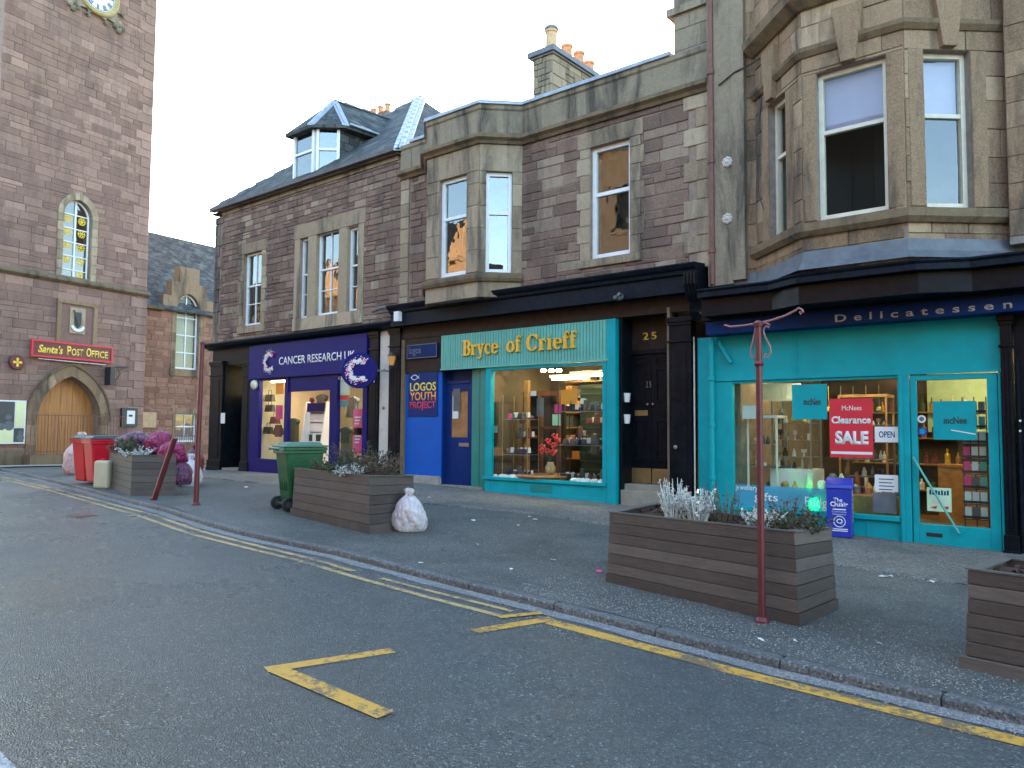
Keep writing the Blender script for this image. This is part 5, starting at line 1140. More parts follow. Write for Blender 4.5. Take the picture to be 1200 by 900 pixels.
q = MB(FA); q.hexa([FA.p(s0+.2, -.002, z0+.115), FA.p(s1-.01, -.002, z0+.065), FA.p(s1-.01, -.0, z0+.065), FA.p(s0+.2, -.0, z0+.115)], [FA.p(s0+.2, -.002, z0+.128), FA.p(s1-.01, -.002, z0+.078), FA.p(s1-.01, -.0, z0+.078), FA.p(s0+.2, -.0, z0+.128)]); q.build('white_tape', M['white'], o)
o, s0, s1, z0, z1 = card(971.5, 467.5, 1023, 535.5, 'redp', 'sale_poster', 'tall red clearance sale poster with white letters in the window', 'poster', n=-.006)
w = s1-s0; h = z1-z0
text('McNees', FA, s0+w*.3, s1-w*.25, z0+h*.8, z0+h*.88, -.005, M['white'], o); text('Clearance', FA, s0+w*.05, s1-w*.04, z0+h*.57, z0+h*.7, -.005, M['white'], o, bold=.04)
text('SALE', FA, s0+w*.13, s1-w*.1, z0+h*.22, z0+h*.45, -.005, M['white'], o, bold=.05); q = MB(FA); q.box(s0+w*.03, s1-w*.02, -.005, -.003, z0+h*.055, z0+h*.1); q.build('white_rule', M['white'], o)
o, s0, s1, z0, z1 = card(1025, 500, 1052.5, 518, 'white', 'open_sign', 'white OPEN sign at the right edge of the gift shop window', 'sign', n=-.006)
text('OPEN', FA, s0+.05, s1-.04, z0+.06, z1-.06, -.005, M['blued'], o, bold=.01); 
o, s0, s1, z0, z1 = card(1025, 556, 1052.5, 575.5, 'white', 'notice', 'white typed notice in the window above the pale blue one', 'notice', n=-.006)
q = MB(FA)
for i in range(4): q.box(s0+.05, s1-.05-.02*(i % 2), -.0055, -.0045, z1-.065-.045*i, z1-.05-.045*i)
q.build('print_lines', M['leadg'], o)
o, s0, s1, z0, z1 = card(1022.5, 576.5, 1050.5, 600.5, 'leadg', 'notice', 'pale blue square notice at the bottom right of the gift window', 'notice', n=-.007)
o, s0, s1, z0, z1 = card(1086, 571, 1115, 598.5, 'palegrn', 'door_poster', 'pale green poster with dark lettering low on the glazed door', 'poster', n=-.004)
q = MB(FA)
for i in range(7): q.box(s0+.03+i*.033, s0+.05+i*.033, -.003, -.001, z1-.09, z1-.03-.01*(i % 2))
q.build('print_letters', M['blued'], o); q = MB(FA); q.box(s0+.06, s1-.06, -.003, -.001, z0+.1, z1-.14); q.build('print_block', M['cream'], o); q = MB(FA); q.prism([(s0+.03, z0+.05), (s0+.1, z0+.03), (s0+.12, z0+.07)], -.003, -.001); q.prism([(s1-.12, z0+.06), (s1-.04, z0+.03), (s1-.03, z0+.07)], -.003, -.001); q.build('print_shapes', M['redp'], o)
for (u, v, r, mm, lab) in ((1080, 491, .05, 'white', 'small round white sticker on the left of the glazed door'), (1081, 505.5, .055, 'box', 'round blue sticker on the left of the glazed door')):
    s, z = FP(FA, u, v, -.005); q = MB(FA); q.lathe(tuple(FA.p(s, -.008, z)), [(r, 0), (r, .003)], 20, axis='n'); o = tag(q.build('round_sticker', M['boxblue'] if mm == 'box' else M[mm]), lab, 'sticker')
    q = MB(FA); q.lathe(tuple(FA.p(s, -.0048, z)), [(r*.6, 0), (r*.6, .001)], 14, axis='n'); q.build('inner_ring', M['leadg'] if mm == 'white' else M['teal'], o)
# vinyl strip with words along the window foot
vn = thing('window_vinyl', ((kx0+kx1)/2, 11, zsil), 'translucent blue vinyl band with white words along the foot of the gift window', 'sign')
vz1 = PZ(900, 569.5, 11.02); q = MB(FA); q.box(kx0+.01, PX(976, 580, 11.02), -.016, -.013, zsil, vz1); q.build('band', M['vinyl'], vn)
text('jewellery', FA, PX(862, 576, 11.01), PX(888, 576, 11.01), vz1-.1, vz1-.0, -.012, M['white'], vn); text('gifts', FA, PX(884, 588, 11.01), PX(911.5, 588, 11.01), vz1-.25, vz1-.1, -.012, M['white'], vn); text('Fudge', FA, PX(943.5, 592, 11.01), PX(976, 592, 11.01), vz1-.3, vz1-.12, -.012, M['white'], vn)
lt = MB(FA); s, z = FP(FA, 953.5, 591, -.1); lt.lathe(tuple(FA.p(s, -.12, z-.1)), [(.03, 0), (.07, .05), (.07, .14), (.03, .19)], 14); tag(lt.build('green_lamp', M['lampg']), 'glowing green lamp low behind the word fudge in the window', 'lamp')
# goods: cabinets
def cabinet(name, s0, s1, n0, n1, z0, z1, zs, label, base=0, post=M['white'], topm=None):
    t = thing(name, tuple(FA.p((s0+s1)/2, (n0+n1)/2, z0)), label, 'cabinet')
    if base: q = MB(FA); q.box(s0-.03, s1+.03, n0-.03, n1+.03, z0, z0+base); q.build('plinth', M['white'], t)
    for a in (s0, s1):
        for b in (n0, n1): q = MB(FA); q.box(a-.012, a+.012, b-.012, b+.012, z0+base, z1); q.build('upright', post, t)
    for z in zs: q = MB(FA); q.box(s0, s1, n0, n1, z-.008, z); q.build('shelf', M['grid'], t)
    q = MB(FA); q.box(s0-.015, s1+.015, n0-.015, n1+.015, z1, z1+.04); q.build('cabinet_top', topm or M['white'], t)
    k = 0
    for zi, z in enumerate([z0+base]+list(zs)):
        s = s0+.05; i = 0
        while s < s1-.04 and i < 9:
            r = random.uniform(.018, .04); h = random.uniform(.06, .2); q = MB(FA); c = FA.p(s, (n0+n1)/2+random.uniform(-.06, .06), z)
            q.lathe(tuple(c), random.choice([[(r*.6, 0), (r, h*.25), (r*.7, h*.6), (r*.3, h*.8), (r*.35, h)], [(r, 0), (r*1.1, h*.4), (r*.9, h*.7)], [(r*.5, 0), (r*.2, h*.3), (r*1.1, h*.5), (r*1.2, h*.8), (r*.8, h*.8)], [(r*1.2, 0), (r*.9, h*.5), (r*.5, h*.6), (r*.55, h*.75), (r*.2, h*.85)]]), 10)
            tag(q.build('ornament', random.choice([M['grid'], M['white'], M['brass'], M['leadg'], M['white'], M['greylid'], M['oak'], M['darkp']])), f'{ords[i]} small ornament from the left on {("the base", "the lowest shelf", "the second shelf", "the third shelf", "the top shelf")[min(zi, 4)]} of the {name.replace("_", " ")}', 'ornament', f'ornaments in the {name.replace("_", " ")}')
            s += random.uniform(.07, .13); i += 1
    return t
fz = .62
cabinet('white_cabinet', kx0+.08, kx0+.52, -.75, -.35, fz, PZ(870, 490, 11.4), [fz+.35, fz+.68], 'white framed glass cabinet of ornaments at the left of the gift window')
cabinet('corner_cabinet', PX(905, 500, 11.5), PX(950, 500, 11.5), -.95, -.5, fz, PZ(920, 470, 11.5), [fz+.5, fz+.75, fz+1.0], 'glass corner cabinet on a white base in the middle of the gift window', base=.32, post=M['grid'])
cabinet('dark_cabinet', PX(985, 500, 11.9), PX(1040, 500, 11.9), -1.25, -.85, .5, 2.0, [.85, 1.1, 1.35, 1.6], 'dark wooden shelf cabinet behind the sale poster', post=M['oak'], topm=M['oak'])
q = MB(FA); q.box(PX(955, 560, 11.3), PX(1050, 560, 11.3), -.7, -.25, fz-.3, fz+.0); q.build('window_counter', M['oak'], sM)
q = MB(FA); s, z = FP(FA, 911, 459, -.6); q.box(s-.25, s+.35, -.62, -.58, z-.12, z+.12); tag(q.build('white_box_sign', M['white']), 'blank white box panel above the corner cabinet', 'sign')
q = MB(FA); s, z = FP(FA, 880, 483, -.2); q.box(s-.14, s+.14, -.22, -.21, z-.1, z+.1); tag(q.build('notice', M['white']), 'white and red notice above the white cabinet at the window left', 'notice')
for k, (s, n) in enumerate(((kx0+.4, -1.2), (kx0+1.5, -1.8), (kx1-.2, -1.4), (ddx0+.5, -2.2), (ddx0+.4, -3.2))):
    lt = thing('ceiling_light', tuple(FA.p(s, n, 2.6)), f'{ords[k]} warm strip light from the left in the gift shop ceiling', 'light', 'strip lights in the gift shop')
    q = MB(FA); q.box(s-.3, s+.3, n-.04, n+.04, 2.58, 2.61); q.build('tube', M['lamp'], lt); q = MB(FA); q.box(s-.32, s+.32, n-.06, n+.06, 2.615, 2.67); q.build('housing', M['white'], lt)
for k in range(22):
    s = random.uniform(kx0+.6, kx1-.1); h = random.uniform(.08, .3); r = random.uniform(.03, .07); q = MB(FA)
    q.lathe(tuple(FA.p(s, -random.uniform(.3, .65), fz+.002)), random.choice([[(r, 0), (r, h*.8), (r*.5, h)], [(r*.6, 0), (r, h*.4), (r*.4, h*.9), (r*.45, h)], [(r, 0), (r*1.1, h*.5), (r*1.1, h*.55), (r*.2, h)]]), 12)
    tag(q.build('gift_item', random.choice([M['white'], M['brass'], M['leadg'], M['oak'], M['terracotta'], M['palegrn'], M['grid']])), 'small gift standing on the brown counter along the gift shop window', 'gift', 'small gifts along the gift shop counter')
for k in range(9):
    s = kx0+.55+k*.17; z = random.uniform(1.55, 1.9); q = MB(FA); q.tube([(s, -.5, 2.15), (s, -.5, z)], .003, 4); q.lathe(tuple(FA.p(s, -.5, z-.08)), [(.005, 0), (.04, .03), (.03, .07), (.005, .085)], 8)
    tag(q.build('hanging_bauble', random.choice([M['gold'], M['grid'], M['brass']])), f'{ords[k]} bauble from the left hanging at the top of the gift shop window', 'bauble', 'baubles hanging in the gift shop window')
# card spinner behind the door and green back counter
cr = thing('card_rack', tuple(FA.p(gx1-.3, -.4, .1)), 'tall black wire rack of greetings cards behind the glazed door', 'rack')
rx0_, rx1_ = PX(1129, 540, 11.25), PX(1157, 540, 11.25)
q = MB(FA)
for a in (rx0_, (rx0_+rx1_)/2, rx1_): q.tube([(a, -.27, .1), (a, -.27, 1.95)], .007, 5)
q.build('frame', M['iron'], cr)
for i in range(8):
    z = .42+i*.19
    q = MB(FA); q.box(rx0_-.01, rx1_+.01, -.28, -.22, z-.02, z-.012); q.box(rx0_-.01, rx1_+.01, -.215, -.21, z, z+.03); q.build('tier', M['iron'], cr)
    for j in range(3): a = rx0_+.005+j*(rx1_-rx0_)/3; q = MB(FA); q.box(a, a+(rx1_-rx0_)/3-.015, -.25, -.245, z-.01, z+.14); o = q.build('card', random.choice([M['white'], M['leadg'], M['white'], M['signteal'] if j else M['pinkp']]), cr)
q = MB(FA); q.box(ddx0-.2, ddx1-.2, -3.2, -2.7, .06, .95); q.box(ddx0-.2, ddx1-.2, -3.22, -2.68, .951, .99); tag(q.build('back_counter', M['oak']), 'brown counter far inside the gift shop behind the door', 'counter')
q = MB(FA); q.box(ddx0-.6, ddx1+.3, -4.15, -4.1, 1.5, 2.6); tag(q.build('green_board', M['palegrn']), 'pale green display board on the back wall of the gift shop', 'board')
for i in range(4):
    z = .5+i*.45; q = MB(FA); q.box(kx0+.6, kx1+.3, -4.15, -3.85, z-.02, z); tag(q.build('wall_shelf', M['oak']), f'{ords[i]} shelf up the back wall of the gift shop', 'shelf', 'back wall shelves of the gift shop')
    s = kx0+.65; k = 0
    while s < kx1+.25:
        r = random.uniform(.03, .05); h = random.uniform(.18, .3); q = MB(FA); q.lathe(tuple(FA.p(s, -3.98, z)), [(r, 0), (r, h*.6), (r*.35, h*.75), (r*.35, h)], 8)
        tag(q.build('bottle', random.choice([M['oak'], M['maroon'], M['leafg'], M['gold'], M['white']])), f'bottle standing on the {ords[i]} back wall shelf of the gift shop', 'bottle', f'bottles on the {ords[i]} back wall shelf'); s += random.uniform(.12, .2)
# blue magazine box
bx, by = PX(985, 625, 10.72), 10.72
bxz = pave(bx, by)+.02; fb = Frame((bx, by, 0), R(12)); bt = z_at(bx, by, 563); 
nb_ = thing('magazine_box', (bx, by, bxz), 'tall blue magazine box with white lettering standing before the gift shop window', 'box')
q = MB(fb); w = .155; q.box(-w, w, -.13, .13, bxz, bt-.1); q.build('body', M['boxblue'], nb_, bevel=.01)
q = MB(fb); q.profile([(-.14, bt-.098), (.15, bt-.098), (.13, bt-.05), (-.02, bt+.03), (-.14, bt+.03)], -w-.012, w+.012); q.build('hood', M['boxblue'], nb_, bevel=.008)
hh = bt-bxz
for tt, a, b, c, d, bo in (('The', -.07, .04, .62, .70, .02), ('Quair', -.11, .11, .53, .63, .02), ('Community', -.09, .09, .435, .465, 0), ('Magazine', -.08, .08, .39, .42, 0), ('Q', -.04, .04, .23, .33, .02)): text(tt, fb, a, b, bxz+hh*c, bxz+hh*d, .131, M['white'], nb_, bold=bo)
q = MB(fb)
for i in range(24): a, b = R(15*i), R(15*(i+1)); q.add([(x*math.cos(t), .1315, bxz+hh*.28+x*math.sin(t)) for x, t in ((.065, a), (.075, a), (.075, b), (.065, b))], [(0, 1, 2, 3)])
q.build('logo_ring', M['white'], nb_, recalc=False)
fbs = Frame(fb.p(w, 0, 0), R(102)); q = MB(fbs)
for i in range(9): q.box(-.03-.01*(i % 2), .03, .001, .003, bxz+.2+i*.055, bxz+.2+i*.055+(.035, .02, .03)[i % 3])
q.fr = fb; q.box(-.08, .08, .131, .133, bxz+hh*.485, bxz+hh*.505); q.box(-.1, .1, .131, .133, bxz+hh*.14, bxz+hh*.155); q.box(-.1, .1, .131, .133, bxz+hh*.11, bxz+hh*.125); q.build('print_lines', M['white'], nb_)
# ================================================================== CLOCK TOWER AND HALL (far left)
FT = Frame((-28.8, 8.7, 0), R(101.5))
tL, tR = FP(FT, -17, 498)[0], FP(FT, 166.5, 500)[0]
tw = thing('clock_tower', tuple(FT.p((tL+tR)/2, 0, 0)), 'tall red stone clock tower with pointed oak door and lancet window', 'tower')
def T(u, v, n=0): return FP(FT, u, v, n)
zsc = T(88, 331)[1]
dl_, dr_ = T(34, 500, -.4)[0], T(109, 500, -.4)[0]; dth = T(70, 532.5)[1]; dap = T(74, 441, -.3)[1]
dcx = (dl_+dr_)/2; dhw = (dr_-dl_)/2; dsp = dth+(dap-dth)*.42
wl_, wr_ = T(72.5, 280, -.1)[0], T(106, 280, -.1)[0]; wz0_, wz1_ = T(88, 329)[1], T(92, 234)[1]
wcx = (wl_+wr_)/2; whw = (wr_-wl_)/2; wsp = wz1_-whw*1.15
HT = 24.0
def arch(cx, hw, sp, ap, n=10):
    H = ap-sp; 
    if H <= hw: H = hw*1.001
    c = (H*H-hw*hw)/(2*hw); r = c+hw; a1 = math.asin(min(1, H/r)); P = []
    for i in range(n+1):
        a = a1*i/n; P.append((cx+c-r*math.cos(a), sp+r*math.sin(a)))
    return P   # left springing -> apex
def spandrel(mb, cx, hw, sp, ap, top, n0, n1, tone=.5):
    L = arch(cx, hw, sp, ap); mb.prism([(cx-hw, sp)]+[(cx-hw, top), (cx, top)]+L[::-1][:-1], n0, n1, tone)
    Rr = [(2*cx-a, b) for a, b in L]; mb.prism([(cx, top), (cx+hw, top), (cx+hw, sp)]+Rr[1:], n0, n1, tone)
def archring(mb, cx, hw, sp, ap, w, n0, n1, zbase, stones_=True):
    I = arch(cx, hw, sp, ap, 7); O = arch(cx, hw+w, sp, ap+w*1.15, 7)
    for sgn in (1, -1):
        f = lambda p: (cx+sgn*(p[0]-cx), p[1])
        for i in range(7): mb.prism([f(I[i]), f(O[i]), f(O[i+1]), f(I[i+1])], n0, n1+random.uniform(-.004, .004))
        z = zbase
        while z < sp-.02: h = min(.34, sp-z); a, b = sorted((cx-sgn*hw, cx-sgn*(hw+w))); mb.block(a, b, z+.004, z+h-.004, n0, n1, .01); z += h
def leafarch(mb, cx, hw, z0, sp, ap, n0, n1):
    L = arch(cx, hw, sp, ap); mb.prism([(cx-hw, z0)]+L+[(2*cx-a, b) for a, b in L[::-1][1:]]+[(cx+hw, z0)], n0, n1)
opD = (dcx-dhw, dcx+dhw, dth, dap); opW = (wcx-whw, wcx+whw, wz0_, wz1_)
# lower stage and upper stage
for nm, z0, z1, op, off in (('lower_stage', -.6, zsc, opD, 0), ('upper_stage', zsc, HT, opW, -.05)):
    mb = MB(FT); solid_wall(mb, tL, tR, z0, z1, [op], -.6, off)
    if op is opD: spandrel(mb, dcx, dhw, dsp, dap, dap, -.6, off)
    else: spandrel(mb, wcx, whw, wsp, wz1_, wz1_, -.6, off)
    mb.box(tL, tR, -6, -5.7, z0, z1, .5); mb.box(tL, tL+.4, -5.7, -.6, z0, z1, .5); mb.box(tR-.4, tR, -5.7, -.6, z0, z1, .5)
    o = mb.build(nm, M['mortar_d'], tw)
    st = MB(FT); rw = .3 if op is opD else .17; spz = dsp if op is opD else wsp; cx0_ = (op[0]+op[1])/2; Lq = arch(cx0_, (op[1]-op[0])/2+rw, spz, op[3]+rw, 12)
    steps = [(op[0]-rw, op[1]+rw, op[2]-.1, spz)]+[(b[0], 2*cx0_-b[0], a[1], b[1]) for a, b in zip(Lq, Lq[1:]) if b[1]-a[1] > .001]
    stones(st, tL, tR, z0, z1, steps+[(tR-.45, tR, z0, z1)], rh=(.15, .34), bw=(.3, 1.0), n1=off+.014, joint=.01, b=.012)
    z = z0; k = 0
    while z < z1-.05: h = min(random.uniform(.3, .42), z1-z); w = (.45, .7)[k % 2]; st.block(tR-w+.02*(w > .5)-.0, tR+.012, z+.005, z+h-.005, -.3, off+.035, .012, random.uniform(.3, 1)); z += h; k += 1
    o2 = st.build('stonework', M['rubble_t'], o)
q = MB(FT); archring(q, dcx, dhw, dsp, dap, .34, -.1, .05, dth); o = q.build('door_arch', M['ashlar'], tw)
q = MB(FT); L1 = arch(dcx, dhw+.36, dsp, dap+.42, 14); pts = [(a, .06, b) for a, b in L1]+[(2*dcx-a, .06, b) for a, b in L1[::-1][1:]]; q.tube(pts, .05, 6); q.build('hood_mould', M['mossy'], tw)
q = MB(FT); archring(q, wcx, whw, wsp, wz1_, .22, -.1, .0, wz0_); q.build('window_arch', M['buff'], tw)
q = MB(FT); q.sweep([(-.1, zsc-.12), (.05, zsc-.1), (.16, zsc-.02), (.16, zsc+.05), (-.06, zsc+.2)], [(tL-.1, 0), (tR+.08, 0)]); q.build('string_course', M['mossy'], tw)
# oak door of vertical boards
q = MB(FT); x = dcx-dhw; n_ = 11
L = arch(dcx, dhw, dsp, dap, 40)
def arch_z(x):
    xx = dcx-abs(x-dcx)
    for (a, b), (c, d) in zip(L, L[1:]):
        if a <= xx <= c: return b+(d-b)*(xx-a)/(c-a+1e-9)
    return dap
for i in range(n_):
    a, b = x+2*dhw*i/n_+.004, x+2*dhw*(i+1)/n_-.004; q.prism([(a, dth), (a, arch_z(a)), ((a+b)/2, arch_z((a+b)/2)), (b, arch_z(b)), (b, dth)], -.42, -.38+.004*(i % 2))
zr = dth+(dap-dth)*.52; q.box(dcx-dhw, dcx+dhw, -.375, -.36, zr, zr+.03); dT = q.build('door', M['doorwood'], tw)
q = MB(FT); q.box(dcx-dhw-.2, dcx+dhw+.2, -.5, .12, dth-.15, dth-.0); q.build('threshold', M['mossy'], tw)
# lancet window
q = MB(FT); nW = -.22
Lw = arch(wcx, whw, wsp, wz1_, 10); pts = [(wcx-whw+.03, nW, wz0_)]+[(a+.03, nW, b-.03) for a, b in Lw]+[(2*wcx-a-.03, nW, b-.03) for a, b in Lw[::-1][1:]]+[(wcx+whw-.03, nW, wz0_)]
q.tube(pts, .035, 6); q.box(wcx-.03, wcx+.03, nW-.02, nW+.03, wz0_, wz1_-.05)
for i in range(1, 6): z = wz0_+(wz1_-wz0_)*i*.17-.1; q.box(wcx-whw+.02, wcx+whw-.02, nW-.015, nW+.025, z-.018, z+.018)
wT = q.build('window', M['upvc'], tw)
q = MB(FT); leafarch(q, wcx, whw-.01, wz0_, wsp, wz1_-.02, nW-.02, nW-.012); q.build('pane', M['wglass'], wT); q = MB(FT); q.box(wcx-whw-.2, wcx+whw+.2, -.59, -.55, wz0_-.2, wz1_+.1); q.build('room', M['dark'], wT)
q = MB(FT)
for i in range(5):
    for sx in (-1, 1):
        if (i, sx) == (0, -1): continue
        cx_, cz_ = wcx+sx*whw*.5, wz0_+(wz1_-wz0_)*(.06+i*.17)+.1
        if i == 4: cz_ -= .05
        for k in range(6):
            a = R(60*k); e = (cx_+.15*math.cos(a), nW-.01, cz_+.15*math.sin(a)); q.tube([(cx_, nW-.01, cz_), e], .02, 4)
            for da in (.5, -.5): q.tube([(cx_+.09*math.cos(a), nW-.01, cz_+.09*math.sin(a)), (cx_+.14*math.cos(a+da), nW-.01, cz_+.14*math.sin(a+da))], .014, 4)
q.build('snowflakes', M['yellow'], wT)
# clock
ccx, ccz = T(114, -8); cr_ = abs(T(140, 0)[0]-T(89, 0)[0])/2
q = MB(FT); q.lathe(tuple(FT.p(ccx, -.05, ccz)), [(cr_, 0), (cr_*1.0, .16), (cr_*.93, .2), (cr_*.85, .14), (cr_*.78, .1), (.01, .1)], 40, axis='n')
ck = q.build('clock_ring', plain('ochre_stone_ring', (.38, .3, .12), .7, .2, 5), tw)
q = MB(FT); q.lathe(tuple(FT.p(ccx, .055, ccz)), [(cr_*.78, 0), (cr_*.78, .012)], 40, axis='n'); q.build('clock_face', M['white'], ck)
q = MB(FT)
for i in range(12):
    a = R(30*i); c, s_ = math.cos(a), math.sin(a); p = lambda r, t: (ccx+r*c-t*s_, ccz+r*s_+t*c)
    for t0 in ((-.05, .0, .05) if i % 3 else (-.02, .03)): q.prism([p(cr_*.52, t0-.012), p(cr_*.72, t0-.014), p(cr_*.72, t0+.014), p(cr_*.52, t0+.012)], .068, .074)
for i in range(36): a, b = R(10*i), R(10*i+10.2); q.add([(ccx+r*math.cos(t), .0745, ccz+r*math.sin(t)) for r, t in ((cr_*.73, a), (cr_*.75, a), (cr_*.75, b), (cr_*.73, b))], [(0, 1, 2, 3)])
q.prism([(ccx-.03, ccz), (ccx+.35, ccz+.42), (ccx+.03, ccz)], .076, .08); q.prism([(ccx-.03, ccz-.02), (ccx-.5, ccz-.25), (ccx+.03, ccz+.02)], .081, .085); q.build('numerals_and_hands', M['blued'], ck)
q = MB(FT)
for a in (45, 135, 225, 315, 250, 290, 70, 110, 160, 200, 20, 340):
    q = MB(FT); big_ = a % 90 == 45; r0 = cr_*.98; r1 = cr_*(1.5 if big_ else 1.25); c, s_ = math.cos(R(a)), math.sin(R(a)); wd = .2 if big_ else .1
    p = lambda r, t: (ccx+r*c-t*s_, ccz+r*s_+t*c)
    q.prism([p(r0, -wd*1.4), p(r1*.9, -wd*.25), p(r1*.9, wd*.25), p(r0, wd*1.4)], -.06, .06)
    for k in range(4): e = p(r1, 0); q.lathe(tuple(FT.p(e[0]+.09*(big_+.5)*math.cos(k*1.57), .0, e[1]+.09*(big_+.5)*math.sin(k*1.57))), [(.09*(big_+.4), -.05), (.08*(big_+.4), .08), (.03, .12)], 8, axis='n')
    q.build('clock_ornament', M['parapet'], ck)
# crest panel
a0, _ = T(65, 378); a1, _ = T(113, 378); z0 = T(89, 405)[1]; z1 = T(89, 353)[1]
q = MB(FT)
for (s0, s1, c0, c1) in ((a0, a1, z1-.14, z1), (a0, a0+.16, z0, z1-.142), (a1-.16, a1, z0, z1-.142)): q.block(s0, s1, c0, c1, -.01, .09, .02)
cp = q.build('crest_frame', M['ashlar'], tw)
q = MB(FT); q.box(a0+.16, a1-.16, -.01, .03, z0, z1-.14); q.build('crest_back', M['rubble_t'], cp)
c = (a0+a1)/2; q = MB(FT); q.box(c-.28, c+.28, .03, .07, z0+.42, z1-.24); q.build('crest_slab', M['buff'], cp)
q = MB(FT); q.prism([(c-.12, z1-.4), (c+.12, z1-.4), (c+.12, z0+.75), (c, z0+.6), (c-.12, z0+.75)], .07, .1); q.prism([(c-.2, z1-.34), (c-.14, z1-.34), (c+.05, z0+.75), (c, z0+.7)], .1, .12); q.build('crest_relief', M['iron'], cp)
q = MB(FT)
for i in range(10): t, t2 = R(200+14*i), R(200+14*(i+1)); q.prism([(c+.27*math.cos(t), z0+.75+.27*math.sin(t)), (c+.27*math.cos(t2), z0+.75+.27*math.sin(t2)), (c+.19*math.cos(t2), z0+.78+.19*math.sin(t2)), (c+.19*math.cos(t), z0+.78+.19*math.sin(t))], .07, .11)
q.build('crest_ribbon', M['white'], cp)
# post office sign
ps = thing('wooden_sign', tuple(FT.p(dcx, .2, T(84, 410)[1])), 'long red framed sign with yellow lettering above the pointed oak door', 'sign')
s0, s1 = T(36.5, 408, .25)[0], T(132, 414, .25)[0]; sa, sb = T(37, 419, .25)[1], T(37, 397.5, .25)[1]; sc_, sd = T(132, 424, .25)[1], T(132, 406.5, .25)[1]
zb_, zt2 = (sa+sc_)/2, (sb+sd)/2
q = MB(FT); q.box(s0+.02, s1-.02, .2, .24, zb_+.02, zt2-.02); q.build('board', M['maroon'], ps)
q = MB(FT); w = .06
for a in ((s0, s1, zb_, zb_+w), (s0, s1, zt2-w, zt2), (s0, s0+w, zb_+w, zt2-w), (s1-w, s1, zb_+w, zt2-w)): q.box(a[0], a[1], .2, .27, a[2], a[3])
q.build('border', M['redp'], ps)
hh = zt2-zb_; text("Santa's", FT, s0+(s1-s0)*.08, s0+(s1-s0)*.37, zb_+hh*.26, zb_+hh*.74, .241, M['yellow'], ps, bold=.03, shear=.2)
for tt, a, b, h1 in (('P', .42, .47, .8), ('OST', .475, .62, .68), ('O', .66, .72, .8), ('FFICE', .725, .94, .68)): text(tt, FT, s0+(s1-s0)*a, s0+(s1-s0)*b, zb_+hh*.25, zb_+hh*h1, .241, M['yellow'], ps, bold=.02)
q = MB(FT); q.tube([(s0+.3, .16, zb_-.05), (s1-.2, .16, zb_-.08)], .02, 6); q.tube([(s0+.6, 0, zb_-.05), (s0+.6, .2, zb_-.05)], .02, 6); q.tube([(s1-.8, 0, zb_-.07), (s1-.8, .2, zb_-.07)], .02, 6); q.build('support_rail', M['upvc'], ps)
# round red plaque, notice board, bracket, small boards
s, z = T(21, 424.5, .15); r = abs(T(30, 424)[0]-T(12, 424)[0])/2; q = MB(FT); q.lathe(tuple(FT.p(s, .05, z)), [(r, 0), (r, .06), (r*.9, .08)], 28, axis='n'); o = tag(q.build('round_plaque', M['maroon']), 'round maroon plaque with a yellow cross left of the pointed door', 'plaque')
q = MB(FT); 
for k in range(4): a = R(90*k); q.prism([(s+r*.12*math.cos(a+.8), z+r*.12*math.sin(a+.8)), (s+r*.55*math.cos(a+.35), z+r*.55*math.sin(a+.35)), (s+r*.62*math.cos(a), z+r*.62*math.sin(a)), (s+r*.55*math.cos(a-.35), z+r*.55*math.sin(a-.35)), (s+r*.12*math.cos(a-.8), z+r*.12*math.sin(a-.8))], .131, .136)
q.build('cross_emblem', M['yellow'], o)
nb2 = thing('notice_board', tuple(FT.p(T(10, 495)[0], .1, 1)), 'large notice board with pale yellow sheets and old photographs at the tower foot', 'notice board')
s0, s1 = T(-40, 495, .1)[0], T(30, 495, .1)[0]; z0, z1 = T(29, 520, .1)[1], T(29, 469.5, .1)[1]
q = MB(FT); q.box(s0, s1, .02, .1, z0, z1); q.build('board', M['white'], nb2)
q = MB(FT); a = T(18, 495, .1)[0]; b = T(17, 495, .1)[0]; q.box(a, s1-.05, .1, .108, z0+(z1-z0)*.38, z1-.05); q.box(s0+.1, T(15.5, 500, .1)[0], .1, .108, z0+.06, z0+(z1-z0)*.36); q.build('yellow_sheet', M['palegrn'] if 0 else plain('pale_yellow_sheet', (.7, .72, .4), .6, .05), nb2)
q = MB(FT); q.box(s0+.1, T(16.5, 495, .1)[0], .1, .108, z0+(z1-z0)*.38, z1-.05); q.box(T(16.5, 495, .1)[0], s1-.05, .1, .108, z0+.06, z0+(z1-z0)*.36); q.build('photograph', M['greylid'], nb2)
q = MB(FT)
for (u, v, r_) in ((10, 489, .1), (11, 499, .16), (24, 507, .07), (24, 513, .13), (2, 500, .12)): s, z = T(u, v, .12); q.lathe(tuple(FT.p(s, .108, z)), [(r_, 0), (r_*.9, .004)], 10, axis='n')
q.build('photo_figures', M['leadg'], nb2)
s, z = T(128, 440, .1); q = MB(FT); q.box(s-.12, s+.05, 0, .35, z-.35, z+.3); q.tube([(s, .3, z+.3), (s+.6, .32, z+.34)], .03, 6); q.tube([(s, .3, z-.2), (s+.2, .3, z-.1), (s+.3, .3, z+.1), (s+.2, .3, z+.2), (s+.45, .3, z+.3)], .02, 6); tag(q.build('iron_bracket', M['iron']), 'black scrolled iron bracket right of the pointed oak door', 'bracket')
s, z = T(152.5, 489, .1); q = MB(FT); q.box(s-.35, s+.3, .0, .12, z-.35, z+.35); o = tag(q.build('display_case', M['iron']), 'black display case with a white sheet on the tower wall right of the door', 'notice board'); q = MB(FT); q.box(s-.15, s+.18, .12, .13, z-.25, z+.25); q.build('sheet', M['white'], o)
q = MB(FT); q.box(s-.08, s+.08, .131, .134, z+.02, z+.1); q.build('print_block', M['darkp'], o)
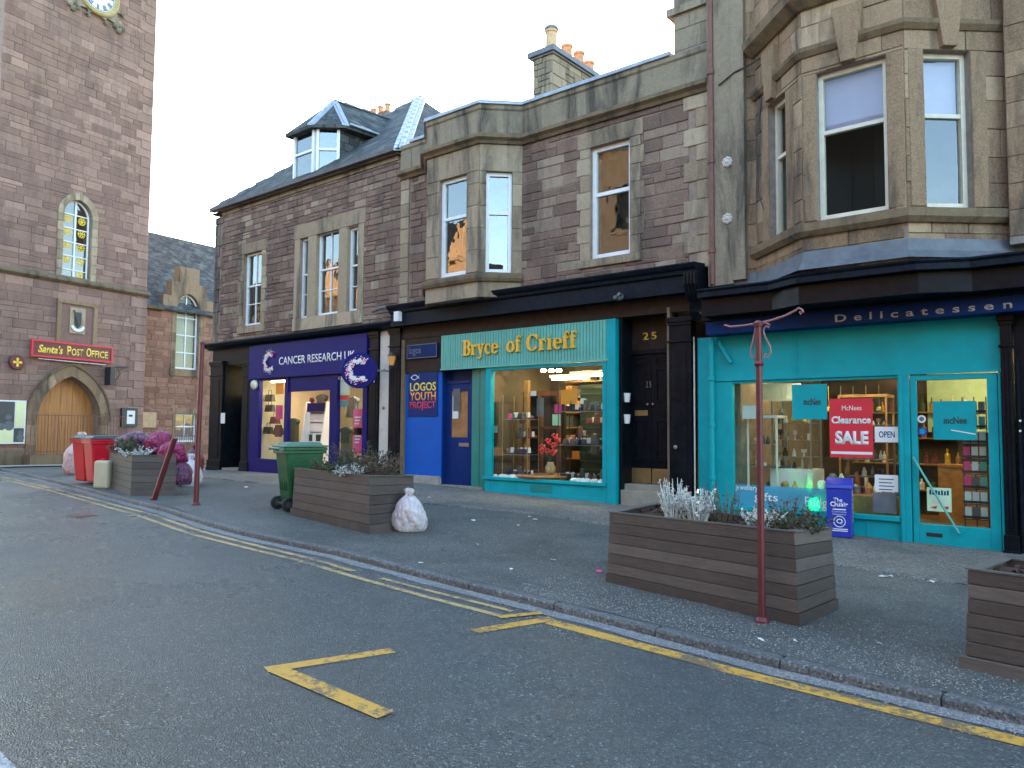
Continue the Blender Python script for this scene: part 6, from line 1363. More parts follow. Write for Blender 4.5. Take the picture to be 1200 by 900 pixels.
# railing before the tower
rl = thing('railing', tuple(FT.p(dcx, .6, .3)), 'row of thin rusty iron railings in front of the pointed oak door', 'railing')
r0, r1 = T(36, 510, .5)[0], T(146, 510, .5)[0]; rzt = T(77, 487, .5)[1]; rzb = T(77, 532, .5)[1]
q = MB(FT); q.tube([(r0, .5, rzt), (r1, .5, rzt)], .014, 5); q.tube([(r0, .5, rzb+.1), (r1, .5, rzb+.1)], .014, 5); q.build('rail', M['copperpipe'], rl)
n_ = 30
for i in range(n_+1): s = r0+(r1-r0)*i/n_; q = MB(FT); q.tube([(s, .5, rzb), (s, .5, rzt+.03)], .009 if i % 8 else .02, 5); q.build('bar', M['copperpipe'], rl)
q = MB(FT); q.box(r0-.1, r1, .3, .7, -.3, rzb-.0, .4); q.box(tL-1, r0-.12, -.02, .3, -.3, rzb+.15, .4); lw = tag(q.build('low_wall', M['mossy']), 'low dark mossy stone kerb wall under the railings', 'wall')
pv = MB(FT); pv.add([(-6, .72, 0), (tR+9, .72, 0), (tR+9, 2.0, 0), (-6, 2.0, 0)], [(0, 1, 2, 3)])
pv = MB(FT); n_ = 20; V = []
for i in range(n_+1):
    s = -6+(tR+13)*i/n_
    for n in (.6, 1.9): p = FT.p(s, n, 0); V.append((p.x, p.y, pave(p.x, p.y)+.035))
pv.add(V, [(2*i, 2*i+2, 2*i+3, 2*i+1) for i in range(n_)], .5, world=True); struct(pv.build('path', M['concrete']))
# hall
oh = FT.p(tR-.15, -.35, 0); FH = Frame(oh, R(96.5))
def Hh(u, v, n=0): return FP(FH, u, v, n)
ZH = Hh(190, 359)[1]; hl = thing('church_hall', tuple(FH.p(3, 0, 0)), 'red stone church hall with mossy slate roof and tall arched window behind', 'hall')
hw0, hw1 = Hh(204.5, 390, -.1)[0], Hh(231, 390, -.1)[0]; hz0, hz1 = Hh(217, 433, -.1)[1], Hh(220, 345, -.1)[1]; hcx = (hw0+hw1)/2; hhw = (hw1-hw0)/2; hsp = hz1-hhw*1.25
lw0, lw1 = Hh(203.5, 500, -.1)[0], Hh(228.5, 500, -.1)[0]; lz0, lz1 = Hh(216, 518, -.1)[1], Hh(216, 485, -.1)[1]
mb = MB(FH); solid_wall(mb, 0, 22, -.8, ZH, [(hw0, hw1, hz0, 9), (lw0, lw1, lz0, lz1)], -.4, 0); o = mb.build('wall', M['mortar'], hl)  # unseen far length of the hall, drawn out to keep low sun off the road
st = MB(FH); stones(st, 0, 9, -.8, ZH, [(hw0-.2, hw1+.2, hz0-.2, 9), (lw0-.12, lw1+.12, lz0-.12, lz1+.2)], rh=(.16, .24), bw=(.25, .55), n1=.015); st.build('stonework', M['hallstone'], o)
gs = [(hcx-1.15, ZH), (hcx-1.15, ZH+.5), (hcx-.8, ZH+.5), (hcx-.8, ZH+1.1), (hcx-.45, ZH+1.1), (hcx-.45, ZH+1.75), (hcx+.45, ZH+1.75), (hcx+.45, ZH+1.1), (hcx+.8, ZH+1.1), (hcx+.8, ZH+.5), (hcx+1.15, ZH+.5), (hcx+1.15, ZH)]
q = MB(FH); L = arch(hcx, hhw, max(hsp, ZH+.01), hz1); q.prism(gs[:6]+[(hcx, ZH+1.75)]+L[::-1]+[(hcx-hhw, ZH)], -.35, .05, .5); q.prism([(hcx, ZH+1.75)]+gs[6:]+[(hcx+hhw, ZH)]+[(2*hcx-a, b) for a, b in L], -.35, .05, .5); q.build('gablet', M['ashlar'], hl)
q = MB(FH)
for a, b in ((hw0-.2, hw0), (hw1, hw1+.2)):
    z = hz0
    while z < ZH-.02: h = min(.36, ZH-z); q.block(a, b, z+.004, z+h-.004, -.1, .03, .01); z += h
q.block(hw0-.25, hw1+.25, hz0-.3, hz0-.002, -.1, .06, .01)
q.build('window_surround', M['ashlar'], hl); q = MB(FH)
for (a, b, c_, d_) in ((lw0-.14, lw0, lz0, lz1), (lw1, lw1+.14, lz0, lz1), (lw0-.16, lw1+.16, lz1+.002, lz1+.22), (lw0-.16, lw1+.16, lz0-.14, lz0-.002)): q.block(a, b, c_, d_, -.1, .03, .01)
q.build('window_surround', M['ashlar'], hl)
q = MB(FH); nW = -.15; Lw = arch(hcx, hhw-.03, hsp, hz1-.05, 8); q.tube([(hcx-hhw+.03, nW, hz0)]+[(a, nW, b) for a, b in Lw]+[(2*hcx-a, nW, b) for a, b in Lw[::-1][1:]]+[(hcx+hhw-.03, nW, hz0)], .04, 6); q.box(hcx-.025, hcx+.025, nW-.02, nW+.02, hz0, hz1-.05); q.box(hw0, hw1, nW-.02, nW+.02, hz0, hz0+.08)
for i in (.22, .45, .68, .8): z = hz0+(hz1-hz0)*i; q.box(hw0+.03, hw1-.03, nW-.018, nW+.018, z-.02, z+.02)
w_ = q.build('arched_window', M['upvc'], hl); q = MB(FH); leafarch(q, hcx, hhw-.02, hz0, hsp, hz1-.05, nW-.03, nW-.022); q.build('pane', M['glass'], w_); q = MB(FH); q.box(hw0-.1, hw1+.1, -.39, -.37, hz0, hz1); q.build('blind', M['roomlight'], w_)  # cream sheet behind the pane stands in for a warm reflection in it
sash(FH, lw0, lw1, lz0, lz1, hl, M['upvc'], n=-.12, fw=.06, split=.55, vbars=1, room=.5, curtain=(lz0+.05, lz1-.9, M['white']))
q = MB(FH); dpt = 4.2; zr_ = Hh(215, 281, -dpt)[1]; q.add([(-.3, .15, ZH-.02), (22.2, .15, ZH-.02), (22.2, -dpt, zr_), (-.3, -dpt, zr_), (22.2, -2*dpt, ZH), (-.3, -2*dpt, ZH), (-.3, .15, ZH-.14), (22.2, .15, ZH-.14)], [(0, 1, 2, 3), (3, 2, 4, 5), (0, 3, 5), (1, 4, 2), (6, 7, 1, 0)]); q.build('roof', M['slate'], hl, recalc=False)
q = MB(FH); q.profile([(.05, ZH-.2), (.2, ZH-.16), (.22, ZH-.04), (.05, ZH-.03)], 0, hcx-1.2); q.profile([(.05, ZH-.2), (.2, ZH-.16), (.22, ZH-.04), (.05, ZH-.03)], hcx+1.2, 22); q.build('gutter', M['mossy'], hl)
q = MB(FH); q.box(0, 22, -8.4, -8.0, -.8, ZH-.05); q.box(21.6, 22, -8, -.4, -.8, ZH-.05); q.build('rear_wall', M['mortar'], hl)
s, z = Hh(174, 492, .05); q = MB(FH); q.box(s-.32, s+.32, .02, .06, z-.3, z+.3); tag(q.build('wall_plaque', M['buffpot']), 'square orange buff stone plaque low on the hall wall', 'plaque')
rl = thing('railing', tuple(FH.p(lw0, .8, 0)), 'short row of pale iron railings in front of the low hall window', 'railing')
a, b = Hh(205, 530, .8)[0], Hh(235, 530, .8)[0]; zt3 = Hh(216, 511, .8)[1]; zb3 = Hh(216, 544, .8)[1]
q = MB(FH); q.tube([(a, .8, zt3), (b, .8, zt3)], .02, 5); q.tube([(a, .8, zb3+.12), (b, .8, zb3+.12)], .02, 5); q.build('rail', M['copperpipe'], rl)
for i in range(13): s = a+(b-a)*i/12; q = MB(FH); q.tube([(s, .8, zb3), (s, .8, zt3+.03)], .012, 5); q.build('bar', M['copperpipe'], rl)
q = MB(FH); q.box(a-1, b+.6, .6, 1.0, -.9, zb3); tag(q.build('low_wall', M['mossy']), 'low stone kerb wall under the short hall railings', 'wall')
# ================================================================== STREET FURNITURE
def planter(name, cs, vt, mat, label, nb=7, soil=True, base=.03, inset=.025):
    """cs: footprint corners FL FR BR BL (x,y); vt: photo-derived top heights per corner"""
    PFOOT.append(list(cs)); zs = [pave(x, y)-.01 for x, y in cs]; c = Vector((sum(p[0] for p in cs)/4, sum(p[1] for p in cs)/4, min(zs)))
    t = thing(name, tuple(c), label, 'planter', 'timber planters along the footway')
    def P(i, f, off):   # corner i, height fraction f, outward offset
        x, y = cs[i]; d = Vector((x-c.x, y-c.y)); k = -inset*f+off; 
        x2, y2 = x+d.x/d.length*k*1.3, y+d.y/d.length*k*1.3
        return Vector((x2, y2, zs[i]+(vt[i]-zs[i])*f))
    sides = [(0, 1), (1, 2), (2, 3), (3, 0)]; th = .04
    for si, (i, j) in enumerate(sides):
        q = MB()
        for k in range(nb):
            f0, f1 = k/nb+.003, (k+1)/nb-.003; o = base if k == 0 else random.uniform(-.003, .003)
            q.hexa([P(i, f0, o), P(j, f0, o), P(j, f0, o-th), P(i, f0, o-th)], [P(i, f1, o), P(j, f1, o), P(j, f1, o-th), P(i, f1, o-th)], random.random())
        q.build(('long_side', 'end_panel', 'long_side', 'end_panel')[si], mat, t, bevel=.004)
    q = MB(); e = .012
    for (i, j) in sides: q.hexa([P(i, 1.0, .012), P(j, 1.0, .012), P(j, 1.0, -.06), P(i, 1.0, -.06)], [P(i, 1.0, .012)+Vector((0, 0, e)), P(j, 1.0, .012)+Vector((0, 0, e)), P(j, 1, -.06)+Vector((0, 0, e)), P(i, 1, -.06)+Vector((0, 0, e))], .9)
    q.build('rim', M['plankg'], t)
    q = MB(); n = 14; V = []
    for a in range(n+1):
        for b in range(n//2+1):
            f = .93; u, v = a/n, b/(n//2); p = P(0, f, -.035).lerp(P(1, f, -.035), u).lerp(P(3, f, -.035).lerp(P(2, f, -.035), u), v); V.append((p.x, p.y, p.z+random.uniform(-.02, .025)))
    m = n//2+1; q.add(V, [(a*m+b, (a+1)*m+b, (a+1)*m+b+1, a*m+b+1) for a in range(n) for b in range(m-1)], world=True)
    for _ in range(260):
        u, v = random.random(), random.random(); f = .945; p = P(0, f, -.05).lerp(P(1, f, -.05), u).lerp(P(3, f, -.05).lerp(P(2, f, -.05), u), v); a = random.random()*3.14; l = random.uniform(.012, .035); d = Vector((math.cos(a)*l, math.sin(a)*l, random.uniform(-.01, .01))); w = Vector((-d.y*.4, d.x*.4, .004))
        q.hexa([p-d-w, p+d-w, p+d+w, p-d+w], [p-d-w+Vector((0, 0, .008)), p+d-w+Vector((0, 0, .008)), p+d+w+Vector((0, 0, .008)), p-d+w+Vector((0, 0, .008))])
    q.build('soil', M['soil'], t)
    return t, lambda u, v, f=.95: P(0, f, -.05).lerp(P(1, f, -.05), u).lerp(P(3, f, -.05).lerp(P(2, f, -.05), u), v)
PFOOT = []
def c_in(x, y):
    for cs in PFOOT:
        ins = True
        for (ax, ay), (bx_, by_) in zip(cs, cs[1:]+cs[:1]):
            if (bx_-ax)*(y-ay)-(by_-ay)*(x-ax) < -.02: ins = False
        if ins: return True
    return False
def foot(u, v): x, y, z = ground_hit(u, v); return (x, y)
# long centre planter
c0, c1, c2 = foot(711, 682), foot(936, 735), foot(981, 714); c3 = (c0[0]+c2[0]-c1[0], c0[1]+c2[1]-c1[1])
pl1, at1 = planter('planter', [c0, c1, c2, c3], [z_at(*c0, 600.5), z_at(*c1, 624.5), z_at(*c2, 620), z_at(*c3, 590)], M['plank'], 'long brown timber planter with silver plants in front of the gift shop', base=.012)
c0, c1, c2 = foot(342, 604), foot(433, 625.5), foot(486, 617); c3 = (c0[0]+c2[0]-c1[0], c0[1]+c2[1]-c1[1])
pl2, at2 = planter('planter', [c0, c1, c2, c3], [z_at(*c0, 549), z_at(*c1, 558.5), z_at(*c2, 558), z_at(*c3, 549)], M['plank'], 'brown timber planter of mixed heather between the green bin and the white bag', nb=6)
c0, c1, c2 = foot(126, 571), foot(153, 580.5), foot(206, 580.5); c3 = (c0[0]+c2[0]-c1[0], c0[1]+c2[1]-c1[1])
pl3, at3 = planter('planter', [c0, c1, c2, c3], [z_at(*c0, 528), z_at(*c1, 534), z_at(*c2, 534), z_at(*c3, 529)], M['plankg'], 'grey timber planter heaped with purple rubbish bags beside the red bins', nb=6)
c0 = foot(1131, 784); c1 = (c0[0]+1.9, c0[1]-.2); c3 = foot(1168, 752); c3 = (c0[0]+.1, c0[1]+.72); c2 = (c1[0]+.1, c1[1]+.72)
tz = z_at(*c0, 667)
pl4, at4 = planter('planter', [c0, c1, c2, c3], [tz, tz-.03, tz-.02, tz], M['plank'], 'brown timber planter cut off at the right edge with bare soil', nb=7)
def plant(name, base, mat, label, n=40, h=.35, sp=.2, leaf=.02, lean=.3, stem=.0035, leaves=6, stemmat=None, group='plants in the timber planters', flare=1.0):
    st = MB(); lf = MB(); base = Vector(base)
    for i in range(n):
        a = random.uniform(0, 6.28); r = sp*math.sqrt(random.random())*.5; b = base+Vector((r*math.cos(a), r*math.sin(a), -.03)); hh = h*random.uniform(.45, 1)
        tip = b+Vector((math.cos(a)*sp*random.uniform(.1, .7)*flare, math.sin(a)*sp*random.uniform(.1, .7)*flare, hh)); mid = b.lerp(tip, .5)+Vector((random.uniform(-.02, .02), random.uniform(-.02, .02), .02))
        st.tube([b, mid, tip], [stem*1.4, stem, stem*.5], 4, world=True)
        for k in range(leaves):
            f = random.uniform(.25, 1.0); p = (b.lerp(mid, f*2) if f < .5 else mid.lerp(tip, f*2-1)); d = Vector((random.gauss(0, 1), random.gauss(0, 1), random.gauss(.4, .7))).normalized(); w = d.cross(Vector((random.random(), random.random(), random.random()))).normalized(); l = leaf*random.uniform(.6, 1.5)
            lf.add([p, p+d*l*.5+w*l*.28, p+d*l, p+d*l*.5-w*l*.28], [(0, 1, 2, 3)], world=True)
    t = thing(name, tuple(base), label, 'plant', group)
    st.build('stems', stemmat or mat, t, recalc=False); lf.build('leaves', mat, t, recalc=False)
    return t
plant('silver_plant', at1(.27, .4), M['silver'], 'tall frosted silver twiggy plant left of the pair in the long planter', 46, .42, .15, .026, leaves=12, stem=.005)
plant('silver_plant', at1(.4, .45), M['silver'], 'bushy white silver plant right of the tall twiggy one in the long planter', 60, .32, .2, .034, leaves=15, stem=.005)
plant('dry_plant', at1(.53, .6), M['dry'], 'thin brown dried plant in the middle of the long planter', 30, .45, .22, .022, leaves=5)
plant('silver_plant', at1(.77, .5), M['silver'], 'small silver plant behind the maroon post in the long planter', 40, .22, .24, .03, leaves=12, stem=.005)
plant('leafy_plant', at1(.9, .55), M['leafg'], 'low olive green leafy plant near the right end of the long planter', 70, .22, .42, .03, leaves=9, stemmat=M['dry'])
plant('dry_plant', at1(.86, .7), M['dry'], 'short brown seed headed plant near the right end of the long planter', 40, .32, .26, .03, leaves=8)
plant('dry_plant', at1(.96, .6), M['dry'], 'little brown plant at the right corner of the long planter', 22, .16, .18, .02, leaves=8)
plant('dry_plant', at1(.6, .3), M['dry'], 'flattened brown stalks left of the maroon post in the long planter', 14, .08, .4, .02, leaves=4)
for k, (u, v, mm, h, s, lb) in enumerate(((.3, .5, 'leafg', .26, .42, 'green spreading plant at the left of the mixed planter'), (.55, .6, 'leafd', .5, .5, 'tall dark green heather in the middle of the mixed planter'), (.75, .5, 'leafd', .42, .46, 'dark green heather right of the tallest one in the mixed planter'), (.9, .5, 'dry', .36, .34, 'brown dried plant at the right of the mixed planter'), (.72, .15, 'silver', .2, .3, 'small silver leaved plant at the front of the mixed planter'), (.45, .3, 'leafg', .24, .4, 'bushy green plant low in the mixed planter'))):
    plant(('leafy_plant', 'heather', 'heather', 'dry_plant', 'silver_plant', 'leafy_plant')[k], at2(u, v), M[mm], lb, 55, h, s, .035, leaves=12, stemmat=M['dry'])
plant('leafy_plant', at3(.5, .4), M['leafg'], 'green plant squashed among the purple bags in the grey planter', 60, .42, .5, .05, leaves=12, stemmat=M['dry'])
plant('silver_plant', at3(.75, .2), M['silver'], 'small silver leaved plant at the front of the grey planter', 40, .2, .4, .04, leaves=10)
plant('leafy_plant', at3(.2, .3), M['leafg'], 'low green plant at the left corner of the grey planter', 40, .25, .4, .045, leaves=10, stemmat=M['dry'])
# bags
from mathutils import noise as mn
def bag(name, c, rad, mat, label, seed=1, tie=True, flat=.35, group=None, sub=5, knot=.25, lump=.16, neck=.35):
    bm = bmesh.new(); bmesh.ops.create_icosphere(bm, subdivisions=sub, radius=1)
    for v in bm.verts:
        p = v.co.copy(); q_ = p*1.3+Vector((seed*7.1, seed*3.3, 0)); th = math.atan2(p.y, p.x)
        f = 1+lump*.6*mn.noise(q_)+.05*mn.noise(q_*2.6)
        g1 = mn.noise(Vector((math.cos(th)*3.4+seed, math.sin(th)*3.4, p.z*1.1))); g2 = mn.noise(Vector((math.cos(th)*7+seed*2, math.sin(th)*7, p.z*2.6+g1)))
        f -= (.11 if tie else .2)*(1-min(1, abs(g1)*5))*(.4+.6*max(0, p.z+.3)); f -= (.05 if tie else .1)*(1-min(1, abs(g2)*5)); f += .02*mn.noise(q_*11)
        z = p.z
        if tie and z > .3: k = (z-.3)/.7; f *= 1-(1-neck)*k*k; z = z*(1+knot*k*.6)
        f2 = f*(1+.12*max(0, -z)); x, y, z = p.x*f2, p.y*f2, z*(f if z < .45 else 1)
        z = max(z, -1+flat)
        v.co = Vector((x*rad[0], y*rad[1], (z+1-flat)*rad[2]))
    me = bpy.data.meshes.new(name); bm.to_mesh(me); bm.free(); me.materials.append(mat); me.polygons.foreach_set('use_smooth', [True]*len(me.polygons))
    o = bpy.data.objects.new(name, me); COL.objects.link(o); o.location = c; tag(o, label, 'bag', group)
    top = (2-flat)*rad[2]*(1+knot*.35)
    for sg in (-1, 1) if tie else ():
        q = MB(); c_ = Vector(c)+Vector((0, 0, top*.9)); e = Vector((sg*rad[0]*.28, random.uniform(-.03, .03), rad[2]*.32))
        q.tube([c_+e*.15-Vector((0, 0, rad[2]*.25)), c_+e*.55, c_+e*.9+Vector((0, 0, .01)), c_+e*1.15], [rad[0]*.2, rad[0]*.13, rad[0]*.17, rad[0]*.03], 7, world=True); q.build('tied_ear', mat, o, smooth=True)
    return o
x, y = foot(471, 623); bag('rubbish_bag', (x, y+.12, pave(x, y)), (.27, .2, .27), M['bagw'], 'white translucent rubbish bag leaning at the right end of the mixed planter', 3, lump=.25, neck=.55)
x, y = foot(82, 556); bag('rubbish_bag', (x+.1, y+.2, pave(x, y)), (.42, .38, .55), M['bagp'], 'pinkish white rubbish sack slumped left of the red bins', 5)
x, y = foot(210, 571); bag('rubbish_bag', (x-.15, y+.3, pave(x, y)), (.28, .24, .33), M['bagw'], 'white rubbish bag half hidden at the right end of the grey planter', 8)
x2, y2 = x-.3, y+.45; bag('rubbish_bag', (x2, y2, pave(x, y)+.3), (.22, .2, .28), M['maroon'], 'dark maroon rubbish bag behind the right end of the grey planter', 9)
p = at3(.12, .45); bag('rubbish_bag', (p.x+.0, p.y+.1, p.z+.05), (.52, .3, .24), M['bagv'], 'large purple grey rubbish bag lying on the left of the grey planter', 11, neck=.8, lump=.5, tie=False)
p = at3(.5, .85); bag('rubbish_bag', (p.x, p.y+.1, p.z+.06), (.26, .24, .25), M['bagm'], 'magenta rubbish bag standing at the middle of the grey planter', 13, neck=.8, lump=.5, tie=False)
p = at3(.92, .85); bag('rubbish_bag', (p.x+.02, p.y+.1, p.z-.1), (.26, .24, .24), M['bagm'], 'bright pink rubbish bag drooping over the right of the grey planter', 17, neck=.8, lump=.5, tie=False)
p = at3(.98, .7); bag('rubbish_bag', (p.x+.1, p.y+.3, p.z-.5), (.22, .22, .26), M['bagv'], 'lilac rubbish bag hanging low behind the right of the grey planter', 19, neck=.6, lump=.3, tie=False)
# wheelie bins
def bin_(label, x, y, ang, mat, lidm, w=.58, d=.62, h=1.0, sc_=1.0):
    z = pave(x, y); t = thing('wheelie_bin', (x, y, z), label, 'bin'); fr = Frame((x, y, z), ang)
    q = MB(fr); b, tp = (.22*sc_, .21*sc_), (w/2*sc_, d/2*sc_); H = h*sc_
    def ring(a, c, zz, off=0): return [fr.p(-a, -c+off, zz), fr.p(a, -c+off, zz), fr.p(a, c+off, zz), fr.p(-a, c+off, zz)]
    q.hexa(ring(b[0], b[1], .06), ring(tp[0]-.02, tp[1]-.02, H*.93)); q.build('body', mat, t, bevel=.035)
    q = MB(fr); q.hexa(ring(tp[0]+.012, tp[1]+.012, H*.9), ring(tp[0]+.012, tp[1]+.012, H*.945)); q.hexa(ring(tp[0]-.0, tp[1]-.0, H*.85), ring(tp[0]-.0, tp[1]-.0, H*.9)); q.build('rim', mat, t, bevel=.008)
    q = MB(fr); q.hexa(ring(tp[0]+.025, tp[1]+.03, H*.95), ring(tp[0]+.02, tp[1]+.025, H*.975)); q.hexa(ring(tp[0]-.03, tp[1]-.04, H*.976), ring(tp[0]-.07, tp[1]-.08, H*1.02)); q.build('lid', lidm, t, bevel=.012)
    q = MB(fr); q.tube([(-tp[0]*.85, tp[1]+.07, H*.93), (tp[0]*.85, tp[1]+.07, H*.93)], .016, 8)
    for s in (-.85, 0, .85): q.box(tp[0]*s-.02, tp[0]*s+.02, tp[1]-.0, tp[1]+.075, H*.9, H*.945)
    q.build('handle', lidm, t)
    q = MB(fr); q.tube([(-.27, b[1]+.04, .1), (.27, b[1]+.04, .1)], .012, 8); q.build('axle', M['grid'], t)
    for s in (-1, 1):
        q = MB(fr); q.lathe(tuple(fr.p(s*.24, b[1]+.04, .1)), [(.1, -.03), (.105, -.02), (.105, .02), (.1, .03)], 18, axis='s' if 0 else 'd'); wv = q.build('wheel', M['rubber'], t, bevel=.004)
        q = MB(fr); q.lathe(tuple(fr.p(s*.24, b[1]+.04, .1)), [(.045, -.035), (.045, .035)], 12, axis='d'); q.build('hub', M['greylid'], wv)
    q = MB(fr)
    for a in (-.12, -.04, .04, .12): q.box(a-.008, a+.008, tp[1]-.09, tp[1]-.07, .3*H, .8*H)
    q.build('ribs', mat, t)
    return t
x, y = foot(330, 598); g_ = bin_('green wheelie bin with faded lid standing left of the mixed planter', x+.08, y+.25, R(-14), M['green'], M['greenlid'], .54, .66, 1.02, 1.0)
x, y = foot(109, 570); b2_ = bin_('red wheelie bin on the right of the pair beside the grey planter', x-.26, y+.26, R(176), M['redbin'], M['greylid'], sc_=1.02)
b1_ = bin_('red wheelie bin on the left of the pair with its lid shut', x-.9, y+.3, R(183), M['redbin'], M['greylid'], sc_=1.02)
for b, lb in ((b1_, ''), (b2_, '')):
    b['group'] = 'red wheelie bins'
x, y = foot(120.5, 572.5); y -= .1; q = MB(Frame((x, y+.1, pave(x, y)), R(35))); q.box(-.16, .16, -.1, .1, .0, .56); jg = q.build('container', M['jug'], bevel=.05); jg.name = 'plastic_container'; tag(jg, 'cream plastic container standing between the red bin and grey planter', 'container')
q = MB(); q.lathe((x, y+.1, pave(x, y)+.555), [(.05, 0), (.05, .05)], 12); q.build('cap', M['redp'], jg)
# maroon posts
x, y = foot(893, 729); z0 = pave(x, y); zt_ = z_at(x, y, 380)
mp = thing('sign_post', (x, y, z0), 'maroon iron post with scrolled bracket arms standing in front of the long planter', 'post')
q = MB(); q.tube([(x, y, z0-.05), (x, y, z0+.5), (x, y, zt_)], [.031, .029, .027], 12, world=True); q.build('shaft', M['maroon'], mp); q = MB(); q.lathe((x, y, z0-.02), [(.06, 0), (.06, .035), (.045, .06), (.036, .065)], 14); q.build('base_collar', M['maroon'], mp)
q = MB(); q.lathe((x, y, zt_-.02), [(.038, 0), (.043, .03), (.018, .05)], 12); q.lathe((x, y, zt_-.35), [(.034, 0), (.042, .02), (.034, .04)], 12); q.build('finial', M['maroon'], mp)
def Q(u, v, yy=None): d = ray(u, v); yy = yy or y; p = d*(yy/d.y); return Vector((p.x, p.y, p.z+CZ))
q = MB(); q.tube([Q(849, 381), Q(856, 383), Q(872, 381.5), Q(890, 378.5), Q(905, 375), Q(920, 370), Q(931, 364.5), Q(936, 361), Q(940, 363), Q(941, 366), Q(938.5, 368), Q(937, 365)], .009, 7, world=True); q.build('bracket_arm', M['pinkiron'], mp)
q = MB(); q.tube([Q(892, 379), Q(898, 378.5), Q(902, 381), Q(901, 384), Q(898, 382), Q(896, 384), Q(894.5, 388), Q(897, 396), Q(902, 405), Q(903.5, 413), Q(900, 419), Q(896, 419), Q(896, 415), Q(898, 415)], .008, 7, world=True)
q.tube([Q(886, 381), Q(885, 388), Q(883, 398), Q(880, 410), Q(881, 418), Q(884, 421), Q(887, 419), Q(886, 415)], .008, 7, world=True); q.build('scroll', M['pinkiron'], mp)
x, y = foot(229.5, 592); z0 = pave(x, y); zt_ = z_at(x, y, 404); mp2 = thing('sign_post', (x, y, z0), 'plain maroon iron post standing on the footway right of the grey planter', 'post')
q = MB(); q.tube([(x, y, z0-.05), (x+.01, y, z0+1), (x+.05, y, zt_)], [.042, .04, .034], 12, world=True); q.build('shaft', M['maroon'], mp2); q = MB(); q.lathe((x, y, z0-.02), [(.07, 0), (.07, .035), (.055, .06), (.045, .065)], 14); q.build('base_collar', M['maroon'], mp2); q = MB(); q.lathe((x+.05, y, zt_), [(.036, 0), (.04, .03), (.01, .06)], 12); q.build('finial', M['maroon'], mp2)
x, y = foot(180, 586); z0 = pave(x, y); d = ray(205, 513); tt = (y+.05)/d.y; pt = d*tt
q = MB(); q.tube([(x, y, z0-.02), (pt.x, pt.y, pt.z+CZ)], .045, 12, world=True); q.lathe((x, y, z0-.01), [(.06, 0), (.06, .03), (.045, .035)], 12); tag(q.build('leaning_post', M['maroon']), 'broken maroon post leaning against the front of the grey planter', 'post')
# litter
lit = [(621, 606, .05, 'white'), (627, 610, .06, 'white'), (648, 657, .05, 'white'), (703, 671, .06, 'pinkp'), (892, 753, .045, 'white'), (1036, 677, .08, 'white'), (1044, 677, .05, 'white'), (1092, 684, .07, 'white'), (555, 611, .07, 'white'), (599, 668, .04, 'white'), (493, 662, .05, 'white'), (520, 645, .06, 'leadg'), (503, 585, .05, 'white'), (288, 572, .08, 'white'), (1031, 755, .03, 'white'), (932, 753, .03, 'white'), (560, 640, .04, 'white'), (607, 617, .04, 'white')]
lw = ['pale scrap lying below the shoe shop kickboard', 'crumpled paper near the foot of door 25', 'small white scrap left of the long planter', 'bright pink scrap touching the left end of the long planter', 'white torn paper in front of the maroon post foot', 'long white paper strip on the pale kerb line right of the long planter', 'white shred beside the long paper strip', 'flat white scrap near the corner of the right planter', 'whitish flattened paper between the two brown planters', 'white scrap near the kerb left of the long planter', 'white scrap on the footway right of the white bag', 'grey scrap beyond the white bag', 'white scrap before the blue panel', 'pale scrap near the dark doorway of the charity shop', 'tiny white scrap between the long planter and right planter', 'tiny white scrap right of the torn paper', 'tiny white scrap in the middle of the footway', 'tiny white scrap below the shoe shop window']
for (u, v, r, mm), lb in zip(lit, lw):
    x, y, z = ground_hit(u, v); q = MB(); n = 7; r *= .75; z += .012+bumpy(x, y)
    if y > uy(x): z += .018
    P = [(x+r*(.5+.6*random.random())*math.cos(R(360*i/n)), y+.6*r*(.5+.6*random.random())*math.sin(R(360*i/n)), z+random.uniform(-.004, .012)) for i in range(n)]
    P2 = [(a, b, c+.003) for a, b, c in P]; q.add(P+P2, [tuple(range(n))[::-1], tuple(range(n, 2*n))]+[(i, (i+1) % n, (i+1) % n+n, i+n) for i in range(n)], world=True)
    tag(q.build('paper_scrap', M[mm]), lb, 'litter', 'scraps of litter on the footway')
gt = MB(); random.seed(21)
def chip(x, y, r):
    k = ky(x); z = (road(x, y) if y < k else pave(x, y)+.008*(y < k+.13)+bumpy(x, y))+.004+(.02 if y > uy(x) else 0); a = random.random()*6.28; P = []
    for i in range(3): t = a+i*2.09+random.uniform(-.4, .4); P.append((x+r*math.cos(t), y+r*math.sin(t), z))
    P.append((x, y, z+r*.8)); gt.add(P, [(0, 1, 3), (1, 2, 3), (2, 0, 3)], world=True)
for _ in range(9000):
    m = random.random(); x = -11+12.5*random.random()**.7
    if m < .45: y = ky(x)-abs(random.gauss(0, .07)) if random.random() < .8 else ky(x)-random.uniform(0, .5)
    elif m < .8:
        x = random.uniform(-4.6, .5); y = ky(x)+.15+abs(random.gauss(0, .5))
        if c_in(x, y): continue
    else: y = ky(x)+.15+random.random()*3.2
    if c_in(x, y): continue
    chip(x, y, random.uniform(.003, .009))
o = gt.build('gravel', plain('pale_grit', (.3, .29, .27), .8, .4, 30), recalc=False); o['kind'] = 'stuff'
ed = MB()
for a, b in zip(XS, XS[1:]):
    if a < -19 or b > 12 or random.random() < .18: continue
    g = .01; ya, yb = uy(a), uy(b); za, zb2 = pave(a, ya)+.024, pave(b, yb)+.024
    ed.hexa([(a+g, ya-.05, za-.1), (b-g, yb-.03, zb2-.1), (b-g, yb+.03, zb2-.1), (a+g, ya+.03, za-.1)], [(a+g, ya-.03, za-.014), (b-g, yb-.03, zb2-.014), (b-g, yb+.03, zb2-.002), (a+g, ya+.03, za-.002)])
struct(ed.build('footway_edging', M['flag'], bevel=.01))
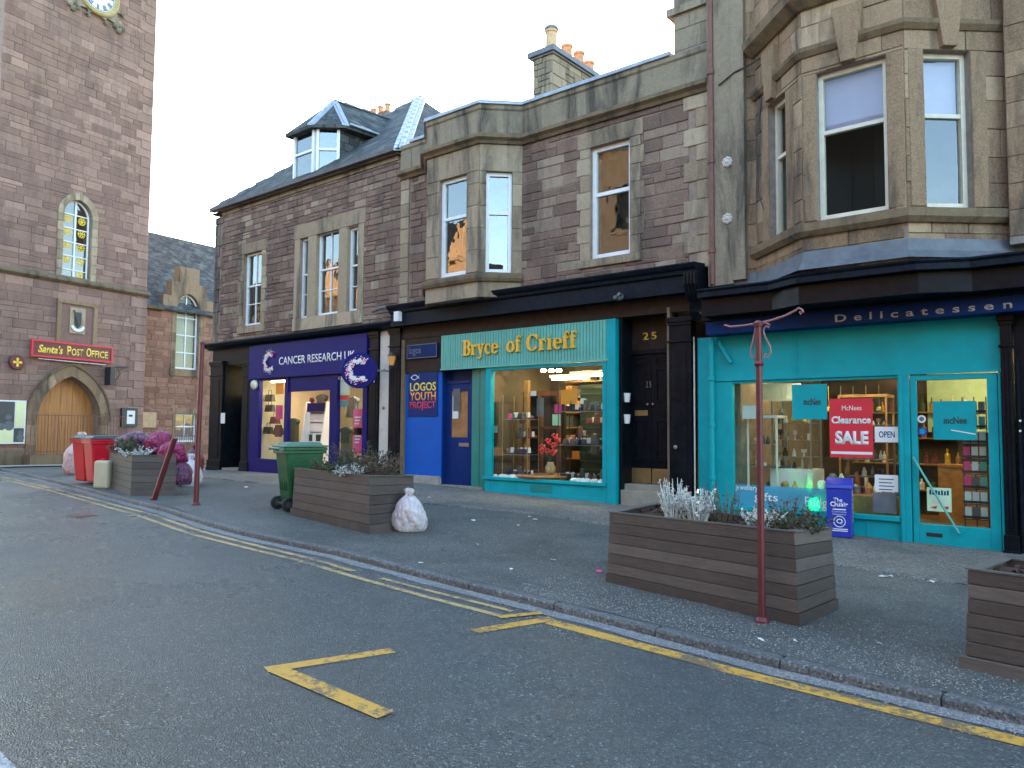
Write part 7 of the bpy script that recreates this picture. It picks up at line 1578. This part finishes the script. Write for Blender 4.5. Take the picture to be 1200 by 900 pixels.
# ================================================================== OPPOSITE SIDE OF THE STREET (seen only as reflections)
def striplight(s0, s1, n, z, label, mat):  # unseen lamps added to brighten the shop window displays
    t = thing('added_fill_light', tuple(FA.p((s0+s1)/2, n, z)), label, 'light')
    q = MB(FA); q.box(s0, s1, n-.03, n+.03, z, z+.03); q.build('tube', mat, t); q = MB(FA); q.box(s0-.02, s1+.02, n-.05, n+.05, z+.035, z+.08); q.build('housing', M['white'], t)
dl_m = emis('added_fill_lamp', (1, .8, .5), 6)
striplight(winx0+.1, winx1-.1, -.3, 3.0, 'hidden warm display light above the head of the shoe shop window', dl_m)
striplight(kx0+.9, kx1-.1, -.3, ky1+.12, 'hidden warm display light above the head of the gift shop window', dl_m)
striplight(PX(306, 480), PX(334, 480), -.3, PZ(400, 438)-.08, 'hidden display light above the left charity shop window', dl_m)
striplight(PX(398, 480), PX(426, 480), -.3, PZ(400, 438)-.08, 'hidden display light above the right charity shop window', dl_m)
q = MB(); q.box(-82, -54, -5, -12, -.5, 12, .5); q.prism([(-82, 12.0), (-54, 12.0), (-57, 14), (-79, 14)], -11.9, -5.1); q.build('wall', M['hallstone']).name = 'sun_blocker'  # unseen mass added to keep the sun off the walls opposite
tag(bpy.data.objects['sun_blocker'], 'plain stone terrace standing beyond the clock tower, past its left side', 'building')
sand = plain('sunny_sandstone', (.32, .215, .13), .85, .3, 1.2, bmp=.2, bscale=12)
ox = -71.2
for k, (w, h, g, lb) in enumerate(((12, 10, 0, 'far flat topped sandstone block'), (12, 9, 1, 'far gabled sandstone house'), (11, 9.5, 1, 'gabled sandstone house'), (12, 10.0, 1, 'wide gabled sandstone house'), (9, 14, 0, 'tall flat topped sandstone block'), (8, 8.3, 2, 'low sandstone house with a slate roof'), (9, 7.2, 1, 'small gabled sandstone house'), (12, 8, 1, 'large gabled sandstone house'))):
    fo = Frame((ox+w, -6.5, 0), R(180)); ox += w+.6
    t = thing('house', tuple(fo.p(w/2, 0, 0)), f'{lb} across the street, mirrored in the upper windows', 'house')
    ops = []
    nwin = int(w//2.6)
    for i in range(nwin):
        c = w*(i+.5)/nwin
        for zz in (4.1,)+((7.0,) if h > 9 else ())+((10.2,) if h > 12 else ()): ops.append((c-.55, c+.55, zz, zz+1.8))
        ops.append((c-.8, c+.8, .6, 2.8))
    mb = MB(fo); solid_wall(mb, 0, w, -.4, h, ops, -.4, 0)
    mb.box(0, w, 0, .12, 3.3, 3.55); mb.box(-.05, w+.05, 0, .2, h-.2, h); mb.box(0, w, -6.4, -6, -.4, h); mb.box(0, .4, -6, -.4, -.4, h); mb.box(w-.4, w, -6, -.4, -.4, h)
    if g:
        for c in (w*.28, w*.72) if g == 1 else (): mb.prism([(c-1.6, h), (c+1.6, h), (c, h+2.2)], -.4, 0)
    for o in ops:
        mb.box(o[0]-.18, o[0], 0, .06, o[2], o[3]); mb.box(o[1], o[1]+.18, 0, .06, o[2], o[3]); mb.box(o[0]-.25, o[1]+.25, 0, .1, o[3], o[3]+.25); mb.box(o[0]-.25, o[1]+.25, 0, .1, o[2]-.15, o[2])
    if h > 9: mb.box(0, w, 0, .1, 6.3, 6.5)
    mb.build('wall', sand, t)
    q = MB(fo); q.add([(0, .1, h), (w, .1, h), (w, -3.2, h+3.2+(1.8 if g == 2 else 0)), (0, -3.2, h+3.2+(1.8 if g == 2 else 0)), (w, -6.4, h), (0, -6.4, h)], [(0, 1, 2, 3), (3, 2, 4, 5), (0, 3, 5), (1, 4, 2)]); q.build('roof', M['darkslate'], t)
    for o in ops: q = MB(fo); q.box(o[0], o[1], -.25, -.2, o[2], o[3]); q.box(o[0], o[1], -.2, -.15, (o[2]+o[3])/2-.04, (o[2]+o[3])/2+.04); q.build('window', M['black'], t)
# ================================================================== LIGHT AND CAMERA
w = bpy.data.worlds.new('World'); sc.world = w; w.use_nodes = True; nt = w.node_tree; bg = nt.nodes['Background']
EL, AZ = R(8.5), R(38)       # sun beyond the buildings, to the left of straight ahead across the street
sky = nt.nodes.new('ShaderNodeTexSky'); sky.sky_type = 'NISHITA'; sky.sun_disc = False; sky.sun_elevation = EL
sky.air_density = 1.0; sky.dust_density = 1.2; sky.ozone_density = 1.5
sd = Vector((-math.sin(AZ)*math.cos(EL), math.cos(AZ)*math.cos(EL), math.sin(EL)))
sky.sun_rotation = math.atan2(sd.x, sd.y)
nt.links.new(sky.outputs[0], bg.inputs[0]); bg.inputs[1].default_value = .15
L = bpy.data.lights.new('sun', 'SUN'); L.energy = 2.4; L.angle = R(.5); L.color = (1, .72, .42)
lo = bpy.data.objects.new('sun', L); COL.objects.link(lo); lo.rotation_euler = (-sd).to_track_quat('-Z', 'Y').to_euler()
cam = bpy.data.cameras.new('camera'); co = bpy.data.objects.new('camera', cam); COL.objects.link(co)
cam.sensor_width = 36; cam.lens = 36*FPX/1200; cam.clip_start = .05; cam.clip_end = 3000
co.matrix_world = Matrix(((RT.x, UP.x, -FW.x, 0), (RT.y, UP.y, -FW.y, 0), (RT.z, UP.z, -FW.z, CZ), (0, 0, 0, 1)))
sc.camera = co
sc.view_settings.view_transform = 'Standard'; sc.view_settings.look = 'None'; sc.view_settings.gamma = 1; sc.view_settings.use_curve_mapping = False
sc.view_settings.exposure = 3.5
sc.cycles.use_denoising = True; sc.cycles.max_bounces = 8; sc.cycles.transparent_max_bounces = 16; sc.cycles.sample_clamp_indirect = 6
